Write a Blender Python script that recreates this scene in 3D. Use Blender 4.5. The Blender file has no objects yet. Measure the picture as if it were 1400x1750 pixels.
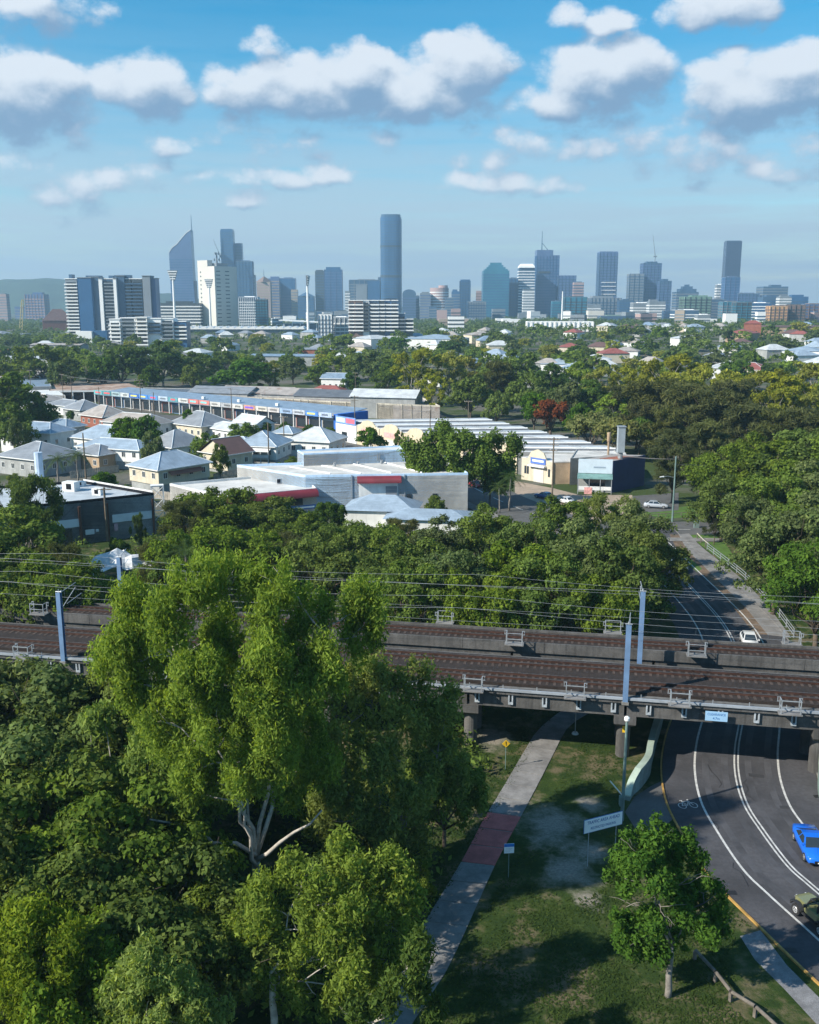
import bpy, math, random
import numpy as np
from mathutils import Vector, Matrix

R = math.radians
sc = bpy.context.scene
COL = sc.collection
random.seed(7)

# ------------------------------------------------------------------ camera
CAMH, PITCH, FPX = 40.0, R(12.09), 1648.0
cam = bpy.data.cameras.new('drone_camera')
cam.sensor_fit = 'VERTICAL'; cam.sensor_height = 24.0; cam.lens = FPX / 1750 * 24.0
cam.clip_start = 0.5; cam.clip_end = 20000
camo = bpy.data.objects.new('drone_camera', cam); COL.objects.link(camo)
camo.location = (0, 0, CAMH); camo.rotation_euler = (R(90) - PITCH, 0, 0)
sc.camera = camo

# ------------------------------------------------------------------ light
SUN_EL, SUN_AZ = R(35), R(-116)          # azimuth from +Y (view direction) towards +X
sdir = Vector((math.sin(SUN_AZ) * math.cos(SUN_EL), math.cos(SUN_AZ) * math.cos(SUN_EL), math.sin(SUN_EL)))
sun = bpy.data.lights.new('sun', 'SUN'); sun.energy = 5.0; sun.angle = R(0.6); sun.color = (1.0, 0.93, 0.80)
suno = bpy.data.objects.new('sun', sun); COL.objects.link(suno); suno.location = (-300, 100, 400)
suno.rotation_euler = (-sdir).to_track_quat('-Z', 'Y').to_euler()

sc.view_settings.view_transform = 'Standard'; sc.view_settings.look = 'None'
sc.view_settings.exposure = 0.64; sc.view_settings.gamma = 1.0; sc.view_settings.use_curve_mapping = False
sc.cycles.max_bounces = 6; sc.cycles.diffuse_bounces = 3; sc.cycles.glossy_bounces = 2
sc.cycles.transmission_bounces = 3; sc.cycles.transparent_max_bounces = 6; sc.cycles.volume_bounces = 0
sc.cycles.use_denoising = True
sc.cycles.caustics_reflective = False; sc.cycles.caustics_refractive = False


def pix(px, py):
    """unit-free view ray of a photo pixel (1400 x 1750)"""
    a, b = (px - 700) / FPX, (875 - py) / FPX
    return Vector((a, math.cos(PITCH) + b * math.sin(PITCH), -math.sin(PITCH) + b * math.cos(PITCH)))

def G(px, py, z=0.0):
    d = pix(px, py); t = (z - CAMH) / d.z
    return Vector((d.x * t, d.y * t, z))

def D(px, py, Y):
    d = pix(px, py); t = Y / d.y
    return Vector((d.x * t, Y, CAMH + d.z * t))

# ------------------------------------------------------------------ world: sky and clouds
world = bpy.data.worlds.new('World'); sc.world = world; world.use_nodes = True

class NT:
    def __init__(s, tree): s.t = tree
    def n(s, typ, **kw):
        nd = s.t.nodes.new(typ)
        for k, v in kw.items(): setattr(nd, k, v)
        return nd
    def _set(s, sock, v):
        if isinstance(v, bpy.types.NodeSocket): s.t.links.new(v, sock)
        else: sock.default_value = v
    def m(s, op, a, b=None, c=None, clamp=False):
        nd = s.n('ShaderNodeMath', operation=op, use_clamp=clamp)
        s._set(nd.inputs[0], a)
        if b is not None: s._set(nd.inputs[1], b)
        if c is not None: s._set(nd.inputs[2], c)
        return nd.outputs[0]
    def vm(s, op, a, b=None, scale=None):
        nd = s.n('ShaderNodeVectorMath', operation=op)
        s._set(nd.inputs[0], a)
        if b is not None: s._set(nd.inputs[1], b)
        if scale is not None: s._set(nd.inputs['Scale'], scale)
        return nd.outputs[0]
    def mix(s, f, a, b, blend='MIX'):
        nd = s.n('ShaderNodeMix', data_type='RGBA', blend_type=blend)
        s._set(nd.inputs[0], f)
        for i, v in ((6, a), (7, b)):
            if isinstance(v, tuple) and len(v) == 3: v = (*v, 1)
            s._set(nd.inputs[i], v)
        return nd.outputs[2]
    def noise(s, vec, scale, detail=4, rough=0.55, dist=0.0):
        nd = s.n('ShaderNodeTexNoise')
        if vec is not None: s.t.links.new(vec, nd.inputs['Vector'])
        nd.inputs['Scale'].default_value = scale; nd.inputs['Detail'].default_value = detail
        nd.inputs['Roughness'].default_value = rough; nd.inputs['Distortion'].default_value = dist
        return nd.outputs[0]
    def sstep(s, v, a, b, lo=0.0, hi=1.0):
        nd = s.n('ShaderNodeMapRange', interpolation_type='SMOOTHSTEP')
        s._set(nd.inputs[0], v)
        for i, x in ((1, a), (2, b), (3, lo), (4, hi)): nd.inputs[i].default_value = x
        return nd.outputs[0]

# photo clouds: (px, py, rx, ry, strength)
CLOUDS = [(20, 150, 130, 62, 1.15), (-60, 120, 90, 60, 1.1), (245, 150, 92, 46, .85), (430, 150, 95, 40, .95), (520, 150, 120, 52, 1.05), (600, 130, 80, 46, 1.15),
          (790, 112, 98, 52, 1.1), (720, 160, 130, 48, 1.0), (1030, 130, 120, 58, 1.15), (1075, 110, 62, 46, 1.1), (960, 172, 100, 36, .9),
          (1290, 150, 130, 56, 1.1), (1380, 132, 110, 52, 1.15), (1470, 140, 120, 60, 1.1), (70, 12, 105, 36, .75), (1240, 8, 100, 40, .85), (1045, 40, 48, 22, .7),
          (970, 30, 44, 18, .6), (450, 80, 44, 22, .55), (1000, 245, 190, 46, .30), (1270, 250, 150, 40, .28), (90, 318, 150, 38, .28), (20, 285, 60, 22, .4),
          (520, 302, 84, 20, .45), (415, 338, 60, 15, .4), (395, 305, 60, 16, .3), (292, 242, 56, 20, .5), (900, 312, 100, 22, .38), (800, 312, 60, 16, .34), (1305, 296, 50, 18, .42),
          (250, 300, 80, 26, .28), (300, 200, 500, 40, .12), (60, 215, 120, 26, .3)]

def cloud_group():
    g = bpy.data.node_groups.new('cloud_density', 'ShaderNodeTree')
    g.interface.new_socket('dir', in_out='INPUT', socket_type='NodeSocketVector')
    g.interface.new_socket('density', in_out='OUTPUT', socket_type='NodeSocketFloat')
    g.interface.new_socket('body', in_out='OUTPUT', socket_type='NodeSocketFloat')
    T = NT(g); gi = T.n('NodeGroupInput'); go = T.n('NodeGroupOutput')
    d = gi.outputs[0]
    wv = T.n('ShaderNodeTexNoise'); g.links.new(d, wv.inputs['Vector']); wv.inputs['Scale'].default_value = 26; wv.inputs['Detail'].default_value = 4
    w = T.vm('SCALE', T.vm('SUBTRACT', wv.outputs['Color'], (.5, .5, .5)), scale=0.017)
    dw = T.vm('ADD', d, w)
    sp = T.n('ShaderNodeSeparateXYZ'); g.links.new(dw, sp.inputs[0])
    u = T.m('ARCTAN2', sp.outputs[0], sp.outputs[1])
    v = T.m('ARCTAN2', sp.outputs[2], T.m('SQRT', T.m('ADD', T.m('MULTIPLY', sp.outputs[0], sp.outputs[0]), T.m('MULTIPLY', sp.outputs[1], sp.outputs[1]))))
    best = None
    for (px, py, rx, ry, s) in CLOUDS:
        q = pix(px, py).normalized(); u0 = math.atan2(q.x, q.y); v0 = math.asin(q.z)
        a = rx / FPX * .88; b = ry / FPX * .98
        du = T.m('MULTIPLY', T.m('SUBTRACT', u, u0), 1 / a); dv = T.m('MULTIPLY', T.m('SUBTRACT', v, v0), 1 / b)
        e = T.m('MULTIPLY_ADD', dv, dv, T.m('MULTIPLY', du, du))
        val = T.m('MULTIPLY_ADD', e, -s * .8, s)
        best = val if best is None else T.m('SMOOTH_MAX', best, val, 0.12)
    # the rest of the sky carries the same kind of scattered cumulus
    away = T.sstep(T.m('ABSOLUTE', u), .5, .75)
    high = T.sstep(v, .42, .6)
    far = T.m('MAXIMUM', away, high)
    gen = T.m('MULTIPLY_ADD', T.noise(d, 3.2, 4, .5), 5.0, -2.9)
    best = T.m('MAXIMUM', best, T.m('ADD', gen, T.m('MULTIPLY_ADD', far, 6, -6)))
    best = T.m('MAXIMUM', best, -1.2)
    st = T.vm('MULTIPLY', d, (1, 1, 1.5))
    f = T.m('MULTIPLY_ADD', T.noise(st, 15, 10, .68), 2.3, -1.12)
    for sc_, k_ in ((30, .5),):
        vo = T.n('ShaderNodeTexVoronoi', feature='F1'); vo.inputs['Scale'].default_value = sc_; vo.inputs['Detail'].default_value = 0.0
        T.t.links.new(T.vm('ADD', st, w), vo.inputs['Vector']); f = T.m('ADD', f, T.m('MULTIPLY_ADD', vo.outputs['Distance'], -k_ * 1.6, k_ * .62))
    T.t.links.new(T.m('ADD', best, f), go.inputs[0]); T.t.links.new(best, go.inputs[1])
    return g

def build_world():
    world.cycles.sampling_method = 'MANUAL'; world.cycles.sample_map_resolution = 512
    T = NT(world.node_tree); world.node_tree.nodes.clear()
    out = T.n('ShaderNodeOutputWorld'); bg = T.n('ShaderNodeBackground')
    sky = T.n('ShaderNodeTexSky', sky_type='NISHITA', sun_disc=False)
    sky.sun_elevation = SUN_EL; sky.sun_rotation = SUN_AZ
    sky.altitude = 50; sky.air_density = 1.0; sky.dust_density = 0.35; sky.ozone_density = 2.2
    hs = T.n('ShaderNodeHueSaturation'); hs.inputs['Saturation'].default_value = 1.6; hs.inputs['Value'].default_value = 1.0
    hs.inputs['Hue'].default_value = 0.485
    world.node_tree.links.new(sky.outputs[0], hs.inputs['Color'])
    tc = T.n('ShaderNodeTexCoord'); d = tc.outputs['Generated']
    grp = cloud_group()
    def dens(vec):
        nd = T.n('ShaderNodeGroup'); nd.node_tree = grp; world.node_tree.links.new(vec, nd.inputs[0]); return nd.outputs
    (d0, b0), (d1, b1) = dens(d), dens(T.vm('ADD', d, (-0.007, 0.0, 0.016))); 
    alpha = T.sstep(d0, -0.16, 0.50)
    lit = T.m('MULTIPLY_ADD', T.m('SUBTRACT', d0, d1), 0.42, T.m('MULTIPLY_ADD', T.m('SUBTRACT', b0, b1), .62, 0.42), clamp=True)
    lit = T.sstep(lit, 0.05, 0.9)
    ccol = T.mix(lit, (1.45, 2.35, 3.6), (5.5, 5.85, 6.3))
    # thin high veil, stretched along the horizon
    sp = T.n('ShaderNodeSeparateXYZ'); world.node_tree.links.new(d, sp.inputs[0])
    veiln = T.noise(T.vm('MULTIPLY', d, (2.0, 2.0, 30)), 2.0, 7, .62)
    low = T.sstep(sp.outputs[2], 0.27, 0.0)
    veil = T.m('MULTIPLY', T.m('MULTIPLY_ADD', low, .98, .10), T.sstep(veiln, .05, .60))
    base = T.mix(veil, hs.outputs[0], (3.3, 4.2, 5.05))
    fin = T.mix(T.m('MULTIPLY', alpha, .93), base, ccol)
    world.node_tree.links.new(fin, bg.inputs['Color']); bg.inputs['Strength'].default_value = 0.10
    world.node_tree.links.new(bg.outputs[0], out.inputs['Surface'])
build_world()

# ------------------------------------------------------------------ helpers
def tag(o, label=None, cat=None, group=None, kind=None):
    if label: o['label'] = label
    if cat: o['category'] = cat
    if group: o['group'] = group
    if kind: o['kind'] = kind
    return o

def top(name, label, cat, loc=(0, 0, 0), rz=0.0, group=None, scale=None):
    o = bpy.data.objects.new(name, None); COL.objects.link(o)
    o.empty_display_size = 0.3
    o.location = loc; o.rotation_euler = (0, 0, rz)
    if scale: o.scale = scale
    return tag(o, label, cat, group)

def put(name, mesh, parent=None, loc=(0, 0, 0), rz=0.0):
    o = bpy.data.objects.new(name, mesh); COL.objects.link(o)
    o.location = loc; o.rotation_euler = (0, 0, rz)
    if parent is not None: o.parent = parent
    return o

class MB:
    def __init__(s): s.v, s.f, s.smooth = [], [], False
    def poly(s, pts):
        i = len(s.v); s.v += [tuple(p) for p in pts]; s.f.append(tuple(range(i, i + len(pts))))
        return s
    def box(s, c, d, rz=0.0):
        cx, cy, cz = c; hx, hy, hz = d[0] / 2, d[1] / 2, d[2] / 2
        ca, sa = math.cos(rz), math.sin(rz); i = len(s.v)
        for z in (-hz, hz):
            for x, y in ((-hx, -hy), (hx, -hy), (hx, hy), (-hx, hy)):
                s.v.append((cx + x * ca - y * sa, cy + x * sa + y * ca, cz + z))
        s.f += [tuple(i + k for k in q) for q in ((0, 3, 2, 1), (4, 5, 6, 7), (0, 1, 5, 4), (1, 2, 6, 5), (2, 3, 7, 6), (3, 0, 4, 7))]
        return s
    def bb(s, x0, x1, y0, y1, z0, z1):
        return s.box(((x0 + x1) / 2, (y0 + y1) / 2, (z0 + z1) / 2), (x1 - x0, y1 - y0, z1 - z0))
    def prism(s, poly, z0, z1, ztop=None):
        n = len(poly); i = len(s.v)
        s.v += [(p[0], p[1], z0) for p in poly]
        s.v += [(p[0], p[1], z1 if ztop is None else ztop[k]) for k, p in enumerate(poly)]
        s.f.append(tuple(i + k for k in reversed(range(n)))); s.f.append(tuple(i + n + k for k in range(n)))
        s.f += [(i + k, i + (k + 1) % n, i + n + (k + 1) % n, i + n + k) for k in range(n)]
        return s
    def tube(s, pts, rads, n=6, cap=True):
        pts = [Vector(p) for p in pts]
        if not hasattr(rads, '__len__'): rads = [rads] * len(pts)
        rings = []; ref = None
        for k, p in enumerate(pts):
            t = (pts[min(k + 1, len(pts) - 1)] - pts[max(k - 1, 0)]).normalized()
            if ref is None: ref = Vector((1, 0, 0)) if abs(t.x) < .8 else Vector((0, 1, 0))
            a = (ref - t * ref.dot(t)).normalized(); b = t.cross(a); ref = a
            i = len(s.v); rings.append(i)
            for j in range(n):
                th = 2 * math.pi * j / n
                s.v.append(tuple(p + (a * math.cos(th) + b * math.sin(th)) * rads[k]))
        for r0, r1 in zip(rings, rings[1:]):
            for j in range(n): s.f.append((r0 + j, r0 + (j + 1) % n, r1 + (j + 1) % n, r1 + j))
        if cap:
            s.f.append(tuple(rings[0] + j for j in reversed(range(n)))); s.f.append(tuple(rings[-1] + j for j in range(n)))
        return s
    def loft(s, rings, cap=True):
        n = len(rings[0]); idx = []
        for r in rings:
            idx.append(len(s.v)); s.v += [tuple(p) for p in r]
        for a, b in zip(idx, idx[1:]):
            for j in range(n): s.f.append((a + j, a + (j + 1) % n, b + (j + 1) % n, b + j))
        if cap:
            s.f.append(tuple(idx[0] + j for j in reversed(range(n)))); s.f.append(tuple(idx[-1] + j for j in range(n)))
        return s
    def mesh(s, name, m, smooth=False):
        me = bpy.data.meshes.new(name); me.from_pydata(s.v, [], s.f); me.update()
        if m: me.materials.append(m)
        if smooth: me.polygons.foreach_set('use_smooth', [True] * len(me.polygons))
        return me
    def obj(s, name, m, parent=None, loc=(0, 0, 0), rz=0.0, smooth=False, fix=True):
        me = s.mesh(name, m, smooth)
        if fix:
            import bmesh
            b = bmesh.new(); b.from_mesh(me); bmesh.ops.recalc_face_normals(b, faces=b.faces); b.to_mesh(me); b.free()
        return put(name, me, parent, loc, rz)

_M = {}
def mat(name, col, rough=0.7, metal=0.0, var=0.12, scale=0.6, bump=0.0, bscale=8.0, spec=0.4, streak=0.0, fine=0.0):
    if name in _M: return _M[name]
    m = bpy.data.materials.new(name); m.use_nodes = True; _M[name] = m
    T = NT(m.node_tree); p = m.node_tree.nodes['Principled BSDF']
    p.inputs['Roughness'].default_value = rough; p.inputs['Metallic'].default_value = metal
    p.inputs['Specular IOR Level'].default_value = spec
    geo = T.n('ShaderNodeNewGeometry'); pos = geo.outputs['Position']
    c = col
    if var > 0:
        f = T.sstep(T.noise(pos, scale, 6, .65), .3, .7)
        c = T.mix(f, tuple(x * (1 - var) for x in col), tuple(min(1, x * (1 + var)) for x in col))
    if fine > 0:
        f2 = T.sstep(T.noise(pos, scale * 14, 4, .7), .35, .65)
        c = T.mix(T.m('MULTIPLY', f2, fine), c, tuple(x * .45 for x in col))
    if streak > 0:   # run-off staining on walls
        st = T.noise(T.vm('MULTIPLY', pos, (1.6, 1.6, .12)), 1.3, 5, .7)
        c = T.mix(T.m('MULTIPLY', T.sstep(st, .45, .75), streak), c, tuple(x * .35 for x in col))
    if isinstance(c, tuple): p.inputs['Base Color'].default_value = (*c, 1)
    else: m.node_tree.links.new(c, p.inputs['Base Color'])
    if bump > 0:
        bn = T.n('ShaderNodeBump'); bn.inputs['Strength'].default_value = bump; bn.inputs['Distance'].default_value = .05
        m.node_tree.links.new(T.noise(pos, bscale, 4, .6), bn.inputs['Height']); m.node_tree.links.new(bn.outputs[0], p.inputs['Normal'])
    return m

def roofmat(name, col, rough=.45, ribs=1.3, rust=0.0, rib_ang=0.0, metal=.0):
    """ribbed sheet steel: object-space ribs, laps and weathering"""
    if name in _M: return _M[name]
    m = bpy.data.materials.new(name); m.use_nodes = True; _M[name] = m
    T = NT(m.node_tree); p = m.node_tree.nodes['Principled BSDF']
    p.inputs['Roughness'].default_value = rough; p.inputs['Metallic'].default_value = metal
    tc = T.n('ShaderNodeTexCoord'); pos = tc.outputs['Object']
    geo = T.n('ShaderNodeNewGeometry')
    a = T.sstep(T.noise(geo.outputs['Position'], .35, 6, .65), .3, .7)
    c = T.mix(a, tuple(x * .8 for x in col), tuple(min(1, x * 1.15) for x in col))
    st = T.noise(T.vm('MULTIPLY', pos, (.25, 2.2, .25)), 1.0, 4, .6)
    c = T.mix(T.m('MULTIPLY', T.sstep(st, .45, .7), .35), c, tuple(x * .55 for x in col))
    if rust > 0:
        r = T.sstep(T.noise(pos, .16, 8, .7), .62 - rust * .3, .72)
        c = T.mix(r, c, (.20, .085, .04))
    m.node_tree.links.new(c, p.inputs['Base Color'])
    w = T.n('ShaderNodeTexWave'); w.wave_type = 'BANDS'; w.bands_direction = 'X'; w.inputs['Scale'].default_value = ribs
    m.node_tree.links.new(pos, w.inputs['Vector'])
    bn = T.n('ShaderNodeBump'); bn.inputs['Strength'].default_value = .35; bn.inputs['Distance'].default_value = .06
    m.node_tree.links.new(w.outputs['Fac'], bn.inputs['Height']); m.node_tree.links.new(bn.outputs[0], p.inputs['Normal'])
    return m

def leafmat(name, dark, light, trans=.35, hue=.0, gloss=.0):
    m = bpy.data.materials.new(name); m.use_nodes = True
    T = NT(m.node_tree); nt = m.node_tree; nt.nodes.clear()
    out = T.n('ShaderNodeOutputMaterial')
    oi = T.n('ShaderNodeObjectInfo'); geo = T.n('ShaderNodeNewGeometry'); tc = T.n('ShaderNodeTexCoord')
    f = T.m('MULTIPLY_ADD', geo.outputs['Random Per Island'], .55, T.m('MULTIPLY_ADD', T.noise(tc.outputs['Object'], .45, 3, .6), 1.3, -.42), clamp=True)
    c = T.mix(f, dark, light)
    c = T.mix(T.m('MULTIPLY', T.m('GREATER_THAN', geo.outputs['Random Per Island'], .95), .5), c, tuple(x * y for x, y in zip(light, (1.3, 1.15, 1.1))))
    hs = T.n('ShaderNodeHueSaturation'); nt.links.new(c, hs.inputs['Color'])
    nt.links.new(T.m('MULTIPLY_ADD', oi.outputs['Random'], .022, .489), hs.inputs['Hue'])
    nt.links.new(T.m('MULTIPLY_ADD', T.m('FRACT', T.m('MULTIPLY', oi.outputs['Random'], 7.3)), .32, .84), hs.inputs['Value'])
    nt.links.new(T.m('MULTIPLY_ADD', T.m('FRACT', T.m('MULTIPLY', oi.outputs['Random'], 3.7)), .18, .88), hs.inputs['Saturation'])
    d = T.n('ShaderNodeBsdfDiffuse'); t = T.n('ShaderNodeBsdfTranslucent'); mx = T.n('ShaderNodeMixShader')
    nt.links.new(hs.outputs[0], d.inputs[0])
    tcn = T.mix(1.0, hs.outputs[0], (1.25, 1.2, .5), 'MULTIPLY'); nt.links.new(tcn, t.inputs[0])
    mx.inputs[0].default_value = trans; nt.links.new(d.outputs[0], mx.inputs[1]); nt.links.new(t.outputs[0], mx.inputs[2])
    nt.links.new(mx.outputs[0], out.inputs[0])
    return m

def np_mesh(name, V, F, m):
    me = bpy.data.meshes.new(name); nv, nf = len(V), len(F); k = F.shape[1]
    me.vertices.add(nv); me.vertices.foreach_set('co', V.astype(np.float32).ravel())
    me.loops.add(nf * k); me.loops.foreach_set('vertex_index', F.astype(np.int32).ravel())
    me.polygons.add(nf); me.polygons.foreach_set('loop_start', np.arange(0, nf * k, k, dtype=np.int32))
    me.update(calc_edges=True)
    if m: me.materials.append(m)
    return me

def zone(px):
    for lim, nm in ((90, 'the brown hill blocks'), (280, 'the dark balcony tower'), (420, 'the blade shaped tower'), (600, 'the stadium'), (700, 'the tallest tower'), (810, 'the pink banded tower'), (890, 'the turquoise tower'), (1000, 'the lattice mast tower'),
                    (1070, 'the dark slab tower'), (1150, 'the right crane'), (1215, 'the stepped grey tower'), (1290, 'the navy tower')):
        if px < lim: return nm
    return 'the orange apartments'

def terrain(x, y):
    def ss(a, b, v):
        t = min(1, max(0, (v - a) / (b - a))); return t * t * (3 - 2 * t)
    return ss(430, 1000, y) * (5 + 9 * ss(-150, 300, x)) * (1 - .35 * ss(1300, 2200, y))

def catmull(pts, n=8):
    P = [Vector(p) for p in pts]; P = [P[0] * 2 - P[1]] + P + [P[-1] * 2 - P[-2]]; out = []
    for i in range(1, len(P) - 2):
        for k in range(n):
            t = k / n; a, b, c, d = P[i - 1], P[i], P[i + 1], P[i + 2]
            out.append(.5 * ((2 * b) + (c - a) * t + (2 * a - 5 * b + 4 * c - d) * t * t + (3 * b - a - 3 * c + d) * t ** 3))
    out.append(P[-2]); return out

def strip(mb, left, right, z, thick=None):
    for k in range(len(left) - 1):
        a, b, c, d = left[k], right[k], right[k + 1], left[k + 1]
        mb.poly([(a.x, a.y, z), (b.x, b.y, z), (c.x, c.y, z), (d.x, d.y, z)])

def offset(line, dist):
    out = []
    for k, p in enumerate(line):
        t = line[min(k + 1, len(line) - 1)] - line[max(k - 1, 0)]; t.z = 0; t.normalize()
        out.append(Vector((p.x + t.y * dist, p.y - t.x * dist, p.z)))
    return out

_fontmesh = {}
def text_obj(name, body, size, m, parent, loc, rot, align='CENTER', depth=.004, sx=1.0):
    cu = bpy.data.curves.new(name, 'FONT'); cu.body = body; cu.size = size; cu.align_x = align; cu.align_y = 'CENTER'; cu.extrude = depth
    tmp = bpy.data.objects.new('tmp', cu); COL.objects.link(tmp)
    dg = bpy.context.evaluated_depsgraph_get(); me = bpy.data.meshes.new_from_object(tmp.evaluated_get(dg))
    bpy.data.objects.remove(tmp); bpy.data.curves.remove(cu)
    me.materials.clear(); me.materials.append(m)
    o = put(name, me, parent, loc); o.rotation_euler = rot; o.scale = (sx, 1, 1)
    return o
# ------------------------------------------------------------------ materials
CONC = mat('concrete_weathered', (.23, .225, .215), .85, var=.3, scale=.5, streak=.75, fine=.3, bump=.3)
VCONC = mat('viaduct_concrete', (.105, .102, .10), .9, var=.35, scale=.45, streak=.85, fine=.35, bump=.3)  # cloud shade over the viaducts is darkened into this concrete colour
CONC2 = mat('concrete_path', (.205, .20, .198), .85, var=.28, scale=.6, fine=.25)
REDC = mat('red_path_coating', (.46, .125, .115), .85, var=.22, scale=.8, fine=.25)
DARKC = mat('concrete_dark', (.12, .12, .12), .9, var=.35, scale=.5, streak=.8)
WHITEP = mat('white_paint', (.78, .78, .77), .5, var=.05)
LINEP = mat('line_paint', (.55, .55, .54), .6, var=.25, scale=2.5, fine=.3)
YELP = mat('yellow_kerb_paint', (.42, .25, .07), .7, var=.3, scale=1.5, fine=.4)
GALV = mat('galvanised_steel', (.33, .36, .39), .5, .3, var=.15)
BLUEST = mat('blue_grey_steel', (.15, .25, .42), .5, .1, var=.12)
RUST = mat('rusty_rail', (.06, .028, .02), .7, .2, var=.4, scale=2)  # rust colour, made darker to carry the cloud shade on the decks
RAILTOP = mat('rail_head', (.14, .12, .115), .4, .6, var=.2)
SLEEP = mat('sleeper_concrete', (.070, .052, .045), .9, var=.35, scale=1.5, fine=.3)  # sleeper colour includes the decks' cloud shade
BALL = mat('brown_ballast', (.031, .022, .019), .95, var=.4, scale=1.2, fine=.7, bump=.8, bscale=9)  # brown stone with cloud shade worked into the colour
WOODG = mat('grey_timber', (.16, .14, .12), .9, var=.35, scale=2, fine=.4)
POLEW = mat('pole_timber', (.15, .12, .09), .9, var=.3, scale=2)
BLK = mat('black_rubber', (.02, .02, .022), .8, var=.1)
GLASSD = mat('dark_glass', (.025, .035, .045), .08, 0, var=.1, spec=.8)
GREENP = mat('green_pole_paint', (.14, .21, .20), .6, var=.2)
GREENC = mat('pale_green_barrier', (.18, .25, .24), .8, var=.25, scale=1, streak=.6)
SIGNW = mat('sign_white', (.80, .87, .93), .45, var=.04)
SIGNB = mat('sign_blue', (.02, .12, .36), .5, var=.05)
YELS = mat('sign_yellow', (.75, .46, .02), .5, var=.06)

# ------------------------------------------------------------------ ground
def ground_material():
    m = bpy.data.materials.new('ground'); m.use_nodes = True
    T = NT(m.node_tree); p = m.node_tree.nodes['Principled BSDF']; p.inputs['Roughness'].default_value = .95
    p.inputs['Specular IOR Level'].default_value = .1
    pos = T.n('ShaderNodeNewGeometry').outputs['Position']
    big = T.noise(pos, .11, 5, .6); mid = T.noise(pos, .45, 6, .65); fin = T.noise(pos, 5.0, 5, .75)
    grass = T.mix(T.sstep(mid, .3, .7), (.022, .044, .011), (.056, .086, .020))
    grass = T.mix(T.m('MULTIPLY', T.sstep(fin, .38, .66), .6), grass, (.018, .032, .008))
    dry = T.mix(T.sstep(fin, .3, .7), (.105, .082, .05), (.19, .155, .10))
    worn = T.sstep(T.m('MULTIPLY_ADD', mid, .65, T.m('MULTIPLY', big, .5)), .56, .70)
    c = T.mix(T.m('MULTIPLY', worn, .85), grass, dry)
    # bare sandy patches trodden beside the path
    for (px, py, r) in ((945, 1412, 3.4), (975, 1490, 2.5), (1015, 1455, 1.8), (840, 1262, 2.6), (1010, 1375, 1.6), (1010, 1540, 1.4)):
        q = G(px, py); dd = T.n('ShaderNodeVectorMath', operation='DISTANCE')
        m.node_tree.links.new(T.vm('MULTIPLY', pos, (1, .75, 1)), dd.inputs[0]); dd.inputs[1].default_value = (q.x, q.y * .75, 0)
        k = T.m('SUBTRACT', T.m('MULTIPLY_ADD', mid, 1.9, -.35), T.m('MULTIPLY', dd.outputs['Value'], 1 / r))
        c = T.mix(T.m('MULTIPLY', T.sstep(k, -.35, .45), .9), c, T.mix(T.sstep(fin, .3, .7), (.20, .175, .145), (.34, .31, .27)))
    # the suburb floor farther away: bitumen, yards and lawns
    sp = T.n('ShaderNodeSeparateXYZ'); m.node_tree.links.new(pos, sp.inputs[0])
    sub = T.mix(T.sstep(T.noise(pos, .03, 5, .65), .42, .58), (.05, .075, .025), (.13, .125, .11))
    c = T.mix(T.sstep(sp.outputs[1], 150, 210), c, sub)
    m.node_tree.links.new(c, p.inputs['Base Color'])
    bn = T.n('ShaderNodeBump'); bn.inputs['Strength'].default_value = .7; bn.inputs['Distance'].default_value = .12
    m.node_tree.links.new(fin, bn.inputs['Height']); m.node_tree.links.new(bn.outputs[0], p.inputs['Normal'])
    return m

def build_ground():
    xs = np.concatenate([np.linspace(-4480, -700, 12), np.linspace(-650, 650, 53), np.linspace(700, 4480, 12)])
    ys = np.concatenate([np.linspace(-290, 400, 16), np.linspace(430, 1600, 48), np.linspace(1700, 5480, 20)])
    X, Y = np.meshgrid(xs, ys); Z = np.vectorize(terrain)(X, Y)
    V = np.stack([X.ravel(), Y.ravel(), Z.ravel()], 1); nx = len(xs); F = []
    for j in range(len(ys) - 1):
        for i in range(nx - 1):
            a = j * nx + i; F.append((a, a + 1, a + nx + 1, a + nx))
    me = np_mesh('ground', V, np.array(F), ground_material()); me.polygons.foreach_set('use_smooth', [True] * len(me.polygons))
    tag(put('ground', me), 'grassy and built over ground reaching to the horizon', kind='structure')
build_ground()

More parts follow.
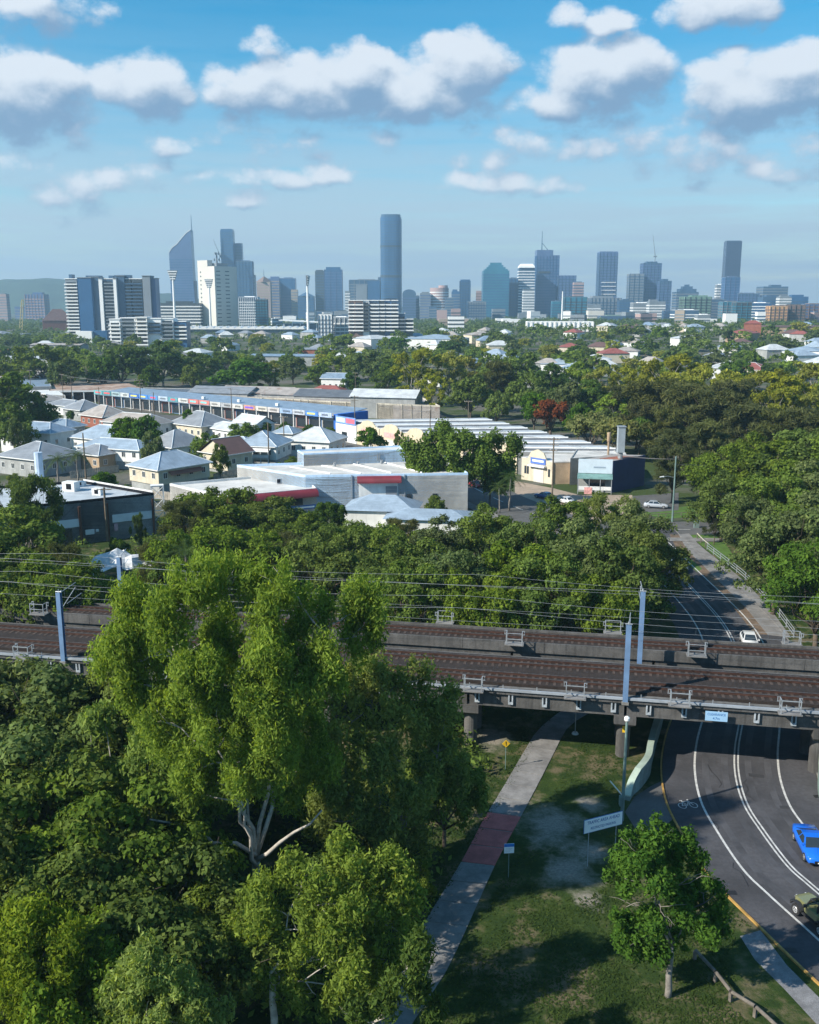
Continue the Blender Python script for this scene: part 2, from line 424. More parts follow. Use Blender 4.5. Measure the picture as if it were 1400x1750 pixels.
# ------------------------------------------------------------------ road under the viaducts
ASPH = mat('asphalt', (.062, .062, .070), .9, var=.32, scale=.22, fine=.35, bump=.35, bscale=14)
ASPH2 = mat('asphalt_worn', (.10, .10, .10), .9, var=.2, scale=.3, fine=.25)
GRAV = mat('grey_gravel', (.21, .21, .22), .95, var=.3, scale=1.2, fine=.5, bump=.6, bscale=12)
mid_px = [(1760, 1830), (1640, 1722), (1530, 1634), (1445, 1563), (1383, 1511), (1346, 1477), (1303, 1420), (1274, 1374), (1260, 1325), (1259, 1280), (1266, 1237), (1272, 1190), (1268, 1148), (1252, 1095), (1229, 1057),
          (1196, 1020), (1165, 988), (1140, 962), (1120, 940), (1103, 922), (1090, 905)]
CL = catmull([G(*p) for p in mid_px], 8)
LEFTE, RIGHTE = 3.55, 3.55     # white edge lines from the double centre line
def build_road():
    L = offset(CL, -6.3); Rr = offset(CL, 6.6)
    mb = MB(); strip(mb, L, Rr, .024)
    road = tag(mb.obj('road', ASPH, fix=False), kind='structure')
    mb = MB()
    for d in (-.16, .16): strip(mb, offset(CL, d - .07), offset(CL, d + .07), .032)
    mb.obj('centre_line', LINEP, road, fix=False)
    for d in (-LEFTE, RIGHTE):
        mb = MB(); strip(mb, offset(CL, d - .09), offset(CL, d + .09), .032); mb.obj('edge_line', LINEP, road, fix=False)
    # kerbs: real steps, the left one painted yellow
    for d, m_, nm in ((-6.42, YELP, 'yellow_kerb'), (6.72, CONC2, 'kerb')):
        a, b = offset(CL, d - .07), offset(CL, d + .07)
        if d < 0: a, b = a[:92], b[:92]
        mb = MB()
        for k in range(len(a) - 1):
            mb.loft([[(a[k].x, a[k].y, -.02), (b[k].x, b[k].y, -.02), (b[k].x, b[k].y, .13), (a[k].x, a[k].y, .13)],
                     [(a[k + 1].x, a[k + 1].y, -.02), (b[k + 1].x, b[k + 1].y, -.02), (b[k + 1].x, b[k + 1].y, .13), (a[k + 1].x, a[k + 1].y, .13)]], cap=False)
        o = mb.obj(nm, m_); tag(o, kind='structure')
    # orange-brown gutter line beside the barrier
    # bicycle symbol on the left shoulder
    c = G(1175, 1376); mb = MB()
    q1, q2 = G(1162, 1378), G(1190, 1376); ux = (q2 - q1).normalized(); uy = Vector((-ux.y, ux.x, 0))
    P = lambda x, y: Vector((c.x, c.y, 0)) + ux * x + uy * y
    def seg(a, b, w=.05):
        a, b = P(*a), P(*b); n = (b - a).normalized(); s = Vector((-n.y, n.x, 0)) * w
        mb.poly([(*(a + s).xy, .034), (*(a - s).xy, .034), (*(b - s).xy, .034), (*(b + s).xy, .034)])
    for cx in (-.48, .48):
        for k in range(14):
            t0, t1 = 2 * math.pi * k / 14, 2 * math.pi * (k + 1) / 14
            seg((cx + .30 * math.cos(t0), -.1 + .42 * math.sin(t0)), (cx + .30 * math.cos(t1), -.1 + .42 * math.sin(t1)), .035)
    for a, b in (((-.48, -.1), (-.22, .55)), ((-.22, .55), (.3, .55)), ((.3, .55), (-.02, -.1)), ((-.02, -.1), (-.22, .55)), ((-.48, -.1), (-.02, -.1)), ((.48, -.1), (.26, .8)), ((.26, .8), (.42, .86)), ((-.22, .55), (-.26, .74)), ((-.38, .74), (-.14, .74))):
        seg(a, b, .035)
    mb.obj('bicycle_symbol', LINEP, road, fix=False)
    # gravel verge beside the near kerb
    gp = [G(1265, 1600), G(1300, 1590), G(1345, 1650), G(1400, 1705), G(1440, 1750), G(1400, 1755), G(1340, 1690), G(1290, 1640)]
    mb = MB(); mb.poly([(p.x, p.y, .012) for p in gp]); tag(mb.obj('gravel_verge', GRAV, fix=False), kind='structure')
    # worn bitumen apron in front of the barrier
    ap = [G(1068, 1388), G(1085, 1362), G(1110, 1345), G(1140, 1330), G(1150, 1400), G(1128, 1420), G(1085, 1415)]
    mb = MB(); mb.poly([(p.x, p.y, .014) for p in ap]); tag(mb.obj('bitumen_apron', ASPH2, fix=False), kind='structure')
build_road()
def road_wear():
    rng = random.Random(8); DP = mat('asphalt_patch', (.036, .036, .040), .9, var=.2, scale=1.0, fine=.3); TAR = mat('crack_sealant', (.018, .018, .02), .6, var=.1)
    n = len(CL)
    for k in range(7):
        i = rng.randint(6, n - 20); o = rng.choice([-5.2, -2.6, 1.6, 3.0, 4.8]); w = rng.uniform(.6, 1.3); j = i + rng.randint(1, 3)
        mb = MB(); strip(mb, offset(CL, o - w / 2)[i:j + 1], offset(CL, o + w / 2)[i:j + 1], .0285); tag(mb.obj('asphalt_patch', DP, fix=False), kind='structure')
    for k in range(12):
        i = rng.randint(4, n - 20); L_ = []; o = rng.uniform(-5.5, 5.5)
        for j in range(7): p = offset(CL, o)[i + j]; L_.append(p); o += rng.uniform(-.35, .35)
        mb = MB(); strip(mb, offset(L_, -.03), offset(L_, .03), .0295); tag(mb.obj('crack_seal', TAR, fix=False), kind='structure')
    POL = mat('polished_asphalt', (.067, .067, .075), .75, var=.3, scale=.4, fine=.2)
    for o in (-2.65, -1.0, 1.0, 2.65):
        mb = MB(); strip(mb, offset(CL, o - .28), offset(CL, o + .28), .027); tag(mb.obj('wheel_path', POL, fix=False), kind='structure')
    for i, o in ((20, -5.9), (34, -5.9), (60, 6.2), (30, .9)):
        p = offset(CL, o)[i]; MB_ = MB().bb(-.35, .35, -.25, .25, .02, .031); d = MB_.obj('drain_grate', TAR, None, (p.x, p.y, 0)); tag(d, kind='structure')
road_wear()

# footpath of cast slabs, one stretch coated red
def build_path():
    lp = [(600, 1810), (639, 1750), (682, 1665), (725, 1579), (789, 1473), (825, 1404), (862, 1343), (897, 1283), (920, 1248), (960, 1215), (1010, 1185), (1060, 1165)]
    rp = [(672, 1810), (708, 1743), (742, 1692), (775, 1636), (846, 1479), (886, 1404), (920, 1340), (949, 1283), (971, 1243), (1008, 1218), (1050, 1194), (1095, 1172)]
    L = catmull([G(*p) for p in lp], 8); Rr = catmull([G(*p) for p in rp], 8)
    mb = MB(); strip(mb, L, Rr, .012)
    path = tag(mb.obj('footpath', CONC, fix=False), kind='structure')
    # arc length along the left edge; one slab every 2.4 m
    def at(line, s):
        acc = 0
        for a, b in zip(line, line[1:]):
            l = (b - a).length
            if acc + l >= s: return a.lerp(b, (s - acc) / l)
            acc += l
        return line[-1]
    nL = sum((b - a).length for a, b in zip(L, L[1:])); nR = sum((b - a).length for a, b in zip(Rr, Rr[1:]))
    n = int(nL / 2.5); rng = random.Random(3)
    y0, y1 = G(830, 1477).y, G(855, 1400).y
    for k in range(n):
        s0, s1 = k / n + .0012, (k + 1) / n - .0012
        q = [at(L, nL * s0), at(Rr, nR * s0), at(Rr, nR * s1), at(L, nL * s1)]
        cy = sum(p.y for p in q) / 4; red = y0 < cy < y1
        mb = MB(); mb.prism([(p.x, p.y) for p in q], .0, .055 + rng.uniform(-.008, .008))
        o = mb.obj('slab', REDC if red else CONC2, path)
        if red: o['label'] = 'red coated slab'
build_path()

# ------------------------------------------------------------------ railway viaducts
VO = G(700, 1166, 6.5); VA = G(1400, 1218, 6.5) - G(0, 1117, 6.5); VANG = math.atan2(VA.y, VA.x)
def vloc(px, py, z=0):        # photo pixel at height z -> viaduct coordinates
    p = G(px, py, z) - VO; c, s = math.cos(-VANG), math.sin(-VANG)
    return Vector((p.x * c - p.y * s, p.x * s + p.y * c, z))
def vworld(x, y, z):
    c, s = math.cos(VANG), math.sin(VANG); return Vector((VO.x + x * c - y * s, VO.y + x * s + y * c, z))
X0, X1 = -95, 85

def cage_mesh():
    mb = MB(); w, d, h = 1.55, .75, 1.15
    for x in (-w / 2, w / 2):
        for y in (0, -d): mb.box((x, y, h / 2), (.07, .07, h))
    for z in (.55, h):
        mb.box((0, -d, z), (w + .07, .06, .06))
        for x in (-w / 2, w / 2): mb.box((x, -d / 2, z), (.06, d, .06))
    for x in (-w / 2 - .2, w / 2 + .2):
        mb.box((x, 0, h - .15), (.05, .05, .4)); mb.box((x * .9, 0, h + .03), (.3, .05, .05)); mb.box((x * .9, 0, h - .34), (.3, .05, .05))
    return mb.mesh('refuge_rail', GALV)

def viaduct(name, label, y0, y1, zdeck, piers, cages_near, cages_far, parapet):
    v = top(name, label, 'railway viaduct', (VO.x, VO.y, 0), VANG)
    w = y1 - y0
    MB().bb(X0, X1, y0, y1, zdeck - .35, zdeck).obj('deck', DARKC, v)
    # girders with visible joints between spans
    spans = sorted([X0] + piers + [X1])
    for a, b in zip(spans, spans[1:]):
        for yy in (y0 + .35, y1 - .35):
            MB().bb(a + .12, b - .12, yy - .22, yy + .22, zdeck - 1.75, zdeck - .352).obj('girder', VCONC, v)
        for k in range(1, 4):
            yy = y0 + w * k / 4
            MB().bb(a + .12, b - .12, yy - .18, yy + .18, zdeck - 1.6, zdeck - .352).obj('girder', DARKC, v)
    # ballast bed, kept in by edge upstands
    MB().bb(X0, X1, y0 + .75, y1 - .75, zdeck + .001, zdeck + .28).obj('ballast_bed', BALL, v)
    if parapet:
        n = int((X1 - X0) / 8.2)
        for k in range(n):
            a = X0 + k * 8.2
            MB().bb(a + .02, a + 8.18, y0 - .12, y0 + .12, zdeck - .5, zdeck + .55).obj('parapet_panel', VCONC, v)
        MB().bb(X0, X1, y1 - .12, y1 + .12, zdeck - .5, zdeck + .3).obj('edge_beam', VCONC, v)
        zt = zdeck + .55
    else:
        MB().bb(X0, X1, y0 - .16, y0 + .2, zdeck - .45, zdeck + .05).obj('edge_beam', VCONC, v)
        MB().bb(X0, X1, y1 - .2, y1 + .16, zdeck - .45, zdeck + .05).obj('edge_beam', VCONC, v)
        mb = MB().bb(X0, X1, y0 - .34, y0 - .165, zdeck - .09, zdeck + .13)
        mb.obj('cable_duct', mat('pale_duct', (.29, .32, .36), .6, var=.15, scale=1), v)
        n = int((X1 - X0) / 3.0); ms = MB().bb(-.03, .03, -.03, .03, 0, .38).mesh('duct_post', GALV)
        for k in range(n): put('duct_post', ms, v, (X0 + 1.5 + k * 3.0, y0 - .1, zdeck + .05))
        mbk = MB(); mbk.bb(-.22, -.1, -.2, 0, -.75, 0); mbk.bb(.1, .22, -.2, 0, -.75, 0); mbk.bb(-.22, .22, -.21, -.002, -.95, -.752)
        ms = mbk.mesh('drain_bracket', mat('pale_bracket', (.36, .40, .44), .7, var=.25, scale=2))
        for k in range(n): put('drain_bracket', ms, v, (X0 + 2.2 + k * 3.0, y0 + .128, zdeck - .46))
        zt = zdeck
    cm = cage_mesh(); pm = MB().bb(-.95, .95, -.85, .1, -.1, 0).mesh('refuge_platform', CONC2)
    for x in cages_near:
        c = put('refuge_platform', pm, v, (x, y0 - .3, zt + .02)); put('refuge_rail', cm, c, (0, 0, 0))
    for x in cages_far:
        c = put('refuge_platform', pm, v, (x, y1 + .3, zdeck + .32), math.pi); put('refuge_rail', cm, c, (0, 0, 0))
    for x in piers:
        ym = (y0 + y1) / 2; h = zdeck - 1.75
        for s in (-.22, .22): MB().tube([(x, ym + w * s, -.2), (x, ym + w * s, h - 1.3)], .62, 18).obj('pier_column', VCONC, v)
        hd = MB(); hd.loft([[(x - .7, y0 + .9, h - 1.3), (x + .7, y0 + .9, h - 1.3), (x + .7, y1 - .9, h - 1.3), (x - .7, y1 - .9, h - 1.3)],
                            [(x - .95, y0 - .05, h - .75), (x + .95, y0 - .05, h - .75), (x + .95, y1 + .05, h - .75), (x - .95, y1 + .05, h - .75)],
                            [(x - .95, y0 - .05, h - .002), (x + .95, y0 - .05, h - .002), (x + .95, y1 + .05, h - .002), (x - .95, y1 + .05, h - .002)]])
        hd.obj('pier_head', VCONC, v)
    return v

px_pier = [vloc(1072, 1215, 6.5).x, vloc(800, 1174, 6.5).x, vloc(1415, 1218, 6.5).x]
PF = sorted(px_pier + [px_pier[1] - 13.5 * k for k in range(1, 5)] + [px_pier[2] + 13.5 * k for k in range(1, 3)])
PR = [p + 3.0 for p in PF]
nearc = [vloc(x, y, 6.5).x for x, y in ((45, 1120), (810, 1175), (983, 1188), (1161, 1201), (1348, 1214))] + [vloc(1540, 1228, 6.5).x]
rearc = [vloc(x, y, 7).x for x, y in ((76, 1044), (881, 1092), (1188, 1112))]
rearf = [vloc(x, y, 6.5).x for x, y in ((762, 1065), (1047, 1083), (1352, 1103))]
viaduct('railway_viaduct', 'nearer concrete railway viaduct with a pale cable duct along its edge', 0, 8.3, 6.5, PF, nearc, [], False)
viaduct('railway_viaduct', 'farther concrete railway viaduct with a grey parapet wall behind the other', 11.2, 15.8, 6.5, PR, rearc, rearf, True)

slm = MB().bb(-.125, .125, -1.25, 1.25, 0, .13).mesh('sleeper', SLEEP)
def track(y, label):
    t = top('railway_track', label, 'railway track', (*vworld(0, y, 6.78).xy, 6.78), VANG, 'tracks on the viaducts')
    x = -86.0; n = 0
    while x < 78 and n < 252:
        put('sleeper', slm, t, (x, random.uniform(-.04, .04), -.105 + random.uniform(-.015, .012))); x += .66; n += 1
    for s in (-.535, .535):
        mb = MB(); mb.bb(X0, X1, s - .075, s + .075, .028, .1); mb.bb(X0, X1, s - .02, s + .02, .1, .2)
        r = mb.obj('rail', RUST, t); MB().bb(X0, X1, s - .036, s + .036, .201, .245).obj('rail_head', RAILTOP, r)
track(2.25, 'rusty track along the near edge of the nearer viaduct')
track(6.05, 'rusty track along the far side of the nearer viaduct')
track(13.55, 'single rusty track on the farther viaduct')

# overhead line masts
def mast(name, label, px, pybase, ztop, y, arm, zb=6.3):
    x = vloc(px, pybase, 6.5).x
    p = vworld(x, y, zb); m = top(name, label, 'overhead line mast', p, VANG, 'railway overhead line masts'); h = ztop - zb
    mb = MB(); mb.bb(-.22, .22, -.2, -.165, 0, h); mb.bb(-.22, .22, .165, .2, 0, h); mb.bb(-.05, .05, -.164, .164, 0, h)
    mb.obj('post', BLUEST, m)
    MB().bb(-.3, .3, -.3, .3, -.25, -.001).obj('base_plate', CONC, m)
    mb = MB()
    if arm:
        mb.tube([(0, 0, h - .15), (.5 * arm, 2.3, h + .35)], .035, 6); mb.tube([(0, 0, h - 1.9), (.5 * arm, 2.2, h - .1)], .035, 6); mb.tube([(.25 * arm, .9, h - 1.4), (.7 * arm, 2.9, h - .9)], .03, 6)
        for q in ((0, .3, h - .02), (0, .3, h - 1.65)): mb.tube([(q[0], q[1] - .25, q[2] - .05), (q[0], q[1] + .2, q[2] + .03)], .07, 8)
    mb.obj('cantilever', GALV, m)
    mb = MB(); mb.tube([(0, 0, h), (0, 0, h + .3)], .05, 6); mb.tube([(-.3, 0, h + .05), (.3, 0, h + .05)], .06, 6); mb.obj('insulator', GALV, m)
    return x
mast('overhead_line_mast', 'blue steel mast left of the big gum tree on the nearer viaduct', 110, 1125, 13.2, -.3, 1)
mast('overhead_line_mast', 'blue steel mast by the left edge of the tallest gum before the torn tarp', 208, 1062, 13.6, 11.5, -.6, .0)
mast('overhead_line_mast', 'front one of the two blue steel masts standing over the road underpass', 1070, 1212, 13.3, -.3, .4)
mast('overhead_line_mast', 'rear one of the two blue steel masts standing over the road underpass', 1094, 1142, 13.6, 8.9, -.3, 5.6)

def wires():
    WIRE = mat('overhead_wire', (.30, .33, .36), .6, .2, var=0)
    for y, tag_ in ((2.25, 'near track of the nearer viaduct'), (6.05, 'far track of the nearer viaduct'), (13.55, 'track of the farther viaduct')):
        w = top('overhead_wires', 'overhead contact and carrier wires above the ' + tag_, 'overhead wires', vworld(0, y, 6.78), VANG, 'railway overhead wires')
        cz, mz = 5.1, 6.4
        MB().tube([(X0, 0, cz), (X1, 0, cz)], .009, 4).obj('contact_wire', WIRE, w)
        pts = []; x = X0
        while x <= X1:
            t = ((x + 41) / 46.0) % 1.0; pts.append((x, 0, mz - .9 * 4 * t * (1 - t) * .8)); x += 3
        mb = MB().tube(pts, .011, 4)
        mb.obj('carrier_wire', WIRE, w)
        mb = MB()
        for k in range(2, len(pts), 2): mb.tube([(pts[k][0], 0, cz), pts[k]], .008, 3)
        d = mb.obj('dropper_wires', WIRE, w); d['kind'] = 'stuff'
    w = top('feeder_wire', 'high feeder wire strung along the masts of the nearer viaduct', 'overhead wires', vworld(0, 9.2, 13.4), VANG)
    MB().tube([(X0, 0, 0), (-41, 0, .1), (-15, 0, -.5), (20, 0, .1), (55, 0, -.5), (X1, 0, .1)], .013, 4).obj('wire', WIRE, w)
wires()

# ------------------------------------------------------------------ things under and before the viaduct
def barrier(px, label):
    pts = [G(x, y) for x, y in px]
    line = catmull(pts, 5); a, b = offset(line, -.22), offset(line, .22); mb = MB()
    prof = lambda k: [(b[k].x, b[k].y, 0), (b[k].x, b[k].y, 1.35), (a[k].x, a[k].y, 1.35), (a[k].x, a[k].y, 0)]
    n = len(a); rings = []
    for k in range(n):
        h = .35 + 1.45 * min(1, k / (n * .25)); r = prof(k); r[1] = (*r[1][:2], h); r[2] = (*r[2][:2], h); rings.append(r)
    mb.loft(rings)
    t = top('concrete_barrier', label, 'barrier')
    mb.obj('wall', GREENC, t)
    cp = MB(); rr = []
    for k in range(n):
        h = .35 + 1.45 * min(1, k / (n * .25)) + .002
        aa, bb_ = offset(line, -.28)[k], offset(line, .28)[k]
        rr.append([(bb_.x, bb_.y, h), (bb_.x, bb_.y, h + .12), (aa.x, aa.y, h + .12), (aa.x, aa.y, h)])
    cp.loft(rr).obj('coping', mat('barrier_coping', (.30, .37, .31), .8, var=.2), t)
barrier(((1072, 1368), (1078, 1358), (1092, 1345), (1106, 1325), (1110, 1305), (1116, 1280), (1126, 1245), (1133, 1215)), 'pale green curved concrete barrier wall between grass and road underpass')
barrier(((1412, 1378), (1405, 1366), (1402, 1345), (1403, 1320), (1406, 1290), (1410, 1255), (1412, 1225)), 'pale green concrete barrier at the right edge under the viaduct')

def sign_on_posts(name, label, c, w, h, zb, posts, face, ang, cat='sign', framemat=None, postm=GALV):
    t = top(name, label, cat, (c.x, c.y, 0), ang)
    for x in posts: MB().tube([(x, .05, 0), (x, .05, zb + h * .9)], .035, 8).obj('post', postm, t)
    if framemat: MB().bb(-w / 2 - .04, w / 2 + .04, -.006, .02, zb - .04, zb + h + .04).obj('edge_band', framemat, t)
    p = MB().bb(-w / 2, w / 2, -.025, -.008 if framemat else .01, zb, zb + h).obj('panel', face, t)
    return t, p

c1 = G(1010, 1481); c2 = G(1062, 1468)
ca = (c1 + c2) / 2; dd = c2 - c1
sang = math.atan2(dd.y, dd.x) + .0
t, p = sign_on_posts('traffic_sign', 'wide white sign on two posts warning of restricted parking beside the small tree', ca + Vector((-.35, 0, 0)), 3.3, 1.02, 2.75, (-1.2, 1.2), SIGNW, .42, framemat=SIGNB)
text_obj('lettering', 'TRAFFIC AREA AHEAD', .36, SIGNB, t, (0, -.03, 3.5), (R(90), 0, 0), sx=.78)
text_obj('lettering', 'RESTRICTED PARKING', .28, SIGNB, t, (0, -.03, 3.03), (R(90), 0, 0), sx=.78)

cs = vworld(vloc(1226, 1222, 5.9).x, -.42, 0)
t = top('clearance_sign', 'blue clearance sign fixed to the viaduct edge above the road', 'sign', (cs.x, cs.y, 5.15), VANG)
MB().bb(-.92, .92, -.03, .02, 0, .86).obj('panel', mat('sign_pale_blue', (.30, .50, .72), .5, var=.04), t)
MB().bb(-.3, .3, .021, .3, .3, .4).obj('bracket', GALV, t)
text_obj('lettering', 'CLEARANCE', .30, SIGNB, t, (0, -.036, .60), (R(90), 0, 0), sx=.9)
text_obj('lettering', '4.7m', .30, SIGNB, t, (0, -.036, .24), (R(90), 0, 0))

t, p = sign_on_posts('path_sign', 'small white sign with a blue header beside the red slabs', G(869, 1500), .72, .74, 1.95, (0,), SIGNW, .1, framemat=None, postm=GREENP)
MB().bb(-.36, .36, -.031, -.026, 2.45, 2.69).obj('header_band', mat('sign_mid_blue', (.03, .20, .62), .5, var=.03), t)
mb = MB()
for k in range(3): mb.bb(-.26, .26 - .1 * k, -.029, -.026, 2.30 - .1 * k, 2.325 - .1 * k)
mb.obj('text_lines', mat('sign_grey', (.45, .5, .56), .5, var=0), t)

q = G(864, 1315)
t = top('warning_sign', 'yellow diamond sign on a thin post left of the footpath', 'sign', q, .1)
MB().tube([(0, .04, 0), (0, .04, 2.6)], .03, 8).obj('post', GREENP, t)
MB().prism([(0, -.36), (.36, 0), (0, .36), (-.36, 0)], -.012, .012).obj('panel', YELS, t, (0, 0, 2.45)).rotation_euler = (R(90), 0, 0)
MB().prism([(0, -.2), (.05, -.2), (.05, .2), (-.05, .2)], .013, .016).obj('symbol', BLK, t, (0, 0, 2.45)).rotation_euler = (R(90), 0, 0)

q = G(983, 1254)
t = top('path_lamp', 'thin grey lamp post with white footing beside the footpath under the viaduct', 'lamp post', q)
MB().tube([(0, 0, .15), (0, 0, 3.3)], .05, 8).obj('post', GALV, t)
MB().tube([(0, 0, 0), (0, 0, .15)], [.34, .26], 12).obj('footing', WHITEP, t)
MB().tube([(0, 0, 3.3), (0, 0, 3.42), (0, 0, 3.5)], [.1, .2, .12], 10).obj('lamp_head', GALV, t)

q = G(1063, 1402)
t = top('street_pole', 'tall grey green pole with white cap before the front mast', 'pole', q)
MB().tube([(0, 0, 0), (0, 0, 3), (0, 0, 8.4)], [.16, .13, .10], 12).obj('post', GREENP, t)
MB().tube([(0, 0, 8.4), (0, 0, 8.55), (0, 0, 8.75), (0, 0, 8.85)], [.11, .22, .22, .1], 12).obj('cap', WHITEP, t)
MB().tube([(0, 0, 2.1), (-1.05, .2, 3.3)], .05, 8).obj('brace_arm', WHITEP, t)
MB().bb(-.28, -.1, -.2, .2, 1.3, 2.1).obj('control_box', GREENP, t)
q = vworld(px_pier[0], 1.6, 0)
t = top('hazard_marker', 'small yellow hazard plate on the pier beside the underpass', 'sign', vworld(px_pier[0] + .1, 1.5, 2.6), VANG)
MB().bb(-.22, .22, -.08, -.03, 0, .75).obj('plate', YELS, t); MB().bb(-.05, .05, -.031, .1, .2, .5).obj('bracket', GALV, t)

# low log rail along the grass
def log_rail():
    ps = [G(x, y) for x, y in ((1187, 1640), (1222, 1678), (1248, 1712), (1290, 1738), (1330, 1775), (1370, 1812))]
    t = top('log_rail', 'low grey timber rail fence between the small tree and the gravel verge', 'fence')
    for p in ps: MB().box((p.x, p.y, .3), (.18, .18, .6), .6).obj('post', WOODG, t)
    for a, b in zip(ps, ps[1:]):
        d = (b - a).normalized() * .06
        MB().tube([(a.x + d.x, a.y + d.y, .69), (b.x - d.x, b.y - d.y, .69)], .11, 8).obj('rail', WOODG, t)
log_rail()
# ------------------------------------------------------------------ trees
def leaves(cl, n_per, size, aspect, rng, outward=.8, droop=0.0, up=.25, shell=.45, jit=.55, low=.35):
    """leaf-sized faces spread through the outer volume of ellipsoid clumps (x,y,z,rx,rz)"""
    cl = np.asarray(cl, float); M = len(cl)
    area = cl[:, 3] ** 2; cnt = np.maximum(6, (n_per * area / area.mean()).astype(int))
    idx = np.repeat(np.arange(M), cnt); n = len(idx)
    d = rng.normal(size=(n, 3)); d /= np.linalg.norm(d, axis=1)[:, None]
    flip = (d[:, 2] < -.1) & (rng.random(n) > low); d[flip, 2] *= -1
    rr = 1 - shell * rng.random(n) ** 1.6 + .10 * rng.normal(size=n)
    lump = 1 + .16 * np.sin(d[:, 0] * 5 + idx) * np.sin(d[:, 1] * 5 + 2 * idx) * np.cos(d[:, 2] * 4 + idx)
    rr *= lump
    p = cl[idx, :3] + d * rr[:, None] * cl[idx][:, [3, 3, 4]]
    nr = d * outward * (1.5 if not droop else 1.0) + rng.normal(size=(n, 3)) * jit + np.array([0, 0, up]); nr /= np.linalg.norm(nr, axis=1)[:, None]
    t = np.cross(nr, rng.normal(size=(n, 3))); t /= np.linalg.norm(t, axis=1)[:, None] + 1e-9
    if droop:
        t = t * (1 - droop) + np.array([0, 0, -1.0]) * droop; t /= np.linalg.norm(t, axis=1)[:, None]
    b = np.cross(nr, t); b /= np.linalg.norm(b, axis=1)[:, None] + 1e-9
    L = (size * (.42 + 1.25 * rng.random(n) ** 1.4))[:, None]; W = L * aspect
    V = np.stack([p - t * L / 2, p + b * W / 2 - t * L * .05, p + t * L / 2, p - b * W / 2 - t * L * .05], 1).reshape(-1, 3)
    return V, np.arange(n * 4).reshape(n, 4)

def limb(mb, a, b, r0, r1, rng, wob=.12, n=5, sag=0.0, sides=6):
    a, b = Vector(a), Vector(b); L = (b - a).length; pts, rad = [], []
    for k in range(n):
        t = k / (n - 1); p = a.lerp(b, t)
        if 0 < k < n - 1: p += Vector(rng.normal(size=3)) * wob * L * .25
        p.z += math.sin(t * math.pi) * sag * L
        pts.append(p); rad.append(r0 * (1 - t) + r1 * t)
    mb.tube(pts, rad, sides); return pts

def lobes_dome(rng, n, rx, rz, zc, lr, k, sub, low=-.25, irregular=.18):
    """lobes over a dome, each broken into sub-clumps"""
    L, C = [], []
    for i in range(n):
        z = 1 - (i + .5) / n * (1 - low); th = i * 2.39996 + rng.random() * .6; s = math.sqrt(max(0, 1 - z * z))
        f = 1 + irregular * rng.normal()
        c = np.array([s * math.cos(th) * rx * f, s * math.sin(th) * rx * f, zc + z * rz * f]); r = lr * (1 + .25 * rng.normal())
        r = max(r, lr * .5); L.append((*c, r))
        for j in range(k):
            e = rng.normal(size=3); e /= np.linalg.norm(e); e[2] = abs(e[2]) * .9 if rng.random() < .75 else e[2]
            q = c + e * r * .75; sr = sub * (.7 + .6 * rng.random()); C.append((*q, sr, sr * .85))
    return L, C

LEAF = {
    'gum': leafmat('gum_leaves', (.075, .125, .024), (.34, .44, .085), .52),
    'gumY': leafmat('yellow_gum_leaves', (.075, .125, .016), (.27, .36, .05), .5),
    'gumD': leafmat('dull_gum_leaves', (.034, .070, .018), (.135, .21, .050), .45),
    'fig': leafmat('fig_leaves', (.034, .066, .012), (.19, .265, .045), .38),
    'figG': leafmat('grey_green_leaves', (.034, .062, .018), (.18, .24, .075), .36),
    'bright': leafmat('bright_leaves', (.022, .066, .010), (.115, .205, .024), .40),
    'oak': leafmat('she_oak_needles', (.038, .050, .022), (.125, .14, .058), .38),
    'brown': leafmat('brownish_leaves', (.046, .058, .020), (.15, .165, .055), .38),
    'pale': leafmat('pale_leaves', (.10, .13, .035), (.30, .31, .11), .45),
    'gold': leafmat('golden_gum_leaves', (.11, .135, .018), (.42, .43, .06), .5),
    'red': leafmat('red_leaves', (.10, .035, .018), (.22, .085, .035), .4),
    'palm': leafmat('palm_fronds', (.032, .062, .018), (.100, .155, .045), .35),
}
BARKP = mat('pale_gum_bark', (.40, .37, .33), .8, var=.3, scale=2.5, fine=.15)
BARK = mat('brown_bark', (.11, .085, .065), .9, var=.35, scale=3, fine=.3)
BARKG = mat('grey_bark', (.22, .20, .18), .9, var=.35, scale=3, fine=.3)

PROTO = {}
def proto(key, leafkey, seed, n=14, rx=5, rz=4, zc=7, lr=2.2, k=8, sub=1.1, per=130, size=.42, asp=.6, droop=0, bark=BARK, r0=.35, fork=.35, low=-.25, jit=.55, shell=.45, limbs=True, irr=.18, up=.25, merge=None):
    """a tree of one kind: (trunk mesh, crown mesh, height, width)"""
    rng = np.random.default_rng(seed)
    L, C = lobes_dome(rng, n, rx, rz, zc, lr, k, sub, low, irr)
    V, F = leaves(C, per, size, asp, rng, droop=droop, jit=jit, shell=shell, up=up)
    V[:, 2] = np.maximum(V[:, 2], .25)
    crown = np_mesh(key + '_crown', V, F, LEAF[leafkey])
    mb = MB(); zf = zc * fork
    base = limb(mb, (0, 0, -.4), (rng.normal() * .2, rng.normal() * .2, zf), r0, r0 * .75, rng, .05, 4, sides=8)
    if limbs:
        for (x, y, z, r) in L[:14]:
            p = limb(mb, base[-1], (x * .85, y * .85, z - r * .2), r0 * .42, r0 * .08, rng, .22, 5, .06)
            limb(mb, p[2], Vector((x, y, z)) + Vector(rng.normal(size=3)) * r * .6, r0 * .16, r0 * .05, rng, .2, 4)
    trunk = mb.mesh(key + '_trunk', bark, True)
    PROTO[key] = (trunk, crown, float(np.percentile(V[:, 2], 99.5)), float(np.percentile(np.abs(V[:, 0]), 98)) * 2)

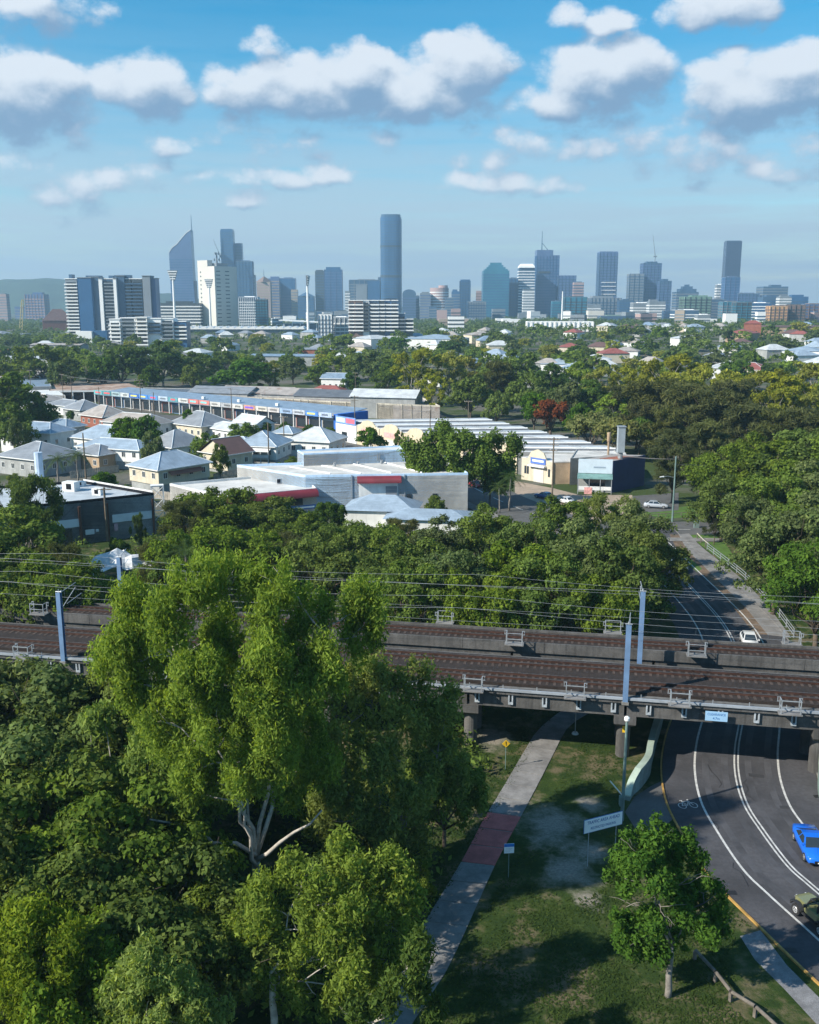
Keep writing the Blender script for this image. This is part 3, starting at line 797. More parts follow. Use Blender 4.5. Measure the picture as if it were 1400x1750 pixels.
# full detail for the nearer trees, coarser for those beyond about 230 m
proto('figA', 'fig', 1, 18, 5.4, 4.6, 6.8, 2.3, 9, 1.15, 135, .42, .6, low=-.45)
proto('figB', 'figG', 2, 16, 5.0, 5.2, 7.2, 2.2, 9, 1.05, 135, .40, .6, low=-.5)
proto('figC', 'fig', 3, 15, 5.8, 3.8, 6.0, 2.1, 10, 1.0, 120, .40, .6, low=-.4, irr=.25)
proto('gumA', 'gum', 4, 20, 4.6, 7.0, 11.0, 1.7, 7, .95, 190, .46, .30, droop=.55, bark=BARKP, r0=.34, low=-.6, jit=.5, shell=.7, irr=.25)
proto('gumB', 'gumD', 5, 18, 5.4, 5.5, 8.5, 1.8, 7, 1.0, 190, .46, .32, droop=.5, bark=BARKG, r0=.36, low=-.6, jit=.5, shell=.7, irr=.28)
proto('gumC', 'gum', 6, 18, 5.2, 4.6, 6.6, 1.9, 8, 1.0, 190, .44, .32, droop=.45, bark=BARKP, r0=.3, low=-.6, jit=.5, shell=.65, irr=.22)
proto('oakA', 'oak', 7, 22, 3.6, 7.0, 9.5, 1.5, 8, .9, 150, .8, .13, droop=.25, bark=BARK, r0=.3, low=-.8, jit=.9, shell=.8, irr=.25)
proto('oakB', 'brown', 8, 20, 4.6, 6.0, 8.2, 1.7, 8, 1.0, 150, .8, .14, droop=.2, bark=BARK, r0=.3, low=-.7, jit=.9, shell=.8, irr=.28)
proto('brightA', 'bright', 9, 14, 3.6, 3.2, 5.0, 1.7, 8, .85, 150, .40, .55, low=-.35, r0=.28)
proto('brightB', 'bright', 19, 18, 5.0, 4.6, 6.6, 2.1, 9, 1.05, 150, .36, .55, low=-.5)
proto('bush', 'fig', 10, 9, 1.7, 1.2, 1.0, .9, 6, .55, 90, .30, .55, low=-.2, r0=.08)
proto('bushG', 'gumY', 11, 9, 1.8, 1.3, 1.2, .9, 6, .6, 90, .30, .5, low=-.2, r0=.08)
far = dict(per=42, k=6)
proto('mfigA', 'fig', 21, 15, 5.4, 4.6, 6.8, 2.3, 7, 1.4, 55, .85, .6, low=-.45)
proto('mfigB', 'figG', 22, 14, 5.0, 5.2, 7.2, 2.2, 7, 1.3, 55, .85, .6, low=-.5)
proto('mgumY', 'gold', 23, 18, 4.6, 6.6, 10.0, 1.8, 6, 1.15, 70, .9, .42, droop=.3, bark=BARKP, low=-.65, shell=.7, irr=.25)
proto('mgumG', 'gum', 24, 17, 4.9, 6.0, 9.0, 1.9, 6, 1.2, 70, .9, .42, droop=.3, bark=BARKP, low=-.65, shell=.7, irr=.25)
proto('mgumD', 'gumD', 25, 17, 4.9, 5.6, 8.6, 1.9, 6, 1.2, 70, .9, .42, droop=.3, bark=BARKG, low=-.65, shell=.7, irr=.25)
proto('moak', 'brown', 26, 20, 4.2, 6.6, 9.0, 1.7, 6, 1.1, 75, 1.3, .17, droop=.2, low=-.8, jit=.9, shell=.8, irr=.25)
proto('mbright', 'bright', 27, 13, 4.4, 3.8, 5.6, 2.0, 7, 1.2, 55, .8, .55, low=-.35)
proto('mpale', 'pale', 28, 13, 4.6, 2.6, 6.0, 1.8, 6, 1.1, 50, .8, .5, low=-.05)
proto('mred', 'red', 29, 8, 2.2, 2.4, 4.0, 1.2, 6, .8, 50, .6, .5, low=-.3)
# far trees
proto('ffig', 'fig', 31, 11, 5.4, 4.4, 6.6, 2.5, 5, 1.6, 26, 1.5, .65, low=-.4, limbs=False)
proto('ffigG', 'figG', 32, 11, 5.0, 4.8, 6.8, 2.4, 5, 1.6, 26, 1.5, .65, low=-.4, limbs=False)
proto('fgum', 'gum', 33, 12, 4.6, 5.6, 8.0, 2.1, 5, 1.5, 26, 1.5, .55, low=-.5, limbs=False)
proto('fgumY', 'gold', 34, 12, 4.8, 5.2, 8.0, 2.1, 5, 1.5, 26, 1.5, .55, low=-.5, limbs=False)
proto('fbright', 'bright', 35, 11, 4.6, 3.8, 6.0, 2.2, 5, 1.5, 26, 1.4, .6, low=-.4, limbs=False)

NAMES = {'fig': 'fig_tree', 'gum': 'gum_tree', 'oak': 'she_oak_tree', 'bri': 'leafy_tree', 'pal': 'leafy_tree', 'red': 'red_tree', 'bus': 'shrub'}
def tname(k):
    k = k[1:] if k[0] in 'mf' and k[1:4] in NAMES else k
    return NAMES[k[:3]]
def tree(kind, x, y, h, wf, label, group=None, rz=None, z=None, name=None):
    tr, cr, ph, pw = PROTO[kind]; s = h / ph
    rz = random.uniform(0, 6.28) if rz is None else rz
    t = top(name or tname(kind), label, 'shrub' if kind.startswith('bush') else 'tree', (x, y, terrain(x, y) if z is None else z), rz, group, (s * wf, s * wf, s))
    put('trunk', tr, t); put('crown', cr, t)
    return t
ORD = 'first second third fourth fifth sixth seventh eighth ninth tenth eleventh twelfth thirteenth fourteenth fifteenth'.split()
def rowlab(rows, what, where, nrow):
    """rows: (kind, px, top, depth, width, label): labels say which one by row and order from the left"""
    idx = sorted(range(len(rows)), key=lambda i: rows[i][3]); n = len(idx); out = [None] * n
    nm = {1: ['only'], 2: ['front', 'back'], 3: ['front', 'middle', 'back'], 4: ['front', 'second', 'third', 'back']}[nrow]
    for r in range(nrow):
        part = sorted(idx[r * n // nrow:(r + 1) * n // nrow], key=lambda i: rows[i][1])
        for j, i in enumerate(part):
            lab = rows[i][5] if len(rows[i]) > 5 else None
            out[i] = lab or (ORD[j] + ' ' + what + ' from the left, ' + nm[r] + ' row, ' + where)
    return out
def tree_at(kind, px, toprow, d, label, wf=1.0, group=None, name=None):
    p = D(px, toprow, d); g = terrain(p.x, d)
    return tree(kind, p.x, d, max(2.0, p.z - g), wf, label, group, name=name)

# --- the big gum in front of the viaduct, built lobe by lobe
def lobe_tree(name, label, base, lobes, depth, leafkey, seed, per, size, asp, droop, bark, r0, fork, limbs, sub=.9, k=8):
    """lobes: (px, py, r_px, depth offset) measured on a plane through the trunk"""
    rng = np.random.default_rng(seed); t = top(name, label, 'tree', (base.x, base.y, 0)); C, LL = [], []
    for (px, py, rp, dy) in lobes:
        c = D(px, py, depth + dy); r = rp * (c - Vector((0, 0, CAMH))).length / FPX * 1.0
        LL.append((c - base, r))
        for j in range(k):
            e = rng.normal(size=3); e /= np.linalg.norm(e)
            q = np.array(c - base) + e * r * .68 * np.array([1, 1, .95]); sr = sub * (.5 + .8 * rng.random()); C.append((*q, sr * .80, sr * (1.1 + .6 * droop)))
    V, F = leaves(C, per, size, asp, rng, droop=droop, jit=.55, shell=.9, up=.2, low=.8)
    mb = MB(); f = Vector(fork) if fork else Vector((0, 0, 5))
    b = limb(mb, (0, 0, -.3), f, r0, r0 * .72, rng, .04, 5, sides=10)
    # a few leading limbs, each carrying the lobes nearest to it
    nm = min(5, max(3, len(LL) // 5)); cen = [LL[int(i * len(LL) / nm)][0].copy() for i in range(nm)]
    for _ in range(6):
        grp_ = [[] for _ in cen]
        for c, r in LL: grp_[min(range(nm), key=lambda i: (cen[i] - c).length)].append(c)
        cen = [sum(g, Vector()) / len(g) if g else cen[i] for i, g in enumerate(grp_)]
    lead = [limb(mb, b[-1], Vector(b[-1]).lerp(q, .92), r0 * .44, r0 * .14, rng, .13, 7, .03, 8) for q in cen]
    for (c, r) in LL:
        L_ = lead[min(range(nm), key=lambda i: (cen[i] - c).length)]
        st = min(L_[2:], key=lambda q: (q - c).length + (3.0 if q.z > c.z + r * .3 else 0)); 
        p = limb(mb, st, c, r0 * (.26 if limbs else .17), r0 * .07, rng, .16, 6, .04, 7)
        for j in range(3 if limbs else 2):
            e = Vector(rng.normal(size=3)); e.z = abs(e.z); limb(mb, p[3 + j % 2], c + e.normalized() * r * (.9 if limbs else .6), r0 * (.12 if limbs else .06), r0 * .03, rng, .2, 4)
    tr = mb.obj('trunk', bark, t, smooth=True, fix=False)
    put('crown', np_mesh(name + '_crown', V, F, LEAF[leafkey]), t)
    return t, tr

gb = G(447, 1600)
fork = D(438, 1465, 55.4) - gb
gum, gtr = lobe_tree('gum_tree', 'tallest yellow green gum tree with pale forked limbs before the viaduct', gb,
    [(400, 985, 50, 1), (330, 1000, 46, -1), (470, 1000, 52, 0), (240, 1035, 46, 1), (530, 1045, 46, 2), (290, 1060, 48, -2), (380, 1075, 50, 2), (210, 1100, 42, 0), (620, 1040, 40, 3), (618, 1085, 42, 3),
     (450, 1075, 44, -2), (505, 1110, 46, 0), (270, 1125, 50, 2), (190, 1130, 30, 0), (420, 1145, 50, 2), (350, 1150, 40, -2), (560, 1120, 34, -1), (330, 1200, 46, -2), (415, 1225, 46, -2), (250, 1195, 36, 0),
     (480, 1190, 44, 2), (300, 1265, 40, -1), (470, 1300, 44, -2), (390, 1300, 40, 0), (300, 1360, 32, 1), (515, 1250, 40, 1), (430, 1190, 50, -3), (380, 1240, 48, -3), (460, 1250, 46, -3), (340, 1145, 46, -3), (500, 1170, 44, -2), (420, 1325, 42, -3), (335, 1315, 42, -2), (500, 1345, 32, 1), (560, 1175, 38, -2), (270, 1230, 38, -1), (460, 1130, 46, -3), (335, 1345, 30, -1), (545, 1300, 36, 1), (225, 1165, 34, 0)],
    55.4, 'gum', 41, 400, .28, .30, .5, BARKP, .34, fork, False, sub=.86, k=12)
for (a, b, r) in (((438, 1462), (256, 1400), .15), ((438, 1470), (550, 1385), .17), ((440, 1480), (408, 1360), .17)):
    mb = MB(); limb(mb, D(*a, 55.2) - gb, D(*b, 54.0) - gb, r, .05, np.random.default_rng(int(b[0])), .10, 6, .02)
    mb.obj('bare_limb', BARKP, gum, smooth=True, fix=False)

lobe_tree('gum_tree', 'broad dark green gum tree between the tallest gum and the footpath', G(690, 1500),
    [(640, 1175, 44, 1), (700, 1165, 46, 2), (560, 1180, 40, 0), (760, 1215, 44, 2), (600, 1235, 48, -1), (680, 1240, 52, -1), (740, 1280, 50, 1), (560, 1290, 44, -1), (640, 1310, 52, -2), (710, 1345, 50, -1), (775, 1285, 36, 3),
     (580, 1360, 44, -2), (650, 1390, 48, -2), (700, 1420, 40, 0), (540, 1400, 36, -1), (610, 1150, 30, 3), (770, 1340, 30, 2)],
    62.0, 'gum', 42, 330, .34, .36, .4, BARKG, .34, (0, 0, 4.5), False, sub=1.0)
lobe_tree('gum_tree', 'rounded olive gum tree in front of the tallest gum beside the grey path slabs', G(470, 1790),
    [(600, 1475, 40, 1), (520, 1500, 44, 0), (660, 1500, 38, 1), (450, 1540, 42, 0), (575, 1545, 50, -1), (690, 1550, 36, 1), (640, 1580, 46, 0), (510, 1590, 48, -1), (420, 1600, 36, 0), (580, 1640, 48, -2), (660, 1640, 40, 0), (470, 1660, 44, -1), (400, 1670, 34, 0),
     (710, 1620, 26, 2), (540, 1700, 44, -1), (620, 1710, 36, 0)],
    46.5, 'gum', 43, 420, .27, .36, .4, BARKP, .24, (0, 0, 4), False, sub=.85)
lobe_tree('gum_tree', 'yellowish gum tree in the bottom corner with thin bare stems', G(80, 1840),
    [(40, 1570, 36, 0), (110, 1600, 42, 0), (20, 1630, 40, -1), (80, 1660, 46, -1), (150, 1650, 36, 1), (40, 1710, 40, -1), (120, 1715, 40, 0), (180, 1690, 30, 1), (-30, 1680, 40, 0), (-20, 1600, 34, 1)],
    43.0, 'gumY', 44, 420, .26, .34, .45, BARKP, .18, (0, 0, 3.5), False, sub=.8)
lobe_tree('gum_tree', 'small yellow green gum tree at the bottom edge right of the corner gum', G(270, 1850),
    [(260, 1645, 34, 0), (220, 1690, 36, 0), (300, 1690, 36, 0), (250, 1740, 42, -1), (325, 1740, 36, 0), (200, 1750, 36, 0), (365, 1725, 30, 1)],
    41.5, 'gum', 45, 420, .26, .34, .45, BARKP, .16, (0, 0, 3), False, sub=.75)
lobe_tree('gum_tree', 'slender sapling leaning over the footpath at the bottom edge', G(640, 1830),
    [(715, 1625, 26, 0), (690, 1665, 34, 0), (655, 1705, 26, 0), (715, 1690, 22, 0), (605, 1745, 34, 0), (745, 1735, 20, 0)],
    42.5, 'gumD', 46, 170, .30, .30, .5, BARKP, .1, (0, 0, 3), True, sub=.6)
lobe_tree('leafy_tree', 'small bushy green tree on the grass beside the road', G(1141, 1703),
    [(1120, 1430, 32, 0), (1090, 1455, 36, -1), (1160, 1450, 34, 1), (1065, 1500, 36, 0), (1120, 1500, 46, -1), (1180, 1495, 40, 0), (1215, 1520, 34, 1), (1070, 1550, 36, 0), (1130, 1560, 48, -1), (1190, 1560, 44, 0), (1225, 1575, 28, 0), (1085, 1590, 30, 0),
     (1150, 1600, 36, 1), (1215, 1595, 26, -1), (1120, 1620, 24, 0), (1075, 1610, 18, 0)],
    49.7, 'bright', 47, 260, .24, .50, .1, BARKG, .22, (0.05, 0, 3.4), True, sub=.62)

# --- the wood below the viaduct on the left
W = 'trees of the dark wood below the viaduct'
W_ROWS = [
    ('figB', 30, 1128, 68, 1.05, 'grey green rounded tree just below the viaduct at the left edge'), ('figB', 120, 1135, 67, 1.0, 'grey green rounded tree below the leftmost blue mast'),
    ('figB', -60, 1150, 66, 1.0, None), ('figA', 200, 1150, 66, .9, 'dark rounded tree between the leftmost mast and the tallest gum'), ('figB', 40, 1225, 60, 1.0, 'grey green tree in the second row below the viaduct at the left edge'),
    ('gumC', 215, 1215, 60, .85, 'yellow green low gum left of the tallest gum'), ('figB', 130, 1200, 63, .9, None), ('figA', 100, 1310, 55, 1.1, None), ('figA', 200, 1350, 53, 1.0, None), ('figA', 20, 1340, 54, 1.1, None),
    ('figC', 225, 1440, 53, 1.0, None), ('figC', 300, 1525, 49, .8, None), ('figA', 150, 1440, 50, 1.05, None), ('figC', 60, 1470, 49, 1.0, None), ('figC', 240, 1500, 48, 1.0, None), ('figC', 350, 1560, 47, .8, None),
    ('figA', 540, 1300, 68, 1.0, None), ('figC', 600, 1400, 64, .9, None), ('figA', 470, 1250, 70, 1.0, None), ('figC', 330, 1230, 70, 1.0, None), ('figC', 150, 1580, 44.5, .7, None), ('figC', 760, 1300, 66, .75, None), ('figC', 700, 1480, 57, .6, None),
    ('figC', 560, 1480, 54, .9, None), ('figA', -80, 1260, 58, 1.0, None), ('figA', -90, 1400, 50, 1.0, None)]
for (k, px, tr_, d, wf, _), lab in zip(W_ROWS, rowlab(W_ROWS, 'tree', 'the dark wood below the viaduct', 4)): tree_at(k, px, tr_, d, lab, wf, W)

# --- trees between the viaduct and the buildings
B = 'rounded trees behind the viaduct'
B_ROWS = [
    ('figA', 700, 918, 118, 1.0, None), ('figB', 745, 890, 132, 1.0, None), ('figA', 830, 868, 138, 1.0, None), ('figB', 900, 885, 126, 1.0, None), ('figA', 960, 852, 140, .95, None), ('gumC', 1040, 842, 142, .95, 'yellow green topped tree at the back of the round tree clump'),
    ('figB', 1090, 868, 131, .95, None), ('figA', 1105, 900, 122, .85, None), ('figB', 1000, 898, 114, .95, None), ('figA', 1060, 925, 110, .9, None), ('figA', 880, 928, 111, 1.0, None), ('figB', 790, 935, 110, 1.0, None), ('figA', 700, 962, 106, .9, None),
    ('figA', 940, 950, 106, .95, None), ('figC', 830, 985, 104, .8, None), ('figC', 1020, 990, 104, .8, None), ('figA', 640, 960, 112, .9, None)]
for (k, px, tr_, d, wf, _), lab in zip(B_ROWS, rowlab(B_ROWS, 'round tree', 'the clump behind the viaduct', 3)): tree_at(k, px, tr_, d, lab, wf, B)
C_ = 'dark trees in front of the white buildings'
C_ROWS = [
    ('oakB', 322, 856, 146, 1.0, None), ('figC', 365, 842, 150, 1.1, None), ('figC', 440, 850, 152, 1.1, None), ('figC', 505, 880, 146, 1.0, None), ('brightA', 560, 858, 160, .8, 'bright green shrubby tree against the long blue shaded wall'), ('figC', 590, 895, 138, 1.1, None),
    ('oakB', 480, 915, 130, 1.1, None), ('figC', 400, 905, 130, 1.1, None), ('oakB', 272, 925, 132, .8, None), ('figC', 330, 905, 128, .9, None), ('figC', 560, 920, 124, 1.0, None), ('figC', 640, 900, 134, 1.0, None), ('oakB', 690, 888, 142, .9, None), ('figC', 300, 960, 116, 1.0, None)]
for (k, px, tr_, d, wf, _), lab in zip(C_ROWS, rowlab(C_ROWS, 'dark tree', 'the thicket before the white buildings', 3)): tree_at(k, px, tr_, d, lab, wf, C_)
E_ = 'dark trees at the left edge above the viaduct'
E_ROWS = [
    ('gumB', 42, 815, 138, .75, 'dull green gum with a bare crooked trunk before the black building'), ('figC', -20, 870, 124, 1.0, None), ('figC', 20, 945, 112, 1.0, None), ('oakB', 95, 935, 118, .8, None), ('figC', 95, 962, 108, .85, 'low mound of dark creeper beside the torn white tarp'),
    ('figC', 50, 985, 107, .9, None), ('brightA', 200, 920, 140, .5, 'small green shrub in front of the black building'), ('gumB', 236, 878, 148, .3, 'thin sparse sapling before the white band of the black building'), ('oakB', 262, 962, 114, .45, 'brown dead creeper bush beside the torn white tarp'), ('figC', -60, 930, 112, 1.0, None), ('figC', 120, 935, 138, .5, None)]
for (k, px, tr_, d, wf, _), lab in zip(E_ROWS, rowlab(E_ROWS, 'dark tree', 'the left edge above the viaduct', 2)): tree_at(k, px, tr_, d, lab, wf, E_)

Rr_ = 'dark trees along the right side of the road'
R_ROWS = [
    ('brightB', 1412, 912, 107, .95, 'bright green tree hanging over the path by the handrail'), ('figB', 1335, 870, 122, 1.0, None), ('figB', 1400, 850, 122, 1.0, None), ('figB', 1290, 845, 143, 1.0, None), ('figA', 1240, 810, 162, .95, 'dark tree overhanging the green lawn beside the path'), ('figA', 1330, 810, 146, 1.0, None), ('figB', 1390, 795, 150, 1.0, None), ('oakA', 1225, 850, 160, .7, None),
    ('figA', 1250, 760, 182, 1.05, None), ('figA', 1310, 745, 178, 1.05, None), ('figA', 1380, 735, 176, 1.1, None), ('figA', 1445, 745, 165, 1.1, None), ('figA', 1440, 830, 140, 1.0, None), ('figB', 1345, 930, 126, .55, None), ('figC', 1430, 980, 108, .8, None),
    ('oakA', 1158, 735, 195, 1.25, 'dark leaning she oak beside the grey green pole and parked sedan'), ('oakB', 1200, 770, 205, 1.2, None)]
for (k, px, tr_, d, wf, _), lab in zip(R_ROWS, rowlab(R_ROWS, 'dark tree', 'the belt right of the curving road', 3)): tree_at(k, px, tr_, d, lab, wf, Rr_)

M_ = 'big trees between the warehouses and the suburb'
def midt(rows, what, where, nrow=2):
    for (k, px, tr_, d, wf, *_), lab in zip(rows, rowlab(rows, what, where, nrow)): tree_at(k, px, tr_, d, lab, wf, M_)
midt([('moak', 1120, 650, 275, 1.2), ('moak', 1175, 655, 265, 1.2), ('moak', 1225, 668, 255, 1.2), ('moak', 1090, 690, 268, 1.0), ('moak', 1280, 690, 245, 1.2), ('moak', 1140, 700, 245, 1.1), ('moak', 1330, 700, 235, 1.2), ('moak', 1390, 700, 230, 1.2), ('moak', 1210, 720, 225, 1.1), ('moak', 1070, 660, 300, 1.1), ('moak', 1260, 650, 290, 1.2)],
     'brownish she oak', 'the grove behind the navy walled shop')
midt([('mgumY', 715, 596, 392, 1.15, 'large yellow green gum behind the pale shed roof'), ('mgumY', 765, 602, 400, 1.1), ('mgumY', 742, 640, 350, .8, 'smaller yellow gum at the right end of the warehouse wall'), ('mgumY', 800, 610, 415, 1.0), ('mgumY', 1150, 606, 335, 1.2), ('mgumY', 1080, 628, 345, 1.1), ('mgumY', 1210, 625, 320, 1.2), ('mgumY', 1300, 632, 305, 1.2), ('mgumY', 1350, 640, 300, 1.1), ('mgumY', 1392, 618, 315, 1.1), ('mgumY', 1030, 625, 360, 1.0), ('mgumG', 1120, 620, 350, 1.1), ('mgumY', 1250, 640, 330, 1.0), ('mgumY', 1180, 640, 300, 1.0), ('mgumG', 1430, 640, 300, 1.1), ('mgumY', 1330, 662, 270, 1.0), ('mgumY', 1395, 665, 268, 1.0)],
     'yellow green gum', 'gums above the brownish she oaks')
midt([('mfigA', 805, 642, 345, 1.0, 'dark blue green rounded tree beside the yellow gums'), ('moak', 850, 618, 370, 1.1), ('mfigA', 900, 640, 350, 1.0), ('mgumD', 940, 622, 375, 1.1), ('mfigB', 930, 662, 330, .9), ('mgumG', 985, 620, 380, 1.0), ('mfigA', 880, 600, 440, 1.1), ('mbright', 915, 672, 312, .8), ('mbright', 990, 690, 282, .7), ('mgumG', 1050, 668, 300, 1.0), ('mgumD', 1010, 650, 320, 1.0), ('mfigB', 970, 655, 315, .8),
      ('mfigA', 850, 670, 322, .7), ('mred', 943, 683, 296, 1.0, 'small rust red tree behind the arched warehouse roofs'), ('mpale', 1010, 705, 262, 1.0, 'pale flowering spreading tree behind the arched roofs'), ('mpale', 1060, 715, 250, 1.0, 'pale spreading tree beside the tall flue'), ('mbright', 1095, 715, 262, .9), ('mfigB', 1040, 700, 280, .8)],
     'tree', 'trees behind the arched roofs')

midt([('mfigA', 0, 640, 300, 1.2, 'tall dark tree at the left edge beside the small houses'), ('mfigA', 18, 690, 262, .8, 'lower dark tree at the left edge beside the small houses'), ('mfigB', -30, 670, 280, 1.1), ('mbright', 68, 688, 300, 1.1, 'spreading green tree behind the left blue roof'), ('mbright', 214, 714, 256, .8, 'left one of two bright trees in front of the pale grey roof'), ('mbright', 246, 712, 252, .8, 'right one of two bright trees in front of the pale grey roof'),
      ('mfigB', 262, 738, 232, .55, 'small blue green conical tree by the grey hip roof'), ('mbright', 178, 808, 192, .9, 'bright green bush behind the black building'), ('mfigA', 418, 722, 268, 1.1, 'dark rounded tree beside the white cottage'), ('mfigA', 350, 742, 240, .9, 'low dark shrubs in front of the brown gable house'), ('mbright', 485, 722, 288, .9), ('mbright', 530, 726, 280, .9), ('mbright', 560, 734, 275, .8), ('mbright', 634, 731, 258, .95, 'round street tree in front of the cream warehouse'), ('mbright', 455, 722, 300, .8), ('mbright', 690, 782, 205, .5, 'small green tree beside the blue parapet'), ('mbright', 120, 702, 330, .6), ('mfigB', 30, 715, 250, .5), ('mbright', 320, 700, 300, .5), ('mfigA', 375, 760, 222, .5), ('mfigB', 250, 760, 225, .45), ('mfigB', 210, 830, 176, .6),
      ('mfigB', 680, 735, 262, .4, 'small grey shrub against the cream warehouse wall'), ('mfigA', 745, 848, 178, .8, 'dark shrub before the right end of the white building')],
     'green tree', 'trees among the small houses')

# open crowned tree in front of the warehouses, its limbs bare below
lobe_tree('spreading_tree', 'open crowned tree with bare forked limbs before the warehouse street', G(793, 872),
    [(790, 760, 26, 0), (740, 762, 24, 1), (840, 765, 26, 1), (705, 775, 18, 0), (865, 790, 20, 0), (770, 785, 26, -2), (820, 790, 26, -2), (730, 800, 22, -1), (860, 815, 16, 1), (790, 810, 18, 2), (750, 830, 14, 1), (835, 825, 18, 1), (710, 800, 16, 2), (875, 765, 14, 1), (760, 745, 14, 2), (775, 772, 24, -1), (803, 768, 24, -1), (787, 812, 22, -1), (762, 822, 18, 0), (812, 798, 22, -2), (745, 788, 20, 1), (845, 800, 18, 1)],
    192, 'fig', 48, 330, .55, .6, .1, BARKG, .4, (0, 0, 4.0), True, sub=1.75, k=9)

# palms
def palm_mesh():
    rng = np.random.default_rng(5); mb = MB(); fr = MB()
    limb(mb, (0, 0, -.2), (.3, .1, 7.5), .22, .15, rng, .03, 6, sides=8)
    for k in range(16):
        th = k * 2.4; el = .9 - .09 * k; pts = []
        for j in range(7):
            s = j / 6 * 3.2; pts.append(Vector((.3 + math.cos(th) * s * math.cos(el), .1 + math.sin(th) * s * math.cos(el), 7.5 + s * math.sin(el) - .13 * s * s)))
        side = Vector((-math.sin(th), math.cos(th), 0))
        for a, b in zip(pts, pts[1:]):
            for sg in (-1, 1):
                for f in (0, .33, .66):
                    p = a.lerp(b, f); q = p + side * sg * .75 + (b - a) * .9 + Vector((0, 0, -.32)); w = (b - a) * .16
                    fr.poly([p, p + w, q])
    return mb.mesh('palm_trunk', BARKG, True), fr.mesh('palm_fronds', LEAF['palm'])
ptr, pcr = palm_mesh()
for (px, tr_, d, lab) in ((130, 768, 212, 'shaggy palm in front of the left grey hip roof'), (95, 775, 206, 'palm at the left side of the left grey hip roof'), (872, 806, 188, 'spreading palm at the street corner before the cream gable'), (855, 826, 186, 'small palm beside the spreading palm at the street corner'), (318, 930, 124, 'dark palm rising behind the tallest gum'), (545, 655, 430, 'slender palm among the trees behind the shop row'), (505, 660, 400, 'palm behind the warehouse wall')):
    p = D(px, tr_, d); s = (p.z - terrain(p.x, d)) / 8.4
    t = top('palm_tree', lab, 'tree', (p.x, d, terrain(p.x, d)), random.random() * 6, 'palm trees', (s, s, s)); put('trunk', ptr, t); put('crown', pcr, t)

# --- suburb trees, thinning into the distance
rng_ = random.Random(21)
S1 = 'trees beyond the shop row'
left_row = [('mfigA', 70, 590, 470, 1.3, 'large dark rounded tree left behind the rusty roof'), ('mfigA', 120, 592, 520, 1.1), ('mgumG', 148, 598, 500, 1.1), ('mfigB', 105, 612, 440, 1.0), ('mbright', 205, 592, 470, 1.2, 'bright topped rounded tree behind the rusty roof'), ('mfigB', 235, 600, 520, 1.1), ('mgumD', 275, 582, 480, 1.2, 'tall grey green gum in the tree row beyond the shops'), ('mfigA', 310, 600, 500, 1.2), ('mfigA', 350, 605, 520, 1.2),
            ('mbright', 415, 614, 430, 1.5, 'wide bright green tree behind the long warehouse roof'), ('mgumY', 460, 618, 440, 1.0), ('mfigA', 385, 600, 560, 1.1), ('mfigB', 500, 612, 500, 1.2), ('mfigA', 545, 622, 470, 1.0), ('mgumG', 570, 600, 520, 1.1), ('mfigA', 610, 596, 520, 1.2), ('mfigB', 645, 600, 480, 1.2), ('mfigA', 660, 628, 440, 1.0), ('mgumD', 600, 636, 430, 1.0), ('mfigA', 680, 612, 460, 1.0), ('mgumG', 40, 605, 520, 1.0), ('mfigA', 0, 610, 480, 1.1), ('mbright', 175, 610, 450, .9), ('mfigA', 330, 622, 450, .8), ('mfigB', 440, 605, 560, 1.0), ('mbright', 255, 625, 430, .8)]
for (k, px, tr_, d, wf, *_), lab in zip(left_row, rowlab(left_row, 'tree', 'trees beyond the shops', 3)): tree_at(k, px, tr_, d, lab, wf, S1)
S2 = 'trees spread over the suburb before the city'
kinds = ['ffig', 'ffigG', 'fgum', 'fgumY', 'fbright', 'ffig', 'ffigG', 'ffig']
SPOTS = []
def scatter(n, pxr, dr, hr, bias=1.0):
    for _ in range(n):
        px = rng_.uniform(*pxr); d = dr[0] + (dr[1] - dr[0]) * rng_.random() ** bias
        x = (px - 700) / FPX * d * 1.02; k = rng_.choice(kinds); h = rng_.uniform(*hr)
        SPOTS.append((x, d, h * .45)); tree(k, x, d, h, rng_.uniform(.9, 1.4), {'ffig': 'dark rounded tree', 'ffigG': 'grey green tree', 'fgum': 'light green gum', 'fgumY': 'yellowish gum', 'fbright': 'bright green tree'}[k] + ' among the far roofs below ' + zone(px), S2 + ' ' + k[1:])
scatter(46, (-60, 690), (560, 900), (9, 14)); scatter(84, (680, 1460), (450, 900), (9, 14.5))
def far_wood():
    rng = np.random.default_rng(9); C = []
    for _ in range(6500):
        d = 620 + 1880 * rng.random() ** 1.1; x = (rng.random() * 1560 - 780) / FPX * d; g = terrain(x, d)
        px_ = 700 + x / d * FPX
        r = (2.2 + 2.8 * rng.random()) * min(1.1, d / 1100 + .2) * (.55 if 180 < px_ < 720 and 760 < d < 1300 else 1)
        if x < -60 and d < 900 and rng.random() < .3: continue
        C.append((x, d, g + r * .7, r, r * .95))
    V, F = leaves(C, 26, 2.3, .65, rng, low=.1)
    tag(put('distant_woodland', np_mesh('distant_woodland', V, F, LEAF['figG'])), 'hazy mass of treetops spreading to the foot of the skyline', 'woodland', kind='stuff')
far_wood()

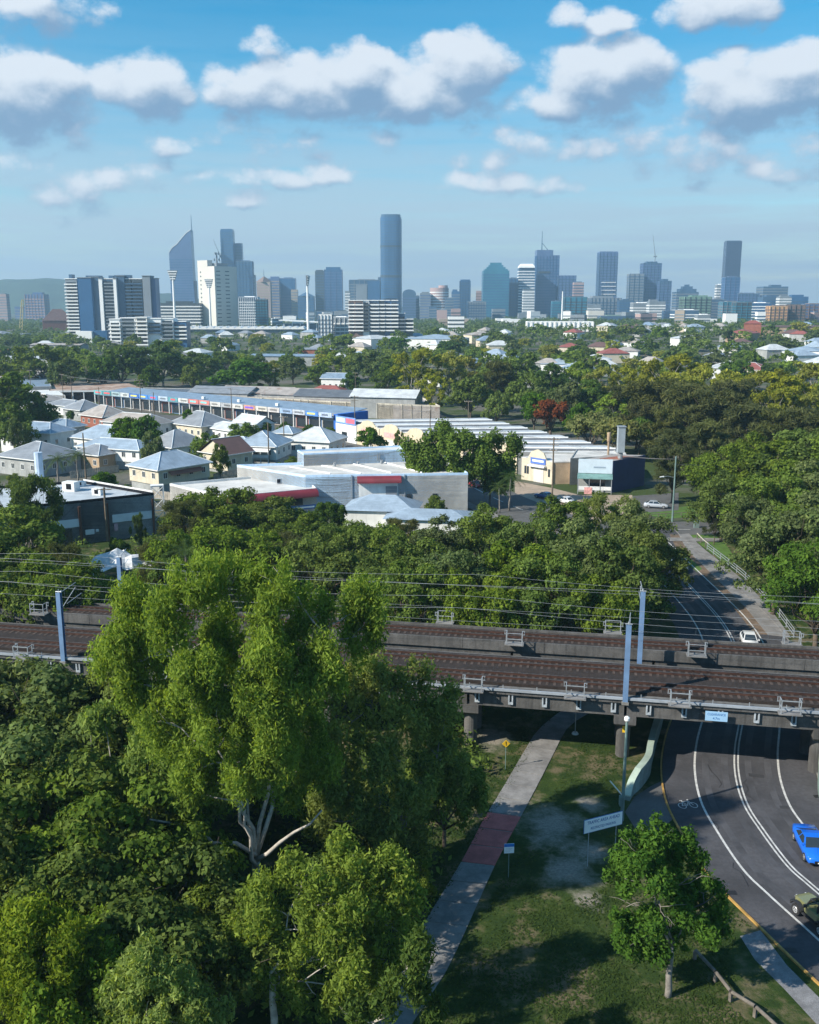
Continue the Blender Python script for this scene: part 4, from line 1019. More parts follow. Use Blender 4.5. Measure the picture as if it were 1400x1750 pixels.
def undergrowth():
    rng = np.random.default_rng(12); C = []
    for _ in range(420):
        px, py = rng.random() * 1000 - 180, 1210 + rng.random() * 560; q = G(px, py)
        pathx = 960 - (py - 1215) * (960 - 639) / 535
        if px > pathx - 60: continue
        r = .6 + .9 * rng.random(); C.append((q.x, q.y, r * .35, r * 1.4, r))
    for _ in range(420):
        px, py = rng.random() * 1300 - 60, 925 + rng.random() * 130; q = G(px, py)
        if 1080 < px or q.y < 104.5: continue
        r = .6 + 1.1 * rng.random(); C.append((q.x, q.y, r * .35, r * 1.5, r))
    V, F = leaves(C, 60, .45, .5, rng, low=.1)
    tag(put('undergrowth', np_mesh('undergrowth', V, F, LEAF['fig'])), 'dark undergrowth covering the floor of the woods beside the viaducts', 'undergrowth', kind='stuff')
undergrowth()

def grass():
    rng = np.random.default_rng(14); P = []
    pxs = rng.random(52000) * 760 + 660; pys = 1205 + rng.random(52000) * 580
    cl = np.array([(p.x, p.y) for p in CL]); V = []
    bare = [(G(px, py), r) for (px, py, r) in ((945, 1412, 3.0), (975, 1490, 2.2), (1015, 1455, 1.6), (840, 1262, 2.2), (1010, 1375, 1.4))]
    for px, py in zip(pxs, pys):
        q = G(px, py)
        dist = np.min(np.hypot(cl[:, 0] - q.x, cl[:, 1] - q.y))
        if dist < 6.9 or q.y > 92: continue
        pl = 960 - (py - 1215) * .6; pr = 1008 - (py - 1218) * .572
        if pl - 8 < px < pr + 14: continue
        if 1068 < px < 1160 and py < 1440: continue
        if px > 1255 and py > 1585 and dist < 12.5: continue
        if any(math.hypot(q.x - g_.x, (q.y - g_.y) * .8) < r_ * 1.15 for g_, r_ in bare): continue
        P.append((q.x, q.y, .03))
    P = np.array(P); n = len(P)
    keep = (np.sin(P[:, 0] * .9 + 1.3 * np.sin(P[:, 1] * .5)) * np.sin(P[:, 1] * .7 + np.sin(P[:, 0] * .6)) + .5 * rng.normal(size=n)) > -.35
    P = P[keep]; n = len(P); th = rng.random(n) * 6.28; a = np.stack([np.cos(th), np.sin(th), np.zeros(n)], 1) * (.05 + .06 * rng.random(n))[:, None]
    tip = np.stack([rng.normal(size=n) * .12, .10 + rng.normal(size=n) * .08, .03 + .05 * rng.random(n)], 1)
    V = np.stack([P - a, P + a, P + tip], 1).reshape(-1, 3)
    tag(put('grass', np_mesh('grass', V, np.arange(n * 3).reshape(n, 3), leafmat('grass_blades', (.022, .042, .010), (.058, .088, .020), .3))), 'short patchy grass beside the footpath and the road', 'grass', kind='stuff')
grass()
# ------------------------------------------------------------------ building materials
RB = roofmat('roof_blue_grey', (.30, .38, .47)); RW = roofmat('roof_pale', (.55, .58, .60), .4); RG = roofmat('roof_grey', (.24, .26, .29)); RD = roofmat('roof_dark_grey', (.13, .14, .16))
RBR = roofmat('roof_brown_tile', (.13, .075, .07), .8, ribs=2.2); RRED = roofmat('roof_red', (.27, .085, .07), .6); RBLUE = roofmat('roof_blue', (.22, .30, .40)); RRUST = roofmat('roof_rusty', (.46, .36, .30), .7, rust=.75, ribs=.8)
RFLAT = mat('flat_roof_sheet', (.56, .55, .53), .7, var=.2, scale=.25, fine=.15); RWARM = roofmat('roof_warm_grey', (.36, .33, .31), .6, rust=.3)
WW = mat('wall_white', (.70, .71, .70), .8, var=.1, scale=.4, streak=.25); WC = mat('wall_cream', (.58, .52, .41), .85, var=.12, scale=.4, streak=.3); WBL = mat('wall_sky_shade_blue', (.52, .70, .93), .8, var=.12, scale=.3, streak=.3)  # WBL: sky-shade blue of the white warehouse front put into its colour
WG = mat('wall_grey', (.33, .34, .34), .85, var=.2, scale=.4, streak=.4); WCONC = mat('wall_raw_concrete', (.50, .46, .39), .9, var=.22, scale=.25, streak=.7); WTAN = mat('wall_tan_brick', (.42, .31, .21), .9, var=.18, scale=.5, fine=.3)
WBK = mat('wall_black', (.016, .017, .022), .9, spec=.1, var=.25, scale=.5); WNAVY = mat('wall_navy', (.018, .032, .10), .6, var=.2, scale=.3, streak=.2); WBLUE = mat('wall_bright_blue', (.03, .14, .50), .6, var=.12, scale=.4); WRED = mat('wall_red_brick', (.30, .11, .075), .85, var=.2, scale=.5, fine=.3)
MAROON = roofmat('maroon_awning_steel', (.19, .022, .035), .5, ribs=2.0); TRIM = mat('white_trim', (.72, .73, .73), .6, var=.06); ROLLER = mat('grey_roller_door', (.22, .24, .27), .6, var=.12); GREENF = mat('green_fascia', (.14, .26, .25), .7, var=.2)
RIDGE = mat('pale_ridge_cap', (.62, .66, .70), .5, var=.1)

def windows_on(t, a, b, z, w, h, n, m_frame=TRIM, pane=GLASSD):
    """n windows along wall a->b (2-D, outside on the right-hand side)"""
    a, b = Vector(a), Vector(b); u = (b - a); L = u.length; u.normalize(); nrm = Vector((u.y, -u.x)); ang = math.atan2(u.y, u.x)
    fm = MB(); fm.bb(-w / 2, w / 2, -.06, .05, 0, .09); fm.bb(-w / 2, w / 2, -.06, .05, h - .09, h); fm.bb(-w / 2, -w / 2 + .09, -.06, .05, .091, h - .091); fm.bb(w / 2 - .09, w / 2, -.06, .05, .091, h - .091); fm.bb(-.03, .03, -.05, .04, .091, h - .091)
    fmesh = fm.mesh('window_frame', m_frame); pm = MB().bb(-w / 2 + .05, w / 2 - .05, -.03, .03, .05, h - .05).mesh('window_pane', pane)
    for k in range(n):
        p = a + u * (L * (k + .5) / n) + nrm * .0
        f = put('window', fmesh, t, (p.x, p.y, z), ang); put('pane', pm, f)

def house(x, y, w, d, eave, rh, ang, wall, roof, label, kind='hip', group=None, detail=True, stilts=0.0, z=None, over=.55):
    t = top('house', label, 'house', (x, y, terrain(x, y) if z is None else z), ang, group)
    mb = MB().bb(-w / 2, w / 2, -d / 2, d / 2, stilts, eave); mb.obj('wall', wall, t)
    if stilts:
        MB().bb(-w / 2 + .25, w / 2 - .25, -d / 2 + .25, d / 2 - .25, -.3, stilts - .002).obj('undercroft', WG, t)
    W2, D2 = w / 2 + over, d / 2 + over; e = eave + .10; r = MB()
    if kind == 'hip':
        if w >= d: rl = (w - d) / 2 + .4; A, B_ = (-rl, 0), (rl, 0)
        else: rl = (d - w) / 2 + .4; A, B_ = (0, -rl), (0, rl)
        c = [(-W2, -D2, e), (W2, -D2, e), (W2, D2, e), (-W2, D2, e)]; A = (*A, e + rh); B_ = (*B_, e + rh)
        if w >= d: r.poly([c[0], c[1], B_, A]); r.poly([c[1], c[2], B_]); r.poly([c[2], c[3], A, B_]); r.poly([c[3], c[0], A]); hips = ((c[0], A), (c[3], A), (c[1], B_), (c[2], B_), (A, B_))
        else: r.poly([c[0], c[1], A]); r.poly([c[1], c[2], B_, A]); r.poly([c[2], c[3], B_]); r.poly([c[3], c[0], A, B_]); hips = ((c[0], A), (c[1], A), (c[2], B_), (c[3], B_), (A, B_))
        r.poly([c[3], c[2], c[1], c[0]])
        ro = r.obj('roof', roof, t, fix=False)
    else:
        c = [(-W2, -D2, e), (W2, -D2, e), (W2, D2, e), (-W2, D2, e)]; A, B_ = (-W2, 0, e + rh), (W2, 0, e + rh)
        r.poly([c[0], c[1], B_, A]); r.poly([c[2], c[3], A, B_]); r.poly([c[3], c[2], c[1], c[0]])
        ro = r.obj('roof', roof, t, fix=False); hips = ((A, B_),)
        g = MB()
        for sx in (-1, 1): g.prism([(0, 0)] * 0 or [(-d / 2, 0), (d / 2, 0), (0, rh * (d / 2) / D2)], -.06, .06)
        for sx in (-1, 1):
            gg = MB(); xx = sx * w / 2
            gg.loft([[(xx - .05, -d / 2, eave), (xx - .05, d / 2, eave), (xx - .05, 0, eave + rh * .93)], [(xx + .05, -d / 2, eave), (xx + .05, d / 2, eave), (xx + .05, 0, eave + rh * .93)]]); gg.obj('gable', wall, t)
    if detail:
        for (a, b) in hips: 
            if (Vector(a) - Vector(b)).length > .3: MB().tube([Vector(a) + Vector((0, 0, .03)), Vector(b) + Vector((0, 0, .03))], .10, 5).obj('ridge_cap', RIDGE, ro)
        for (x0, x1, y0, y1) in ((-W2, W2, -D2 - .1, -D2), (-W2, W2, D2, D2 + .1), (-W2 - .1, -W2, -D2, D2), (W2, W2 + .1, -D2, D2)):
            MB().bb(x0, x1, y0, y1, e - .16, e + .06).obj('gutter', TRIM, t)
        zz = stilts + (eave - stilts) * .38
        hgt = min(1.35, (eave - stilts) * .48)
        windows_on(t, (-w / 2, -d / 2), (w / 2, -d / 2), zz, 1.15, hgt, max(2, int(w / 3))); windows_on(t, (-w / 2, d / 2), (-w / 2, -d / 2), zz, 1.15, hgt, max(2, int(d / 3.2))); windows_on(t, (w / 2, -d / 2), (w / 2, d / 2), zz, 1.15, hgt, max(2, int(d / 3.2)))
    return t

def verandah(t, w, d, h, m=TRIM, y=0):
    o = MB().loft([[(-w / 2, -d, h), (w / 2, -d, h), (w / 2, 0, h + .6), (-w / 2, 0, h + .6)], [(-w / 2, -d, h + .1), (w / 2, -d, h + .1), (w / 2, 0, h + .7), (-w / 2, 0, h + .7)]]).obj('verandah_roof', m, t, (0, y, 0))
    pm = MB().bb(-.07, .07, -.07, .07, 0, h).mesh('verandah_post', TRIM)
    for k in range(5): put('verandah_post', pm, t, (-w / 2 + .1 + k * (w - .2) / 4, y - d + .1, 0))
    MB().bb(-w / 2, w / 2, y - d, y - d + .06, 1.9, 2.6).obj('railing', TRIM, t)

GA = R(-39)
def hs(px, base, w, d, eave, rh, roof, wall, label, kind='hip', ang=GA, st=0.0, **k):
    p = G(px, base); return house(p.x, p.y, w, d, eave, rh, ang, wall, roof, label, kind, stilts=st, **k)

h1 = hs(292, 832, 10.5, 14, 5.2, 2.9, RB, WC, 'cream two storey house with a blue grey hip roof beside the maroon canopied wing', st=1.9)
for s in (-3, 0, 3):
    MB().loft([[(s - .8, -5.3, 4.35), (s + .8, -5.3, 4.35), (s + .8, -6.1, 3.9), (s - .8, -6.1, 3.9)], [(s - .8, -5.3, 4.4), (s + .8, -5.3, 4.4), (s + .8, -6.15, 3.95), (s - .8, -6.15, 3.95)]]).obj('window_hood', TRIM, h1)
MB().loft([[(5.3, -4.5, 4.6), (5.3, 4.5, 4.6), (6.6, 4.5, 3.9), (6.6, -4.5, 3.9)], [(5.3, -4.5, 4.66), (5.3, 4.5, 4.66), (6.6, 4.5, 3.96), (6.6, -4.5, 3.96)]]).obj('red_awning', WRED, h1)
hs(304, 788, 11, 11.5, 4.6, 3.6, RG, WW, 'white house with a steep dark grey hip roof behind the cream house', st=1.2)
hs(205, 796, 19, 8.5, 5.0, 1.9, RB, WW, 'long white house with a pale blue roof and a row of windows', ang=R(-22), st=2.0)
hs(183, 772, 15, 11, 4.2, 3.2, RB, WW, 'house with a pale blue hip roof behind the long white house', ang=R(-30))
hs(70, 806, 14, 13, 4.2, 3.2, RG, WG, 'house with a grey hip roof at the left behind the black building', ang=R(-30))
hs(170, 800, 9, 8, 4.0, 2.0, RG, WTAN, 'small tan house with a low grey roof between the palm and the long white house', ang=R(-30))
hs(70, 765, 17, 9, 5, 2.4, RBLUE, WW, 'house with a deep blue roof near the left edge', ang=R(-25))
hs(42, 770, 9, 8, 4.5, 2.0, RW, WW, 'small white house with a pale roof at the left edge below the deep blue roof', ang=R(-30))
hs(45, 732, 14, 9, 4.2, 2.4, RWARM, WW, 'house with a pale brown grey roof left of the dark hip roof', ang=R(-30))
hs(345, 746, 15, 12, 4.2, 3.7, RG, WC, 'tall grey hip roofed house with a white ridge before the red shops', ang=R(-39))
hs(236, 746, 20, 9, 4.6, 2.6, RWARM, WW, 'house with a pale grey roof behind the two bright trees', ang=R(-28))
hs(180, 728, 13, 10, 3.8, 3.2, RWARM, WRED, 'red brick house with a grey hip roof near the shop row', ang=R(-39))
hs(145, 716, 11, 10, 3.8, 3.0, RG, WG, 'house with a dark grey pyramid roof by the street poles', ang=R(-39))
hs(388, 803, 8, 10, 4.6, 3.4, RBR, WC, 'cream cottage with a steep brown tiled gable roof', 'gable', R(-39) + math.pi / 2, st=.8)
h = hs(452, 786, 11, 12, 4.4, 3.3, RB, WW, 'white weatherboard cottage with a verandah and blue grey hip roof', ang=R(-12), st=1.0); verandah(h, 8.5, 2.2, 3.4, TRIM, -6.2)
hs(412, 782, 8, 7, 4.0, 1.6, RB, WW, 'low side wing of the white weatherboard cottage', ang=R(-12), st=1.0)
hs(543, 776, 12, 11, 4.2, 3.2, RW, WW, 'white cottage with a pale pyramid roof beside the verandah cottage', ang=R(-20))
hs(492, 762, 6, 6, 4, 1.8, RB, WW, 'tiny pyramid roofed house peeping between the two cottages', ang=R(-20))
hs(395, 752, 15, 8, 3.6, 1.7, RW, WW, 'low white roofed house behind the dark rounded tree', ang=R(-45))
hs(435, 742, 12, 7, 3.8, 2.2, RW, WW, 'white gabled house right of the dark rounded tree', 'gable', ang=R(-45))
hs(110, 748, 10, 8, 3.6, 2.2, RBLUE, WG, 'small house with a slate blue roof behind the palm', ang=R(-25))
hs(120, 707, 16, 9, 3.4, 1.8, RG, WW, 'low house with a grey roof left of the street poles', ang=R(-35))
hs(70, 700, 18, 10, 4, 2.2, RWARM, WW, 'low pale roofed house behind the spreading green tree', ang=R(-35))
hs(655, 892, 13, 9, 3.0, 2.2, RB, WW, 'low pale blue hip roofed shed before the blue shaded wall', ang=R(-8), detail=False)
hs(735, 905, 15, 8, 2.6, 1.2, RB, WW, 'low flat pale roof at the edge of the round trees', ang=R(-8), detail=False)

# ------------------------------------------------------------------ flat roofed commercial buildings
def poly_bld(name, label, cat, px, z, wall, roof, par=.45, z0=-.3, base=None, th=.25):
    P = [G(x, y, z) for x, y in px] if base is None else base
    c = sum(P, Vector()) / len(P); t = top(name, label, cat, (c.x, c.y, terrain(c.x, c.y)))
    P = [Vector((p.x - c.x, p.y - c.y)) for p in P]; A = sum(P[i].x * P[(i + 1) % len(P)].y - P[(i + 1) % len(P)].x * P[i].y for i in range(len(P)))
    if A < 0: P.reverse()
    MB().prism([p[:] for p in P], z0, z - par).obj('roof', roof, t)
    n = len(P)
    for i in range(n):
        a, b = P[i], P[(i + 1) % n]; u = (b - a).normalized(); s = Vector((-u.y, u.x))
        w = MB(); w.prism([(a + u * .001)[:], (b - u * .001)[:], (b + s * th - u * th)[:], (a + s * th + u * th)[:]], z0 - .01, z); w.obj('wall', wall, t)
    return t, c
def wpt(c, px, py, z): 
    p = G(px, py, z); return Vector((p.x - c.x, p.y - c.y, 0))
def on_wall(t, a, b, f0, f1, z0, z1, name, m, proud=.08, depth=.06, label=None):
    """a panel on the wall from a to b (local xy; outside on the right-hand side)"""
    a, b = Vector(a[:2]), Vector(b[:2]); u = b - a; L = u.length; u.normalize(); nrm = Vector((u.y, -u.x)); ang = math.atan2(u.y, u.x)
    c = a + u * L * (f0 + f1) / 2 + nrm * proud
    o = MB().box((0, 0, (z1 - z0) / 2), (L * (f1 - f0), depth, z1 - z0)).obj(name, m, t, (c.x, c.y, z0), ang)
    if label: o['label'] = label
    return o
def half_barrel(t, a, b, z, r, name, m):
    a, b = Vector(a[:2]), Vector(b[:2]); u = (b - a).normalized(); nrm = Vector((u.y, -u.x)); rings = []
    for q in (a, b): rings.append([(*(q + nrm * (r * math.sin(th))), z + r * math.cos(th)) for th in [math.pi * .5 * k / 7 for k in range(8)]] + [(*(q + nrm * .02), z)])
    return MB().loft(rings).obj(name, m, t)

# white warehouse block in sky-shade blue with a maroon door canopy, and its wing
mp = [(522, 812), (800, 808), (762, 776), (690, 782), (520, 790), (405, 794)]
t, c = poly_bld('warehouse', 'large white warehouse block with blue shaded walls and a maroon canopy over a roller door', 'warehouse', mp, 8.0, WBL, RFLAT)
a, b = wpt(c, 522, 812, 8), wpt(c, 800, 808, 8)
on_wall(t, a, b, .325, .565, .0, 6.4, 'recessed_bay', WW, .05, .1); half_barrel(t, a.lerp(b, .315), a.lerp(b, .585), 6.4, 1.25, 'door_canopy', MAROON)
o = on_wall(t, a, b, .49, .56, 0, 5.6, 'roller_door', ROLLER, .13, .06)
for k in range(9): on_wall(t, a, b, .492, .558, .3 + k * .58, .36 + k * .58, 'door_slat', GALV, .17, .03)
on_wall(t, a, b, .335, .36, 0, 2.2, 'door', WBK, .14, .06); on_wall(t, a, b, .62, .65, .9, 4.0, 'window', GLASSD, .07); on_wall(t, a, b, .78, .81, .9, 4.0, 'window', GLASSD, .07)
on_wall(t, a, b, .28, .285, 0, 7.9, 'downpipe', GALV, .12, .1); on_wall(t, a, b, .605, .61, 0, 7.9, 'downpipe', GALV, .12, .1)
for f in (.12, .3, .48, .66, .84):
    p = wpt(c, 460 + 300 * f, 800 - 14 * f, 7.6); q = wpt(c, 530 + 290 * f, 810 - 3 * f, 7.6); d_ = (q - p); 
    MB().tube([(p.x, p.y, 7.62), (q.x, q.y, 7.62)], .16, 4).obj('roof_flashing', TRIM, t)
for f in (.2, .45, .7): p = wpt(c, 540 + 160 * f, 798 - 8 * f, 7.6); MB().tube([(p.x, p.y, 7.5), (p.x, p.y, 8.2), (p.x, p.y, 8.35)], [.25, .25, .4], 8).obj('roof_vent', GALV, t)
pp = [(600 - 81, 797), (690, 786), (682, 775), (505, 783)]
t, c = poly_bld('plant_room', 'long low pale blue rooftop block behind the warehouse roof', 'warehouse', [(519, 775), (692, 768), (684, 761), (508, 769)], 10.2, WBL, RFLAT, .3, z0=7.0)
a, b = wpt(c, 519, 775, 10.2), wpt(c, 692, 768, 10.2); 
for f in (.72, .74): on_wall(t, a, b, f, f + .008, 8.0, 9.6, 'pipe', GALV, .15, .12)
wp = [(384, 848), (541, 834), (522, 816), (451, 812), (290, 826)]
t, c = poly_bld('workshop_wing', 'white workshop with a pale flat roof and a long maroon canopy', 'workshop', wp, 6.0, WW, RFLAT)
a, b = wpt(c, 384, 848, 6), wpt(c, 541, 834, 6); half_barrel(t, a.lerp(b, .0), a.lerp(b, 1.0), 4.6, 1.3, 'canopy', MAROON)
on_wall(t, a, b, .70, .99, 2.1, 2.9, 'sign_band', SIGNB, .06); on_wall(t, a, b, .72, .97, 2.35, 2.65, 'sign_lettering', SIGNW, .1, .03); on_wall(t, a, b, .72, .84, 3.0, 4.3, 'window', GLASSD, .06); on_wall(t, a, b, .15, .6, .4, 4.2, 'grey_door', ROLLER, .06)
p = wpt(c, 524, 866, 1); on_wall(t, a, b, .86, .93, 1.1, 1.7, 'badge', SIGNB, .06)
for px, py in ((457, 816), (469, 819), (478, 826), (489, 825)):
    p = wpt(c, px, py, 5.6); MB().box((p.x, p.y, 6.1), (1.1, .8, 1.0), .4).obj('air_conditioner', GALV, t); MB().box((p.x - .1, p.y - .45, 6.15), (.7, .06, .7), .4).obj('fan_grille', WBK, t)
d_, e_ = wpt(c, 290, 826, 6), wpt(c, 384, 848, 6); on_wall(t, d_, e_, .5, .52, 0, 5.4, 'downpipe', WG, .1, .1); on_wall(t, d_, e_, .62, .64, 0, 5.4, 'downpipe', WG, .1, .1)
mb = MB()
# black fronted building at the left
bp = [(-60, 874), (138, 855), (263, 842), (140, 821), (-50, 834)]
t, c = poly_bld('black_building', 'black walled commercial building with white bands and a pale flat roof', 'commercial building', bp, 7.6, WBK, mat('pale_flat_roof', (.40, .44, .48), .6, var=.2, scale=.3))
a, b, e = wpt(c, -60, 874, 7.6), wpt(c, 138, 855, 7.6), wpt(c, 263, 842, 7.6)
BW = mat('white_band', (.62, .68, .75), .6, var=.06)
on_wall(t, a, b, .55, .97, 3.1, 4.5, 'white_band', BW, .2); on_wall(t, b, e, .40, .95, 3.1, 4.5, 'white_band', BW, .2)
for (aa, bb_, f) in ((a, b, .98), (b, e, .34), (b, e, .97)): on_wall(t, aa, bb_, f - .012, f + .012, 0, 6.6, 'brown_column', mat('brown_column', (.10, .045, .03), .8), .25, .3)
on_wall(t, b, e, .03, .15, 1.5, 2.4, 'notice_board', BW, .12); on_wall(t, b, e, .17, .21, 1.8, 2.3, 'notice_board', BW, .12); on_wall(t, b, e, .42, .47, 1.6, 2.9, 'poster', mat('poster', (.45, .30, .38), .6), .12)
for f in (.2, .5, .8): on_wall(t, a, b, f - .15, f + .1, .2, 2.8, 'dark_window', GLASSD, .05)
on_wall(t, a, e, .0, 1.0, 6.55, 7.55, 'fascia', mat('fascia_black', (.03, .03, .036), .6), .05) if False else None
for px, py, s in ((122, 838, 1.7), (168, 845, 1.2), (140, 830, .9)):
    p = wpt(c, px, py, 7.2); MB().box((p.x, p.y, 7.15 + s * .5), (s * 1.5, s, s), -.3).obj('air_conditioner', TRIM, t); MB().box((p.x - .15, p.y - s * .52, 7.2 + s * .5), (s * .6, .06, s * .6), -.3).obj('fan_grille', WBK, t)
MB().tube([wpt(c, 70, 836, 7.2) + Vector((0, 0, 7.1)), wpt(c, 70, 836, 7.2) + Vector((0, 0, 14.0))], .75, 10).obj('white_flue', mat('flue', (.45, .55, .68), .6), t)
b0, b1 = wpt(c, 263, 842, 7.6), wpt(c, 140, 821, 7.6); on_wall(t, b0, b1, .02, .98, 7.0, 7.9, 'pale_parapet', TRIM, .06)
# white braced steel frame at its corner
q = G(272, 893); t = top('steel_frame', 'white cross braced steel stair frame beside the black building', 'frame', q, .3); mb = MB()
for z0 in (0.0, 2.3, 4.6):
    for (a, b) in (((-1.1, 0, z0), (1.1, 0, z0 + 2.3)), ((1.1, 0, z0), (-1.1, 0, z0 + 2.3)), ((-1.1, 0, z0 + 2.3), (1.1, 0, z0 + 2.3))): mb.tube([a, b], .07, 5)
mb.obj('bracing', TRIM, t); pm = MB().bb(-.1, .1, -.1, .1, 0, 7.0).mesh('post', TRIM)
for x, y in ((-1.1, 0), (1.1, 0), (-1.1, 1.4), (1.1, 1.4)): put('post', pm, t, (x, y, 0))
MB().bb(-1.2, 1.2, -.1, 1.5, 7.0, 7.1).obj('landing', TRIM, t)
# torn white tarp roof near the viaduct
q = G(205, 1012); t = top('tarp_shelter', 'torn white tarp draped over a low shelter above the viaduct', 'shelter', q, .3); rng = np.random.default_rng(3); mb = MB(); nx, ny = 11, 9; vv = []
for j in range(ny):
    for i in range(nx):
        u, v_ = i / (nx - 1) - .5, j / (ny - 1) - .5
        vv.append((u * 9.5, v_ * 6.5, 6.2 - 4.6 * abs(u) ** 1.3 - 3.2 * abs(v_) ** 1.2 + .28 * rng.normal()))
for j in range(ny - 1):
    for i in range(nx - 1):
        if (i, j) in ((8, 3), (9, 4), (9, 3), (7, 6)): continue
        k = j * nx + i; mb.poly([vv[k], vv[k + 1], vv[k + nx + 1], vv[k + nx]])
mb.obj('tarp', mat('tarp', (.72, .73, .75), .6, var=.25, scale=1.2, fine=.2), t, fix=False)
pm = MB().bb(-.08, .08, -.08, .08, 0, 3.6).mesh('post', GALV)
for x, y in ((-3.5, -2.4), (3.5, -2.4), (-3.5, 2.4), (3.5, 2.4)): put('post', pm, t, (x, y, 0))

# cream gabled workshop, the blue white shop and the navy wall
Fc, Lc = G(944, 828), G(891, 819); dirn = (Fc - Lc).normalized(); back = Vector((-dirn.y, dirn.x, 0))
t = top('gabled_workshop', 'cream workshop with a stepped gable front, blue sign and tan brick side', 'workshop', Lc); Fl = Fc - Lc; L = Fl.length; ang = math.atan2(Fl.y, Fl.x)
prof = [(0, 0), (L, 0), (L, 5.0), (L * .80, 5.3), (L * .70, 6.9), (L * .5, 7.6), (L * .30, 6.9), (L * .2, 5.3), (0, 5.0)]
def upright(t, prof, y0, y1, name, m, ang, loc=(0, 0, 0)):
    mb = MB(); mb.loft([[(x, y0, z) for x, z in prof], [(x, y1, z) for x, z in prof]]); return mb.obj(name, m, t, loc, ang)
upright(t, prof, 0, .35, 'gable_front', WC, ang)
o = Vector((0, 0)); f2 = Vector(Fl[:2]); on_wall(t, o, f2, .40, .72, 0, 3.4, 'roller_door', mat('door_cream', (.62, .60, .56), .6), .05, .06)
on_wall(t, o, f2, .30, .78, 4.2, 5.6, 'sign', mat('shop_sign_blue', (.10, .18, .50), .5), .1, .12); on_wall(t, o, f2, .36, .72, 4.7, 5.2, 'sign_lettering', SIGNW, .18, .03); on_wall(t, o, f2, .28, .80, 3.6, 4.0, 'awning', TRIM, .5, .9)
for f in (.10, .18, .86): on_wall(t, o, f2, f, f + .06, 1.6, 3.4, 'window', GLASSD, .04)
sd = (G(987, 827) - Fc).normalized(); p0 = Fc - Lc; p1 = p0 + sd * 18; p2 = p1 + Vector((2, 15, 0)); p3 = Vector(back * 16)
MB().prism([(p0.x + .3, p0.y + .3), (p1.x, p1.y), (p2.x, p2.y), (p3.x, p3.y), (.2, .4)], 0, 5.0).obj('tan_wall', WTAN, t); MB().prism([(p0.x - .1, p0.y + .2), (p1.x + .2, p1.y - .2), (p2.x, p2.y), (p3.x, p3.y), (0, .36)], 5.01, 5.25).obj('roof', RFLAT, t)
S0, S1_ = G(987, 840), G(1045, 842); dv = (S1_ - S0); ang = math.atan2(dv.y, dv.x); t = top('corner_shop', 'pale blue and white fronted shop with awning and a navy side wall', 'shop', S0, ang); L = dv.length
sk = Vector((9.0, 8.6)); sk = Vector((sk.x * math.cos(ang) + sk.y * math.sin(ang), -sk.x * math.sin(ang) + sk.y * math.cos(ang))); MB().prism([(.02, .02), (L - .02, .02), (L + sk.x - .02, sk.y), (sk.x + .02, sk.y)], 0, 6.8).obj('wall', WG, t); MB().bb(0, L, -.15, .015, 4.2, 7.3).obj('front_parapet', mat('shop_front_white', (.55, .65, .74), .6, var=.06), t); MB().prism([(L - .05, -.1), (L + .15, -.1), (L + sk.x + .15, sk.y + .1), (L + sk.x - .05, sk.y + .1)], 0, 7.0).obj('navy_side_wall', WNAVY, t)
MB().loft([[(-.1, -2.6, 3.3), (L + .1, -2.6, 3.3), (L + .1, 0, 4.0), (-.1, 0, 4.0)], [(-.1, -2.6, 3.42), (L + .1, -2.6, 3.42), (L + .1, 0, 4.12), (-.1, 0, 4.12)]]).obj('awning', GREENF, t)
for k in range(4): MB().bb(k * (L - .2) / 3, k * (L - .2) / 3 + .15, -2.55, -2.4, 0, 3.3).obj('awning_post', GALV, t)
MB().bb(0, L, -2.5, -2.42, .9, 1.7).obj('balustrade', TRIM, t); MB().bb(L * .2, L * .42, -2.6, -2.52, 0, 1.5).obj('red_white_banner', mat('banner', (.70, .35, .33), .6, var=.3, scale=2), t); MB().bb(L * .5, L * .75, -2.58, -2.51, 0, .9).obj('grey_panel', WG, t)
MB().bb(L * .3, L * .8, -.18, -.03, 1.0, 3.0).obj('shop_window', GLASSD, t); MB().bb(L * .45, L * .8, -.19, -.155, 5.4, 5.7).obj('sign_lettering', mat('grey_letters', (.3, .38, .48), .6), t)
MB().prism([(-.1, .02), (L - .08, .02), (L + sk.x - .08, sk.y + .1), (sk.x - .1, sk.y + .1)], 6.82, 6.95).obj('roof', RWARM, t); MB().prism([(4.5, 3), (L + 1.5, 3), (L + 6.5, 7.5), (9, 7.5)], 6.96, 7.05).obj('rusty_patch', mat('rusty_patch', (.30, .11, .07), .8, var=.3), t)
q = G(1070, 795, 6.5); t = top('flue_stack', 'tall square grey flue stack behind the navy walled shop', 'flue', (q.x, q.y + 6, 0)); MB().tube([(0, 0, 0), (0, 0, 8.5)], .55, 10).obj('lower_pipe', GALV, t); MB().bb(-.75, .75, -.75, .75, 8.4, 14.0).obj('stack', mat('flue_grey', (.33, .38, .42), .6, .1), t); MB().bb(-.9, .9, -.9, .9, 14.0, 14.2).obj('cap', GALV, t)
q = G(1052, 790, 6.5); t = top('vent_pipe', 'thin vent pipe left of the tall flue stack', 'pipe', (q.x, q.y + 8, 0)); MB().tube([(0, 0, 0), (0, 0, 10)], .25, 8).obj('pipe', WTAN, t); MB().tube([(0, 0, 10), (0, 0, 12)], .42, 8).obj('cowl', WTAN, t)
p = G(1010, 800, 5.5); t, c = poly_bld('low_shed', 'low flat white roofed shed behind the cream gabled workshop', 'shed', [(975, 783), (1060, 778), (1050, 768), (985, 768)], 6.2, WG, RFLAT, .2)

